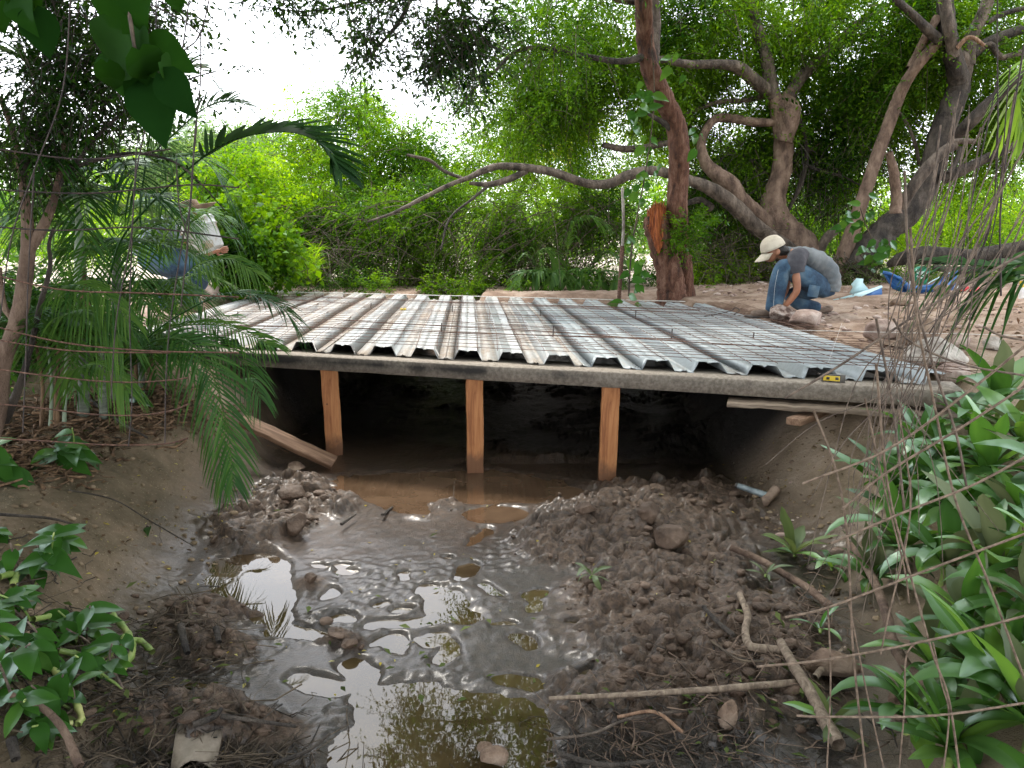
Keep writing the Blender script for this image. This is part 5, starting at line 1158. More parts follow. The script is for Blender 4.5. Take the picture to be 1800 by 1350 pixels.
# ================================================================== SMALL LEFT TREE
lt = tree(at(10, 745, 3.9), 'slender reddish-brown forked tree at the left edge in front of the palms', name='slender_tree')
D = 3.9
limb(lt, [(-30, 800, D, 18.6), (-5, 720, D, 16.1), (5, 640, D, 13.6), (32, 560, D, 13.6), (45, 480, D, 12.4), (50, 420, D, 11.2), (46, 370, D, 8.7), (38, 310, D, 5.6), (22, 230, D, 5.0), (0, 170, D, 4.3)], 'bark_pink', 'trunk', 14, 7, .08)
limb(lt, [(52, 440, D, 8.7), (75, 400, D, 8.7), (95, 350, D, 6.2), (110, 280, D, 4.3), (112, 230, D, 3.1)], 'bark_pink', 'branch', 12, 6)
limb(lt, [(5, 740, D+.1, 10.5), (30, 690, D+.1, 6.8), (52, 620, D+.1, 5.0), (70, 540, D+.1, 5.0), (88, 470, D+.1, 3.7), (86, 430, D+.1, 3.1), (95, 400, D+.1, 2.5)], 'bark_dark', 'second_stem', 10, 6)
limb(lt, [(22, 560, D, 6), (8, 540, D, 5), (2, 500, D, 4), (0, 470, D, 3)], 'bark_pink', 'branch', 8, 5)
limb(lt, [(40, 310, D, 5), (60, 250, D, 4), (90, 180, D, 3), (150, 90, D, 2.5), (260, 10, D, 2)], 'bark_dark', 'branch', 8, 6)
limb(lt, [(100, 330, D, 4), (180, 230, D, 3), (260, 170, D, 2.2), (330, 140, D, 1.5), (380, 125, D, .8)], 'bark_dark', 'branch', 8, 6)
limb(lt, [(110, 300, D, 4), (220, 270, D, 3), (300, 282, D, 2), (350, 320, D, 1.5), (395, 370, D, .8)], 'bark_dark', 'branch', 8, 6)
crown(lt, [(60, 60, D, 110, 70, .35), (180, 60, D, 90, 70, .3), (110, 180, D, 130, 70, .35), (40, 250, D, 70, 80, .3), (230, 150, D, 90, 40, .3), (150, 10, D, 200, 30, .3)], 8500, .030, 'leaf_dark', tl=.2, thr=-.06, freq=5, per=10, wood=.7, woodmat='bark_dark', vb=.1)
crown(lt, [(90, 110, D+.4, 60, 40, .2), (60, 300, D+.3, 50, 60, .2), (20, 400, D+.4, 40, 60, .2), (40, 560, 4.9, 60, 90, .3)], 3000, .045, 'vine_leaf', tl=.2, thr=-.1, per=8, name='green_leaves')
for pts_ in ([(290, 90, D), (350, 90, D), (370, 78, D)], [(330, 140, D), (400, 128, D), (448, 116, D)], [(330, 160, D), (380, 180, D), (425, 190, D)], [(270, 275, D), (330, 300, D), (395, 375, D)], [(240, 50, D), (280, 40, D), (330, 60, D)]):
    along(lt, pts_, 46, .030, 'leaf_dark', .06)

# ================================================================== BIG HANGING LEAVES (near, top left)
def leafmesh(name, L, W, curl=.25, fold=.25, heart=True, seg=9, mat=None, wave=0):
    t = np.linspace(0, 1, seg+1)
    w = np.interp(t, [0, .08, .22, .4, .7, .9, 1], [.25, .75, 1, .93, .5, .15, 0]) if heart else np.interp(t, [0, .1, .35, .6, .85, 1], [.28, .5, 1, .95, .45, 0])
    V = []
    for k in range(seg+1):
        x = L*t[k]*math.cos(curl*t[k]); z = -L*curl*t[k]**2
        back = -.12*L*(1-t[k]*4) if heart and t[k] < .25 else 0
        for j, sgn in enumerate((-1, -.5, 0, .5, 1)):
            y = sgn*w[k]*W/2; V.append((x+back*abs(sgn), y, z+abs(sgn)*w[k]*W/2*fold+wave*W*math.sin(t[k]*9+sgn*2)*abs(sgn)))
    F = []
    for k in range(seg):
        for j in range(4): F.append((k*5+j, k*5+j+1, k*5+j+6, k*5+j+5))
    me = bpy.data.meshes.new(name); me.from_pydata(V, [], F); me.update(); 
    for p in me.polygons: p.use_smooth = True
    a = me.attributes.new('v', 'FLOAT', 'POINT'); a.data.foreach_set('value', [random.random()*.1+vv_ for vv_ in [random.uniform(.15, .85)]*len(V)])
    if mat: me.materials.append(mat)
    return me
def place(me, name, root, loc, d, up, s=1, sy=1):
    x = Vector(d).normalized(); z = Vector(up); y = z.cross(x).normalized(); z = x.cross(y)
    o = bpy.data.objects.new(name, me); link(o, root); l = Vector(loc)-Vector(root.location)
    o.matrix_local = Matrix(((x[0]*s, y[0]*s*sy, z[0]*s, l[0]), (x[1]*s, y[1]*s*sy, z[1]*s, l[1]), (x[2]*s, y[2]*s*sy, z[2]*s, l[2]), (0, 0, 0, 1))); return o
D = 1.35
hl = empty('hanging_vine', at(235, 40, D), 'big dark heart-shaped leaves hanging close to the camera at the top left', 'vine')
bigm = [leafmesh('big_leaf', 1, .78, c, .18, True, 12, M['big_leaf'], .03) for c in (.1, .25, .4, .2)]
V, F = one_tube(pf((215, -60, D), (230, 40, D), (238, 90, D), (250, 130, D)), .004, .002, 6, 6); child(hl, 'stem', V, F, M['vine_brown'])
for (u, v, du, dv, Lp, tilt) in [(205, -40, 5, 100, 115, .5), (232, -45, 3, 100, 95, -.4), (215, 60, -45, 80, 130, .3), (200, 85, -20, 90, 90, -.7), (245, 88, 40, 90, 85, .4), (262, 78, 90, 45, 90, -.3), (283, 108, 45, 60, 60, .9), (288, 132, 40, 55, 80, -.5),
                                 (258, 152, 28, 95, 108, .2), (240, 110, -25, 90, 70, .8), (232, 60, 20, 90, 95, -.9), (188, 110, 20, 70, 60, .2)]:
    a = at(u, v, D+random.uniform(-.06, .06)); b_ = at(u+du, v+dv, D+tilt*.06); o = place(random.choice(bigm), 'leaf', hl, a, (b_-a), (tilt*.7+.15, -1, .25), px(Lp, D))
D = 1.2
hl2 = empty('hanging_vine', at(30, 0, D), 'pair of blurred dark leaves hanging at the extreme top left corner', 'vine')
V, F = one_tube(pf((20, -60, D), (30, -10, D), (38, 10, D)), .004, .002, 6, 6); child(hl2, 'stem', V, F, M['vine_brown'])
for (u, v, du, dv, Lp, tilt) in [(25, -25, 40, 60, 66, .4), (30, -10, 12, 70, 75, -.6), (60, 20, 20, 60, 80, .4), (-15, -25, 10, 70, 80, .2), (300, -20, 20, 40, 46, .3), (60, -20, -10, 40, 50, .4)]:
    a = at(u, v, D); b_ = at(u+du, v+dv, D+tilt*.06); place(random.choice(bigm), 'leaf', hl2, a, (b_-a), (tilt*.7+.15, -1, .25), px(Lp, D))
hl3 = empty('climbing_vine', at(1140, 320, 7), 'bright green creeper leaves along the reddish trunk', 'vine')
vm = [leafmesh('vine_leaf', 1, .62, c, .2, True, 7, M['vine_leaf']) for c in (.2, .5, .8)]
V, F = one_tube(pf((1105, 520, 9), (1110, 440, 8.9), (1120, 380, 8.9), (1135, 300, 9), (1150, 180, 9), (1145, 60, 9)), .012, .006, 5, 6); child(hl3, 'stem', V, F, M['drytwig'])
for k in range(60):
    u, v = random.choice([(1110, 475), (1118, 490), (1128, 235), (1140, 300), (1120, 420), (1100, 540), (1185, 105), (1120, 160), (1115, 330), (1135, 185), (1220, 235), (1105, 435)]); u += random.gauss(0, 10); v += random.gauss(0, 16)
    a = at(u, v, 9.0+random.uniform(-.2, .1)); place(random.choice(vm), 'leaf', hl3, a, (random.uniform(-1, 1), random.uniform(-.3, .3), random.uniform(-1, .1)), (0, -1, .4), random.uniform(.09, .19))
vr = empty('climbing_vine', at(1545, 420, 10), 'leafy creeper on the hollow base of the leaning tree', 'vine')
V, F = one_tube(pf((1540, 480, 10.4), (1535, 430, 10.3), (1520, 390, 10.3), (1512, 365, 10.3)), .012, .006, 5, 6); child(vr, 'stem', V, F, M['drytwig'])
for k in range(46):
    u, v = random.choice([(1518, 372), (1505, 392), (1545, 430), (1538, 460), (1550, 470), (1530, 445), (1490, 385)]); u += random.gauss(0, 10); v += random.gauss(0, 12)
    a = at(u, v, 10.3+random.uniform(-.2, .1)); place(random.choice(vm), 'leaf', vr, a, (random.uniform(-1, 1), random.uniform(-.3, .3), random.uniform(-1, .4)), (0, -1, .4), random.uniform(.10, .2))

# ================================================================== WIRE FENCES
wf = empty('wire_fence', at(150, 640, 3.0), 'rusty wide-mesh wire fence sagging in front of the palms on the left', 'fence')
D = 3.0
for k, pl in enumerate([[(-60, 470), (100, 508), (250, 515), (420, 522)], [(-60, 560), (100, 600), (250, 616), (420, 620)], [(-60, 588), (60, 608), (150, 618), (300, 620)], [(-60, 640), (40, 655), (150, 668), (230, 672), (300, 668), (330, 664)],
            [(-60, 705), (60, 716), (160, 728), (240, 730), (300, 722), (332, 710)], [(-60, 768), (80, 775), (190, 782), (290, 780), (330, 770)], [(-60, 395), (100, 405), (250, 400), (420, 420)], [(-60, 330), (150, 340), (330, 325), (420, 330)], [(-20, 260), (150, 280), (300, 262)]]):
    wire(wf, pf(*[(a, b_, D+.02*k) for a, b_ in pl]), px(1.5, D), 'rust' if k < 6 else 'rust_dark', n=5, seg=5)
for k, pl in enumerate([[(372, -20), (352, 60), (322, 90)], [(335, -20), (325, 60), (318, 130), (345, 200), (338, 300), (330, 420), (318, 540)], [(275, -20), (270, 150), (240, 300), (230, 420), (205, 560), (195, 700)], [(125, -20), (110, 160), (60, 300), (20, 420), (0, 560)],
            [(353, 60), (352, 150), (342, 240), (336, 350), (320, 430), (300, 560), (292, 660), (290, 778)], [(260, 5), (320, 35), (355, 62)], [(240, 260), (232, 420), (228, 560), (232, 700), (226, 785)], [(60, 300), (50, 480), (45, 640), (40, 760)], [(310, 280), (315, 360), (330, 420), (325, 480)]]):
    wire(wf, pf(*[(a, b_, D-.03+.02*k) for a, b_ in pl]), px(1.2, D), 'rust_dark', n=6, seg=5)

nf = empty('mesh_panel', at(1600, 1150, 1.5), 'bent rusty welded mesh panel standing very near the camera at the lower right', 'wire mesh')
D = 1.5
for k, pl in enumerate([[(1380, 1085), (1455, 1068), (1630, 1002), (1800, 939), (1860, 918)], [(1330, 1172), (1455, 1159), (1640, 1124), (1800, 1083), (1870, 1066)], [(1400, 1258), (1455, 1260), (1640, 1258), (1800, 1236), (1870, 1226)],
            [(1460, 955), (1590, 900), (1720, 848), (1860, 770)], [(1480, 895), (1560, 830), (1700, 745), (1860, 640)], [(1410, 850), (1560, 790), (1700, 690), (1860, 560)]]):
    wire(nf, pf(*[(a, b_, D) for a, b_ in pl]), px(2.3, D), 'rust_light', n=6, seg=6)
for k, pl in enumerate([[(1600, 400), (1612, 560), (1640, 700), (1680, 880), (1740, 1030), (1800, 1190), (1850, 1300)], [(1540, 640), (1560, 850), (1600, 1010), (1640, 1150), (1668, 1230), (1690, 1380)], [(1430, 720), (1470, 830), (1490, 950), (1500, 1150), (1525, 1380)],
            [(1520, 700), (1560, 880), (1590, 1000), (1598, 1060)], [(1640, 1125), (1610, 1130), (1592, 1160), (1590, 1240), (1578, 1380)], [(1455, 1060), (1460, 1200), (1452, 1380)], [(1640, 1130), (1655, 1200), (1668, 1260), (1655, 1380)], [(1548, 1150), (1560, 1090), (1600, 900), (1580, 720)], [(1490, 1050), (1520, 1200), (1560, 1380)]]):
    wire(nf, pf(*[(a, b_, D+.015) for a, b_ in pl]), px(2.2 if k < 3 else 1.6, D), 'rust_light', n=7, seg=6)
hv = empty('hanging_vine', at(1600, 500, 2.3), 'bundle of thin brown leafless stems fanning down from the top right to the deck corner', 'vine stems')
rr_ = random.Random(4)
for k in range(24):
    u0 = rr_.uniform(1640, 1860); v0 = rr_.uniform(160, 420); um = rr_.gauss(1572, 24); vm_ = rr_.uniform(640, 760); ue = um+rr_.gauss(-60, 70); ve = vm_+rr_.uniform(120, 420)
    Dk = 2.3+rr_.uniform(-.25, .25)
    mid = (u0*.45+um*.55+rr_.gauss(0, 16), v0*.45+vm_*.55, Dk)
    pl = [(u0, v0, Dk), ((u0+mid[0])/2+rr_.gauss(6, 8), (v0+mid[1])/2, Dk), mid, (um, vm_, Dk), ((um+ue)/2+rr_.gauss(0, 20), (vm_+ve)/2, Dk), (ue, ve, Dk)]
    wire(hv, pf(*pl), px(rr_.uniform(.8, 1.8), Dk), 'vine_brown', 'stem', 5, 5, r1=px(.7, Dk))
for k in range(9):
    u0 = rr_.uniform(1700, 1830); pl = [(u0, rr_.uniform(-20, 250)), (u0-rr_.uniform(0, 60), rr_.uniform(330, 430)), (u0-rr_.uniform(30, 160), rr_.uniform(500, 640))]
    wire(hv, pf(*[(a, b_, 2.6) for a, b_ in pl]), px(rr_.uniform(.9, 1.8), 2.6), 'vine_brown' if k % 2 else 'rust_dark', 'stem', 5, 6)
for pl in ([(1810, 440), (1700, 500), (1600, 560), (1480, 640), (1380, 700)], [(1590, 300), (1600, 480), (1640, 640), (1680, 760), (1700, 860)], [(1570, 560), (1600, 600), (1690, 640), (1800, 660)], [(1540, 560), (1570, 720), (1590, 900)], [(1810, 600), (1760, 590), (1730, 575)]):
    wire(hv, pf(*[(a, b_, 2.2) for a, b_ in pl]), px(2.2, 2.2), 'vine_brown', 'stem', 6, 6)

# ================================================================== STRAP-LEAVED PLANTS, RIGHT BANK
strapm = []
for k in range(10):
    L = 1.0; W = .165*random.uniform(.85, 1.2); seg = 9; V = []; F = []; vv = random.uniform(.2, .9); cu = [.5, .8, 1.1, 1.5, .3, .9, 1.9, .7, 1.3, .6][k]; lat = random.uniform(-.12, .12)
    x = z = 0; ang = .35; col_ = []
    for i in range(seg+1):
        t = i/seg; w = W*float(np.interp(t, [0, .08, .35, .65, .88, 1], [.45, .55, .95, 1, .5, .02]))
        yy = lat*t*t; th = ang-cu*t*1.2
        for sg in (-1, -.5, 0, .5, 1):
            fo_ = (.30-.2*t); V.append((x-math.sin(th)*abs(sg)*w*fo_*.5, yy+sg*w/2+.008*math.sin(t*14+k), z+math.cos(th)*abs(sg)*w*fo_)); col_.append(min(1, max(0, vv-.12*(abs(sg) < .1)+.12*math.sin(t*3+sg*2))))
        x += math.cos(th)*L/seg; z += math.sin(th)*L/seg
        ang = .35
    for i in range(seg):
        for j in range(4): F.append((i*5+j, i*5+j+1, i*5+j+6, i*5+j+5))
    me = bpy.data.meshes.new('strap_leaf'); me.from_pydata(V, [], F); me.update()
    for p in me.polygons: p.use_smooth = True
    a = me.attributes.new('v', 'FLOAT', 'POINT'); a.data.foreach_set('value', col_); me.materials.append(M['strap']); strapm.append(me)
M['strap_dusty'] = leafmat('dusty_strap_leaves', (.055, .075, .03), (.095, .12, .055), (.16, .18, .09), .2, .01, .6)
wil = []
for me in strapm[:5]:
    c = me.copy(); c.materials.clear(); c.materials.append(M['wilted']); wil.append(c)
dus = []
for me in strapm[:5]:
    c = me.copy(); c.materials.clear(); c.materials.append(M['strap_dusty']); dus.append(c)
PL = [  # u, v of the base, leaf length px, leaves, tilt toward camera, height above ground, description
 (1745, 730, 110, 9, 'topmost strap-leaved plant beside the right end of the concrete beam'), (1700, 760, 95, 8, 'bright strap-leaved plant just below the right end of the beam'), (1780, 790, 110, 9, 'strap-leaved plant at the right edge below the topmost one'),
 (1610, 790, 90, 7, 'small plant with an upright bright leaf, leftmost of the row under the beam'), (1660, 830, 110, 9, 'strap-leaved plant in the upper middle of the bank cluster'), (1730, 850, 120, 9, 'broad plant with pale bluish leaves right of the crossing wires'),
 (1560, 900, 120, 8, 'plant at the left rim of the cluster with a long leaf pointing to the hammer'), (1600, 880, 100, 8, 'plant with drooping bluish leaves at the left of the cluster'), (1660, 920, 130, 10, 'leafy plant in the centre of the right bank cluster'), (1780, 930, 130, 9, 'plant at the right edge with forked pale green shoots'),
 (1580, 980, 120, 9, 'plant low on the left rim above the curved brown stick'), (1650, 1010, 130, 9, 'dark plant in the shaded middle of the cluster'), (1740, 1020, 150, 10, 'large plant with a dusty upright leaf near the right edge'), (1520, 1020, 80, 6, 'small plant behind the hanging stems at the foot of the right bank'),
 (1800, 1110, 150, 9, 'plant with bright forked leaves at the right edge, two thirds down'), (1700, 1120, 140, 8, 'sprawling plant above the wire crossing at the lower right'), (1620, 1180, 120, 7, 'low plant right of the thick brown stick'), (1590, 1270, 130, 8, 'plant behind the twisted rope at the bottom right'),
 (1730, 1230, 170, 10, 'big glossy plant in front at the bottom right'), (1800, 1300, 190, 9, 'nearest plant in the bottom right corner with very broad leaves'), (1660, 1330, 170, 8, 'plant at the bottom edge with long flat leaves'), (1770, 1170, 130, 7, 'plant half hidden behind the lowest wire at right'),
 (1850, 1020, 150, 8, 'plant cut by the right edge at mid height of the bank'), (1850, 880, 130, 8, 'plant cut by the right edge level with the mud heap'),]
sleaf = 0
def rosette(root, c, L, n, meshes, flat=.0, nm='leaf', az0=None, spread=6.28, seed=0):
    r = random.Random(seed); a0 = r.uniform(0, 6.28)
    for k in range(n):
        a = a0+k*2.4; el = .95-.85*(k/n)+r.uniform(-.15, .15)-flat
        d = Vector((math.cos(a)*math.cos(el), math.sin(a)*math.cos(el), math.sin(el)))
        up = Vector((-math.cos(a)*math.sin(el), -math.sin(a)*math.sin(el), math.cos(el)))+Vector((r.uniform(-.25, .25), r.uniform(-.25, .25), 0))
        s = L*r.uniform(.7, 1.2)*(1.0 if k < n*.7 else .8); sw = r.uniform(1.1, 1.7)
        o = place(r.choice(meshes), nm, root, Vector(c)+d*.01, d, up, s, sw)
sk = 0
for k, (u, v, Lp, n, lab) in enumerate(PL):
    p = hit(min(u, 1850), v+22); D_ = p.length; L = px(Lp, p.y)*1.22
    root = empty('strap_leaf_plant', p, lab, 'plant', 'strap-leaved plants on the right bank')
    top = p+Vector((random.uniform(-.02, .02), -.02, L*.28)); V, F = one_tube([p-Vector((0, 0, .03)), (p+top)/2+Vector((.01, 0, 0)), top], .012, .014, 8, 4); child(root, 'stem', V, F, M['green_stem'])
    rosette(root, top, L, n+6, strapm+dus[:2], seed=k*7+1)
    if k % 2 == 0: rosette(root, p+Vector((.06, -.04, .02)), L*.75, 5, strapm+wil[:1], flat=.25, seed=k*5+2)
# pulled-up wilted plants lying in the mud
for k, (u, v, Lp, n, lab, ms) in enumerate([(1395, 985, 80, 11, 'uprooted pale green plant lying at the foot of the right bank', wil+strapm[:2]), (1460, 1010, 70, 6, 'wilted leaves half under the brown stick at the right', strapm[:4]), (1345, 1022, 44, 5, 'wilted muddy leaves beside the thin brown branch', dus),
        (1040, 1025, 50, 7, 'muddy pulled-up plant lying on the right mud heap', dus), (1460, 1290, 90, 7, 'wilted leaves with yellow stems at the bottom right', strapm[:3]+wil),
        (1440, 1120, 50, 4, 'single green leaf standing in the mud beside the forked branch', strapm[:3])]):
    p = hit(u, v); root = empty('uprooted_plant', p, lab, 'plant', 'uprooted plants in the mud'); V, F = one_tube([p+Vector((.03, .05, .0)), p+Vector((0, 0, .03)), p+Vector((-.01, -.03, .035))], .008, .006, 6, 4); child(root, 'stem', V, F, M['green_stem'])
    rosette(root, p+Vector((0, 0, .035)), px(Lp, p.y), n, ms, flat=.35, seed=k+50)

# ================================================================== BROAD-LEAVED PLANTS AND DEBRIS, LEFT BANK
LP = [(120, 800, 60, 16, 'bright leafy shoot on the crest of the left bank under the palms'), (30, 830, 60, 14, 'leafy plant at the left edge below the slender tree'), (60, 1010, 60, 18, 'large-leaved vine at the left edge, halfway up the bare bank'), (90, 970, 50, 12, 'leafy sprig standing out over the bare left bank'),
      (20, 930, 46, 10, 'low leaves at the left edge above the large-leaved vine'), (150, 1120, 60, 18, 'leafy shoots with strappy tips at the edge of the left debris'), (70, 1150, 60, 18, 'dense leaves at the lower left beside the green stems'), (130, 1230, 60, 18, 'broad leaves among the pale jointed stems at the lower left'),
      (30, 1230, 60, 12, 'leaves at the lower left edge of the picture'), (215, 1190, 50, 10, 'glossy leaves at the right tip of the left debris'), (110, 1275, 60, 14, 'low broad leaves above the smooth root at the lower left'), (180, 1160, 50, 12, 'leaves covering the middle of the left debris'), (45, 1170, 60, 14, 'crowded leaves at the left edge beside the arched stem'), (255, 700, 34, 8, 'little bright seedling under the palm beside the beam end'), (262, 915, 34, 1, 'single big leaf on a trailing stem across the left bank'), (60, 1085, 56, 14, 'leaves below the large-leaved vine')]
vm2 = [leafmesh('broad_leaf', 1, w_, c, .2, h_, 7, M['vine_leaf'], .02) for w_, c, h_ in ((.6, .3, True), (.5, .6, False), (.62, .9, True), (.42, .4, False), (.55, .2, True))]
for k, (u, v, Lp, n, lab) in enumerate(LP):
    p = hit(u, v+20); root = empty('broad_leaved_plant', p, lab, 'plant', 'broad-leaved plants on the left bank'); r = random.Random(k+3)
    for q in range(max(1, n//5)):
        top = p+Vector((r.uniform(-.12, .14), r.uniform(-.15, .02), r.uniform(.08, .24)*(1 if n > 1 else .1)))
        P_ = [p, (p+top)/2+Vector((r.uniform(-.03, .03), 0, .02)), top]; V, F = one_tube(P_, .005, .003, 6, 5); child(root, 'stem', V, F, M['green_stem'] if q % 2 else M['vine_brown'])
        for j in range(max(1, n*5//5//max(1, n//5))):
            t = r.uniform(.3, 1); c_ = Vector(cat_rom([x_[:] for x_ in P_], 6)[int(t*12)]); a = r.uniform(0, 6.28)
            place(r.choice(vm2), 'leaf', root, c_, (math.cos(a), math.sin(a)*.8-.25, r.uniform(-.55, .45)), (r.uniform(-.4, .4), -.45, 1), px(Lp, p.y)*r.uniform(.7, 1.25))
gs_ = [[(200, 1100), (225, 1130), (235, 1165), (215, 1200)], [(60, 1110), (110, 1105), (135, 1130), (130, 1150)], [(105, 1165), (150, 1175), (185, 1185), (175, 1215)], [(80, 1180), (120, 1230), (145, 1280), (140, 1300)], [(210, 1150), (245, 1145), (270, 1165)], [(0, 1035), (30, 1030), (25, 1050)], [(30, 1200), (60, 1185), (85, 1165)], [(95, 1300), (130, 1298)]]
for k, pl in enumerate(gs_):
    P_ = [hit(*q)+Vector((0, 0, .045)) for q in pl]; Q_ = cat_rom([p_[:] for p_ in P_], 7); R_2 = np.array([px(6.2, P_[0].y)*(1.18 if i % 4 == 0 else .92) for i in range(len(Q_))])
    V, F = tubes(Q_[None], R_2[None], 10); tag(raw('jointed_stem', V, F, M['green_stem']), ['pale green jointed stem rising from the debris edge', 'arched jointed stem at the left among broad leaves', 'jointed stem lying across the middle of the left debris', 'thick jointed stem running down to the lower left corner', 'short jointed stem bending toward the puddles', 'stub of pale stem at the left edge of the bank', 'jointed stem beside the lower left leaves', 'short yellow-green stem flat in the debris'][k], 'stem', 'pale jointed stems in the left debris')
def stick(pl, r0, r1, mat, lab, cat='branch', lift=.03, name='fallen_branch', n=7, rough=.12):
    P_ = []
    for q in pl:
        h_ = hit(q[0], q[1]); dv = Vector(ray(q[0], q[1])); L_ = (lift if len(q) < 3 else q[2]); P_.append(h_-dv*(L_/max(.2, -dv.z)))
    Q_ = cat_rom([p_[:] for p_ in P_], n); rr2 = np.linspace(px(r0, P_[0].y), px(r1, P_[-1].y), len(Q_))
    V, F = tubes(Q_[None], rr2[None], 10 if r0 > 5 else 6, rough); return tag(raw(name, V, F, M[mat]), lab, cat)
stick([(1300, 1045), (1314, 1080), (1310, 1110), (1318, 1135), (1350, 1142), (1375, 1146)], 6, 9, 'board_grey', 'crooked grey branch joining the thick forked one at the lower right')
stick([(1372, 1128), (1395, 1170), (1425, 1220), (1445, 1260), (1475, 1310)], 8, 15, 'board_grey', 'thick grey forked branch slanting to the bottom right', lift=.05)
stick([(1432, 1192), (1450, 1170), (1485, 1140)], 7, 4, 'board_grey', 'short side prong crossing the muddy slab')
stick([(1283, 962), (1330, 982), (1380, 1010), (1420, 1035), (1462, 1068)], 6, 8, 'bark_pink', 'smooth curved brown stick at the foot of the right bank', lift=.05)
stick([(1500, 960), (1535, 1020), (1558, 1080), (1570, 1130), (1600, 1180), (1655, 1220)], 7, 13, 'bark_pink', 'long curved brown branch among the strap leaves', lift=.10)
stick([(1236, 1068), (1262, 1095), (1290, 1118)], 4, 5, 'bark_dark', 'short dark stick on the mud heap left of the crooked branch')
stick([(965, 1228), (1100, 1222), (1260, 1214), (1420, 1198)], 4, 7, 'board_grey', 'long straight grey-brown stick lying flat across the bottom right')
stick([(1250, 1128), (1300, 1160), (1350, 1165), (1385, 1182)], 2.4, 2, 'drytwig', 'thin pale twig crossing the lower right mud', 'twig')
stick([(1200, 1290), (1150, 1255), (1085, 1262)], 4, 3, 'timber_old', 'short peeled twig in the bottom debris', 'twig')
stick([(960, 1300), (1040, 1290), (1110, 1265), (1230, 1250)], 3, 3, 'bark_gray', 'greyish stick across the bottom centre debris')
stick([(980, 1325), (1060, 1345), (1150, 1340)], 6, 4, 'bark_dark', 'dark wet stick at the bottom edge right of the round stones')
stick([(318, 1100), (324, 1130), (330, 1150)], 7, 6, 'bark_dark', 'short dark stump of wood upright in the left mud')
stick([(380, 1105), (385, 1130)], 6, 5, 'bark_dark', 'small brown peg of wood right of the short stump')
stick([(340, 1275), (375, 1262), (390, 1248)], 7, 4, 'bark_dark', 'black wet stick by the bent sheet')
stick([(388, 1262), (440, 1268), (520, 1278)], 5, 3, 'bark_dark', 'long black wet stick along the bottom of the slick mud')
stick([(480, 1345), (540, 1320), (580, 1290)], 5, 3, 'bark_dark', 'dark stick at the left end of the big pool')
stick([(20, 1225), (80, 1250), (115, 1290), (140, 1350)], 6, 9, 'bark_pink', 'smooth curving root in the lower left corner', 'root', lift=.08, name='exposed_root')
stick([(20, 1300), (28, 1335)], 10, 9, 'bark_dark', 'brown stub of branch in the lower left corner')
stick([(120, 862), (200, 880), (262, 915), (340, 960)], 1.6, 1.2, 'bark_dark', 'thin dark trailing stem across the bare left bank', 'twig')
stick([(0, 905), (90, 912), (150, 930)], 3, 2, 'bark_dark', 'thin dark root across the left bank', 'root', name='exposed_root')
stick([(600, 922), (625, 905)], 3, 2, 'bark_dark', 'small dark stick on the slick mud below the left post', 'twig')
stick([(672, 905), (690, 892)], 3.4, 2, 'bark_dark', 'dark splinter lying near the brown water', 'twig')
stick([(150, 700), (175, 715), (215, 745), (260, 770)], 4, 2, 'bark_dark', 'thin root at the foot of the palms', 'root', name='exposed_root')
def litter(name, areas, n, mat, L=(.05, .3), r=.0025, z=.02):
    P_ = []; 
    for _ in range(n):
        a = random.choice(areas); u = random.gauss(a[0], a[2]); v = random.gauss(a[1], a[3])
        if v > 1349 and random.random() < .7: continue
        p = on(u, min(v, 1500), .1) if a[4] == 0 else hit(u, v); P_.append((p.x, p.y))
    P_ = np.array(P_); z_ = height(P_[:, 0], P_[:, 1])+z*rng.random(len(P_)); N = len(P_)
    a = rng.random(N)*6.28; LL = rng.uniform(L[0], L[1], N)**1.0; D_ = np.stack([np.cos(a), np.sin(a), rng.normal(size=N)*.12], -1)
    T = np.column_stack([P_, z_])[:, None]+D_[:, None]*LL[:, None, None]*np.linspace(-.5, .5, 4)[None, :, None]+rng.normal(size=(N, 4, 3))*.008
    zz_ = height(T[..., 0], T[..., 1]); T[..., 2] = np.maximum(T[..., 2], zz_+.002)
    V, F = tubes(T, np.linspace(1.2, .5, 4)[None]*r*rng.uniform(.5, 1.8, (N, 1)), 4); return tag(raw(name, V, F, M[mat], smooth=False), kind='stuff')
litter('twig_litter', [(150, 1160, 110, 70, 0), (260, 1290, 160, 45, 0), (330, 1110, 60, 40, 0), (120, 1300, 90, 40, 0), (450, 1310, 60, 25, 0)], 650, 'drytwig', r=.0018)
litter('root_litter', [(150, 1160, 110, 70, 0), (260, 1290, 160, 45, 0), (1330, 1250, 150, 50, 0), (1100, 1270, 90, 40, 0)], 420, 'bark_dark', (.04, .2), .002)
litter('stick_litter', [(1350, 1240, 120, 60, 0), (1120, 1270, 90, 36, 0), (1300, 1160, 90, 50, 0), (1420, 1100, 60, 60, 0)], 280, 'twig', (.05, .26), .0018, .03)
litter('palm_litter', [(150, 740, 110, 25, 1), (250, 720, 60, 20, 1), (60, 800, 60, 30, 1)], 800, 'dry_sheath', (.05, .22), .005, .04)
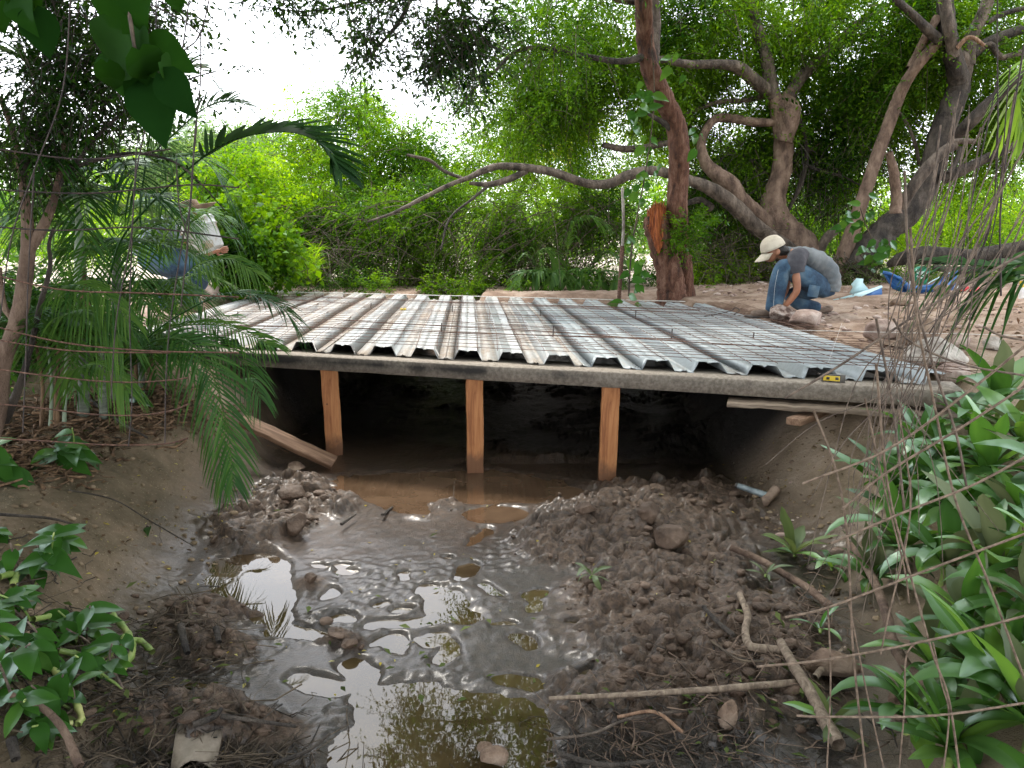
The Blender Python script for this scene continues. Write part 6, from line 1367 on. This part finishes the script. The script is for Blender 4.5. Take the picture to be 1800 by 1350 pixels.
# fallen leaves
def leaf_litter(name, areas, n, mat, size, z=.004):
    P_ = np.array([(lambda p: (p.x, p.y))(hit(random.gauss(a[0], a[2]), random.gauss(a[1], a[3]))) for a in random.choices(areas, k=n)])
    z_ = height(P_[:, 0], P_[:, 1])+z; D_ = rng.normal(size=(len(P_), 3))*np.array([1, 1, .15]); L = size*rng.uniform(.5, 1.3, len(P_))
    V, F = leaf_quads(np.column_stack([P_, z_]), D_, L, L*.42, .15, unit(rng.normal(size=(len(P_), 3))*.25+np.array([0, 0, 1.])))
    return tag(raw(name, V, F, M[mat], smooth=False, attrs={'v': np.repeat(rng.random(len(P_)), 4)}), kind='stuff')
leaf_litter('fallen_leaves', [(250, 850, 90, 60), (180, 950, 90, 50), (300, 900, 60, 60), (1380, 830, 60, 50), (800, 960, 160, 60), (600, 1150, 160, 80), (300, 1120, 80, 60), (1200, 950, 140, 60)], 230, 'yellow_fleck', .026)
leaf_litter('bank_litter', [(230, 880, 120, 80), (120, 950, 80, 40), (1420, 800, 90, 60), (1530, 760, 60, 30), (330, 760, 60, 30)], 420, 'brown_leaf', .03, .006)
leaf_litter('green_litter', [(150, 1150, 110, 60), (250, 1250, 120, 50), (1400, 1150, 90, 80), (1300, 1250, 120, 40), (150, 760, 120, 25), (700, 1150, 160, 80)], 330, 'wilted', .045, .015)
leaf_litter('brown_litter', [(150, 750, 130, 30), (250, 720, 60, 16), (60, 790, 80, 30), (1700, 560, 120, 30)], 1500, 'brown_leaf', .06, .02)

# ================================================================== PEOPLE
M['skin'] = simple('tanned_skin', [(.3, (.28, .115, .06)), (.7, (.38, .17, .095))], 8, .5, .1, .002)
M['shirt'] = simple('grey_blue_shirt', [(.3, (.10, .12, .135)), (.7, (.175, .19, .20))], 5, .85, .5, .012, bscale=9)
M['sleeve'] = simple('charcoal_sleeve', [(.3, (.045, .045, .055)), (.7, (.08, .078, .09))], 6, .85, .4, .008, bscale=10)
def jeansmat():
    m, nt, b = newmat('worn_blue_jeans'); co = objco(nt)
    n = ntex(nt, 4, 6, .6, co); c = ramp(nt, n, [(.3, (.02, .045, .085)), (.55, (.05, .105, .17)), (.8, (.12, .18, .23))])
    d = ntex(nt, 2.2, 4, .6, co); cl = nt.nodes.new('ShaderNodeClamp'); nt.links.new(mth(nt, 'MULTIPLY', mth(nt, 'SUBTRACT', d, .48), 4), cl.inputs[0])
    nt.links.new(mixc(nt, mth(nt, 'MULTIPLY', cl.outputs[0], .55), c, (.15, .15, .12)), b.inputs['Base Color']); b.inputs['Roughness'].default_value = .9
    bump(nt, b, ntex(nt, 11, 4, .6, co, 1.0), .8, .015); return m
M['jeans'] = jeansmat()
M['cap'] = simple('beige_cap_cloth', [(.3, (.46, .40, .31)), (.7, (.60, .54, .44))], 7, .85, .2, .004)
M['boot'] = simple('tan_boot_leather', [(.3, (.10, .068, .05)), (.7, (.21, .15, .115))], 9, .7, .4, .004)
M['sole'] = simple('dark_sole', [(.3, (.05, .04, .035)), (.7, (.11, .09, .08))], 12, .8, .3, .003)
M['hair'] = simple('black_hair', [(.3, (.010, .008, .008)), (.7, (.03, .025, .022))], 40, .7, .6, .004)
M['stitch'] = simple('pale_stitching', [(.3, (.35, .38, .38)), (.7, (.5, .5, .48))], 40, .8, .1, .001)
def skin(root, name, verts, edges, rad, mat, levels=2, flat=None):
    me = bpy.data.meshes.new(name); bm = bmesh.new(); L = bm.verts.layers.skin.verify(); vs = []
    for k, p in enumerate(verts):
        v = bm.verts.new(Vector(p)-Vector(root.location)); r = rad[k]; v[L].radius = r if isinstance(r, tuple) else (r, r); v[L].use_root = (k == 0); vs.append(v)
    for a, b_ in edges: bm.edges.new((vs[a], vs[b_]))
    bm.to_mesh(me); bm.free(); o = bpy.data.objects.new(name, me); link(o, root)
    m1 = o.modifiers.new('skin', 'SKIN'); m1.use_smooth_shade = True; m1.branch_smoothing = .8
    m2 = o.modifiers.new('sub', 'SUBSURF'); m2.levels = levels; m2.render_levels = levels
    dg = bpy.context.evaluated_depsgraph_get(); me2 = bpy.data.meshes.new_from_object(o.evaluated_get(dg)); 
    o.modifiers.clear(); o.data = me2; me2.materials.clear(); me2.materials.append(mat)
    for p in me2.polygons: p.use_smooth = True
    return o
Dm = 7.5
def A_(u, v, dy=0): return at(u, v, Dm+dy)
def hand(root_, V, E, R, wi, wrist, d, side, up, k=1.0):
    """palm and five unequal curled fingers grown from the wrist vertex"""
    w = Vector(wrist); d = Vector(d).normalized(); s = Vector(side).normalized(); n_ = Vector(up).normalized()
    V.append(w+d*.045*k); R.append((.034*k, .016*k)); E.append((wi, len(V)-1)); pm = len(V)-1
    for f, (off, L) in enumerate(((-.028, .060), (-.010, .072), (.009, .068), (.026, .054))):
        b0 = w+d*.085*k+s*off*k; V.append(b0); R.append(.0095*k); E.append((pm, len(V)-1))
        V.append(b0+d*L*.45*k-n_*.012*k); R.append(.0088*k); E.append((len(V)-2, len(V)-1))
        V.append(b0+d*L*.75*k-n_*.036*k); R.append(.0078*k); E.append((len(V)-2, len(V)-1))
    t0 = w+d*.03*k-s*.035*k-n_*.01*k; V.append(t0); R.append(.011*k); E.append((pm, len(V)-1)); V.append(t0+d*.035*k-s*.018*k-n_*.02*k); R.append(.0095*k); E.append((len(V)-2, len(V)-1))
    V.append(t0+d*.06*k-s*.016*k-n_*.036*k); R.append(.008*k); E.append((len(V)-2, len(V)-1))

man = empty('person', A_(1400, 566), 'man in beige cap, grey shirt and blue jeans crouching at the right deck edge', 'person')
# body: pelvis, spine, neck, head, arms, legs
V = [A_(1448, 505), A_(1444, 478), A_(1424, 455), A_(1400, 448), A_(1384, 446), A_(1372, 444), A_(1361, 437), A_(1355, 449), A_(1350, 461),
     A_(1397, 452, -.19), A_(1399, 482, -.24), A_(1402, 511, -.25), A_(1387, 530, -.22), A_(1374, 543, -.19),
     A_(1395, 455, .19), A_(1386, 485, .2), A_(1380, 512, .14), A_(1372, 528, .02), A_(1366, 540, -.06),
     A_(1446, 508, -.11), A_(1400, 480, -.15), A_(1374, 464, -.17), A_(1362, 505, -.16), A_(1357, 543, -.15), A_(1353, 554, -.15), A_(1345, 558, -.15),
     A_(1446, 508, .11), A_(1412, 512, .17), A_(1384, 518, .19), A_(1410, 536, .16), A_(1440, 541, .13), A_(1448, 546, .13), A_(1446, 549, .13)]
E_ = [(0, 1), (1, 2), (2, 3), (3, 4), (4, 5), (5, 6), (6, 7), (7, 8), (3, 9), (9, 10), (10, 11), (11, 12), (12, 13), (3, 14), (14, 15), (15, 16), (16, 17), (17, 18), (0, 19), (19, 20), (20, 21), (21, 22), (22, 23), (23, 24), (24, 25), (0, 26), (26, 27), (27, 28), (28, 29), (29, 30), (30, 31), (31, 32)]
R = [.14, .13, .14, .10, .055, .07, .088, .07, .04, .05, .043, .038, .032, .024, .05, .043, .036, .03, .024, .08, .07, .055, .05, .034, .02, .014, .08, .07, .055, .045, .034, .02, .014]
hand(man, V, E_, R, 13, V[13], (-.25, .25, -.6), (.7, .6, 0), (-.6, -.6, .3), .95)
hand(man, V, E_, R, 18, V[18], (-.15, -.1, -.6), (.5, .8, 0), (-.7, .2, .2), .95)
skin(man, 'body', V, E_, R, M['skin'], 2)
nz = MB()
# nose, ear, brow as small shaped pieces of the head
V, F = one_tube([A_(1349, 447, 0), A_(1345.5, 455, 0), A_(1349, 458, 0)], [.010, .017, .012], None, 8, 3); child(man, 'nose', V, F, M['skin'])
for s_ in (-1, 1):
    c_ = A_(1367.5, 443, s_*.088); e = rockV(IV2, (.022, .010, .032), 0, .02)+np.array(c_[:]); child(man, 'ear', e, IF2, M['skin'])
e = rockV(IV, (.093, .090, .060), 0, .05)+np.array(A_(1371, 441, 0)[:]); child(man, 'hair', e, IF, M['hair'])
# torso clothes
def loft(root, name, pts, rin, ry, mat, n=7, seg=20, fold=.0, cap=True):
    """cloth tube whose sections are ellipses: rin in the bending plane, ry across it"""
    Q = cat_rom([p[:] for p in pts], n); K = len(Q); t = np.linspace(0, len(pts)-1, K); a_ = np.interp(t, range(len(pts)), rin); b_ = np.interp(t, range(len(pts)), ry)
    T = unit(np.gradient(Q, axis=0)); Yv = np.array([0, 1., 0]); Yv = unit(Yv-T*(T@Yv)[:, None]); N_ = np.cross(T, Yv); an = np.arange(seg)/seg*2*np.pi
    w_ = 1+fold*(np.sin(an*3+t[:, None]*5)*.5+np.sin(an*5-t[:, None]*9)*.5)+fold*.8*np.sin(t[:, None]*11+an*1.5)
    V = Q[:, None]+(N_[:, None]*np.cos(an)[:, None]*a_[:, None, None]+Yv[:, None]*np.sin(an)[:, None]*b_[:, None, None])*w_[..., None]
    k = (np.arange(K-1)*seg)[:, None]; s0_ = np.arange(seg)[None]; s1_ = (s0_+1) % seg; F = [tuple(int(i) for i in r) for r in np.stack([k+s0_, k+s1_, k+seg+s1_, k+seg+s0_], -1).reshape(-1, 4)]
    if cap: F += [tuple(range(seg))[::-1], tuple((K-1)*seg+i for i in range(seg))]
    return child(root, name, V.reshape(-1, 3), F, mat)
loft(man, 'shirt', [A_(1453, 511), A_(1455, 495), A_(1449, 476), A_(1434, 462), A_(1415, 454), A_(1399, 450), A_(1385, 445)], [.105, .115, .118, .118, .112, .095, .058], [.165, .17, .18, .195, .205, .17, .062], M['shirt'], fold=.035)
for s_ in (-1, 1):
    loft(man, 'sleeve', [A_(1410, 449, s_*.12), A_(1402, 455, s_*.19), A_(1399, 466, s_*.225), A_((1401 if s_ < 0 else 1391), 480, s_*.235)], [.085, .096, .092, .070], [.075, .075, .072, .062], M['sleeve'], fold=.03)
loft(man, 'collar', [A_(1390, 448), A_(1384, 445), A_(1380, 443)], [.068, .066, .060], [.070, .068, .064], M['shirt'])
skin(man, 'jeans', [A_(1450, 510), A_(1450, 516), A_(1448, 509, -.10), A_(1412, 486, -.16), A_(1376, 465, -.18), A_(1368, 500, -.17), A_(1360, 540, -.16), A_(1359, 551, -.16), A_(1448, 511, .10), A_(1414, 513, .17), A_(1382, 517, .2), A_(1410, 536, .17), A_(1444, 544, .14)],
     [(0, 1), (0, 2), (2, 3), (3, 4), (4, 5), (5, 6), (6, 7), (0, 8), (8, 9), (9, 10), (10, 11), (11, 12)],
     [.14, .12, .125, .115, .098, .092, .085, .082, .12, .105, .088, .078, .07], M['jeans'], 3)
mb = MB(); q = A_(1430, 512, -.293)-Vector(man.location); mb.box(q, (.105, .006, .11), Matrix.Rotation(.15, 3, 'Y')); o = mb.build('pocket', M['jeans'], bevel=.003); o.parent = man
V, F = one_tube([A_(1368, 474, -.278), A_(1362, 505, -.272), A_(1359, 548, -.25)], .0018, None, 4, 4); child(man, 'seam', V, F, M['stitch'])
V, F = one_tube([A_(1459, 493, -.13), A_(1463, 500, -.12), A_(1466, 510, -.1)], .010, .012, 6, 4); child(man, 'belt', V, F, M['stitch'])
# cap
CV = []; 
c_ = A_(1359, 436); ax_u = Vector((-.42, 0, .91)).normalized(); ax_f = Vector((-.91, 0, -.42)).normalized()*1; ax_s = Vector((0, 1, 0)); CVv = []; CF = []
ns, nr = 20, 8
for i in range(nr+1):
    ph = math.pi/2*i/nr
    for j in range(ns):
        a = j/ns*2*math.pi; rr2 = math.cos(ph)**.8; p = c_+ax_f*math.cos(a)*.118*rr2+ax_s*math.sin(a)*.098*rr2+ax_u*(math.sin(ph)*.125-.005); CVv.append(p[:])
for i in range(nr):
    for j in range(ns): CF.append((i*ns+j, i*ns+(j+1) % ns, (i+1)*ns+(j+1) % ns, (i+1)*ns+j))
o = child(man, 'cap', CVv, CF, M['cap']); m_ = o.modifiers.new('thick', 'SOLIDIFY'); m_.thickness = .004
bV = []; bF = []
for i in range(7):
    t = i/6
    for j in range(9):
        a = (j/8-.5)*2*1.15; k_ = math.cos(a); p = c_+ax_f*(.112*math.cos(a)+t*.105*k_**.6)+ax_s*(math.sin(a)*(.094+.0*t))-ax_u*(.004+.045*t+.028*abs(math.sin(a))**2); bV.append(p[:])
for i in range(6):
    for j in range(8): k = i*9+j; bF.append((k, k+1, k+10, k+9))
o = child(man, 'cap_brim', bV, bF, M['cap']); m_ = o.modifiers.new('thick', 'SOLIDIFY'); m_.thickness = .005
# boots
def boot(u, v, dy, L, toe_up, lab=None):
    p = A_(u, v, dy)
    skin(man, 'boot', [p+Vector((.0, 0, .085)), p+Vector((.01, 0, .045)), p+Vector((-L*.35, 0, .040+toe_up*.3)), p+Vector((-L*.72, 0, .034+toe_up))], [(0, 1), (1, 2), (2, 3)], [(.052, .052), (.050, .046), (.047, .040), (.040, .030)], M['boot'], 2)
    Q_ = cat_rom([(p+Vector((.055, 0, .006)))[:], (p+Vector((-L*.4, 0, .004+toe_up*.4)))[:], (p+Vector((-L*.90, 0, .006+toe_up)))[:]], 6); Vv = []; Ff = []
    for i, q in enumerate(Q_):
        w_ = .050*math.sqrt(max(.12, 1-(2*i/(len(Q_)-1)-1)**4)); Vv += [(q[0], q[1]-w_, q[2]-.006), (q[0], q[1]+w_, q[2]-.006), (q[0], q[1]+w_, q[2]+.014), (q[0], q[1]-w_, q[2]+.014)]
    for i in range(len(Q_)-1):
        for k in range(4): Ff.append((i*4+k, i*4+(k+1) % 4, i*4+4+(k+1) % 4, i*4+4+k))
    Ff += [(3, 2, 1, 0), tuple(len(Q_)*4-4+k for k in range(4))]; child(man, 'sole', Vv, Ff, M['sole'], smooth=False)
boot(1358, 559, -.16, .30, .01); boot(1456, 551, .13, .24, -.04)

# the second worker, half hidden by the palms
Dm = 7.7
w2 = empty('person', A_(322, 552), 'bent worker in a brown hat and jeans carrying the white bucket behind the palms', 'person')
M['shirt2'] = simple('faded_grey_shirt', [(.3, (.12, .15, .19)), (.7, (.22, .26, .32))], 5, .85, .5, .012, bscale=9)
V = [A_(268, 448), A_(278, 425), A_(298, 402), A_(318, 392), A_(330, 386), A_(338, 380), A_(344, 388), A_(322, 400, -.17), A_(334, 432, -.2), A_(362, 446, -.12), A_(376, 442, -.06), A_(318, 398, .17), A_(335, 425, .2), A_(362, 430, .12),
     A_(272, 452, -.1), A_(350, 468, -.12), A_(326, 520, -.1), A_(330, 543, -.1), A_(272, 452, .1), A_(320, 478, .14), A_(290, 530, .12), A_(300, 548, .12)]
E_ = [(0, 1), (1, 2), (2, 3), (3, 4), (4, 5), (5, 6), (3, 7), (7, 8), (8, 9), (9, 10), (3, 11), (11, 12), (12, 13), (0, 14), (14, 15), (15, 16), (16, 17), (0, 18), (18, 19), (19, 20), (20, 21)]
R = [.15, .14, .14, .1, .06, .085, .06, .055, .045, .034, .028, .055, .045, .03, .09, .07, .045, .035, .09, .07, .045, .035]
hand(w2, V, E_, R, 10, V[10], (.6, .1, .1), (0, .3, .9), (.2, -.9, 0)); hand(w2, V, E_, R, 13, V[13], (.6, -.1, -.1), (0, -.3, .9), (.2, .9, 0))
skin(w2, 'body', V, E_, R, M['skin'], 2)
loft(w2, 'shirt', [A_(262, 452), A_(268, 432), A_(284, 412), A_(304, 398), A_(322, 390)], [.15, .16, .15, .13, .07], [.19, .19, .20, .2, .08], M['shirt2'], fold=.05)
for s_ in (-1, 1): loft(w2, 'sleeve', [A_(306, 398, s_*.14), A_(318, 402, s_*.2), A_((330 if s_ < 0 else 326), 420, s_*.215)], [.085, .09, .07], [.08, .075, .065], M['shirt2'], fold=.04)
for s_ in (-1, 1): loft(w2, 'jeans_leg', ([A_(262, 446, -.08), A_(285, 456, -.11), A_(348, 468, -.13), A_(354, 482, -.13), A_(338, 510, -.11), A_(330, 536, -.11)] if s_ < 0 else [A_(262, 446, .08), A_(285, 460, .12), A_(318, 476, .14), A_(314, 495, .14), A_(296, 520, .12), A_(297, 540, .12)]), [.16, .15, .115, .105, .09, .085], [.15, .14, .11, .10, .085, .08], M['jeans'], fold=.05)
M['hat'] = simple('brown_hat', [(.3, (.13, .085, .05)), (.7, (.24, .165, .11))], 8, .85, .3, .005)
hc = A_(336, 374); HV = []; HF = []; up_ = Vector((-.28, -.1, 1)).normalized(); fx_ = Vector((1, 0, .28)).normalized(); fy_ = up_.cross(fx_)
prof = [(.001, .115), (.05, .118), (.085, .105), (.098, .05), (.102, .0), (.16, -.004), (.22, .008), (.25, .03)]
for (r_, z_) in prof:
    for j in range(28): a = j/28*6.283; HV.append((hc+fx_*math.cos(a)*r_*1.05+fy_*math.sin(a)*r_*.95+up_*(z_+.025*math.sin(a)**2*(r_ > .15)))[:])
for i in range(len(prof)-1):
    for j in range(28): HF.append((i*28+j, i*28+(j+1) % 28, (i+1)*28+(j+1) % 28, (i+1)*28+j))
o = child(w2, 'hat', HV, HF, M['hat']); m_ = o.modifiers.new('thick', 'SOLIDIFY'); m_.thickness = .005
for (u, v, dy) in ((333, 548, -.1), (300, 552, .12)):
    p = A_(u, v, dy); skin(w2, 'boot', [p+Vector((-.05, 0, .10)), p+Vector((-.03, 0, .04)), p+Vector((.06, 0, .035)), p+Vector((.15, 0, .025))], [(0, 1), (1, 2), (2, 3)], [.055, .052, .05, .04], M['boot'], 2)
bk = empty('bucket', A_(355, 415, -.35), 'stained white plastic bucket carried tilted in front of the worker\'s face', 'bucket')
mB, nt, b = newmat('stained_white_plastic'); p = objco(nt); n = ntex(nt, 5, 6, .65, p)
nt.links.new(ramp(nt, n, [(.33, (.42, .30, .20)), (.45, (.62, .63, .63)), (.8, (.74, .76, .78))]), b.inputs['Base Color']); b.inputs['Roughness'].default_value = .5
a0 = A_(343, 388, -.35); a1 = A_(368, 440, -.35); axb = (a1-a0).normalized()
def lathe(prof, a0, ax, ns=32):
    x_ = ax.cross(Vector((0, 1, 0))).normalized(); y_ = ax.cross(x_); Vv = []; Ff = []
    for (t, r_) in prof:
        for j in range(ns): a = j/ns*6.283; Vv.append((a0+ax*t+x_*math.cos(a)*r_+y_*math.sin(a)*r_)[:])
    for i in range(len(prof)-1):
        for j in range(ns): Ff.append((i*ns+j, i*ns+(j+1) % ns, (i+1)*ns+(j+1) % ns, (i+1)*ns+j))
    return Vv, Ff
L_ = (a1-a0).length
V, F = lathe([(L_*.02, .155), (0, .165), (0, .178), (.02, .178), (.022, .170), (L_*.22, .168), (L_*.24, .176), (L_*.27, .176), (L_*.28, .165), (L_-.01, .145), (L_, .138), (L_, .125), (L_-.012, .12), (L_-.012, .001)], a0, axb); child(bk, 'bucket_body', V, F, mB)
V, F = lathe([(0.03, .150), (L_*.9, .130), (L_*.9, .001)], a0, axb); child(bk, 'inside', V, F, mB)
V, F = one_tube([a0+axb*.06+Vector((0, -.175, 0)), a0+axb*.16+Vector((-.1, -.15, -.05)), a0+axb*.2+Vector((-.12, 0, -.06))], .003, None, 6, 5); child(bk, 'handle', V, F, M['rust_dark'])
# dirty-white sneaker-toned litter bits on the soil
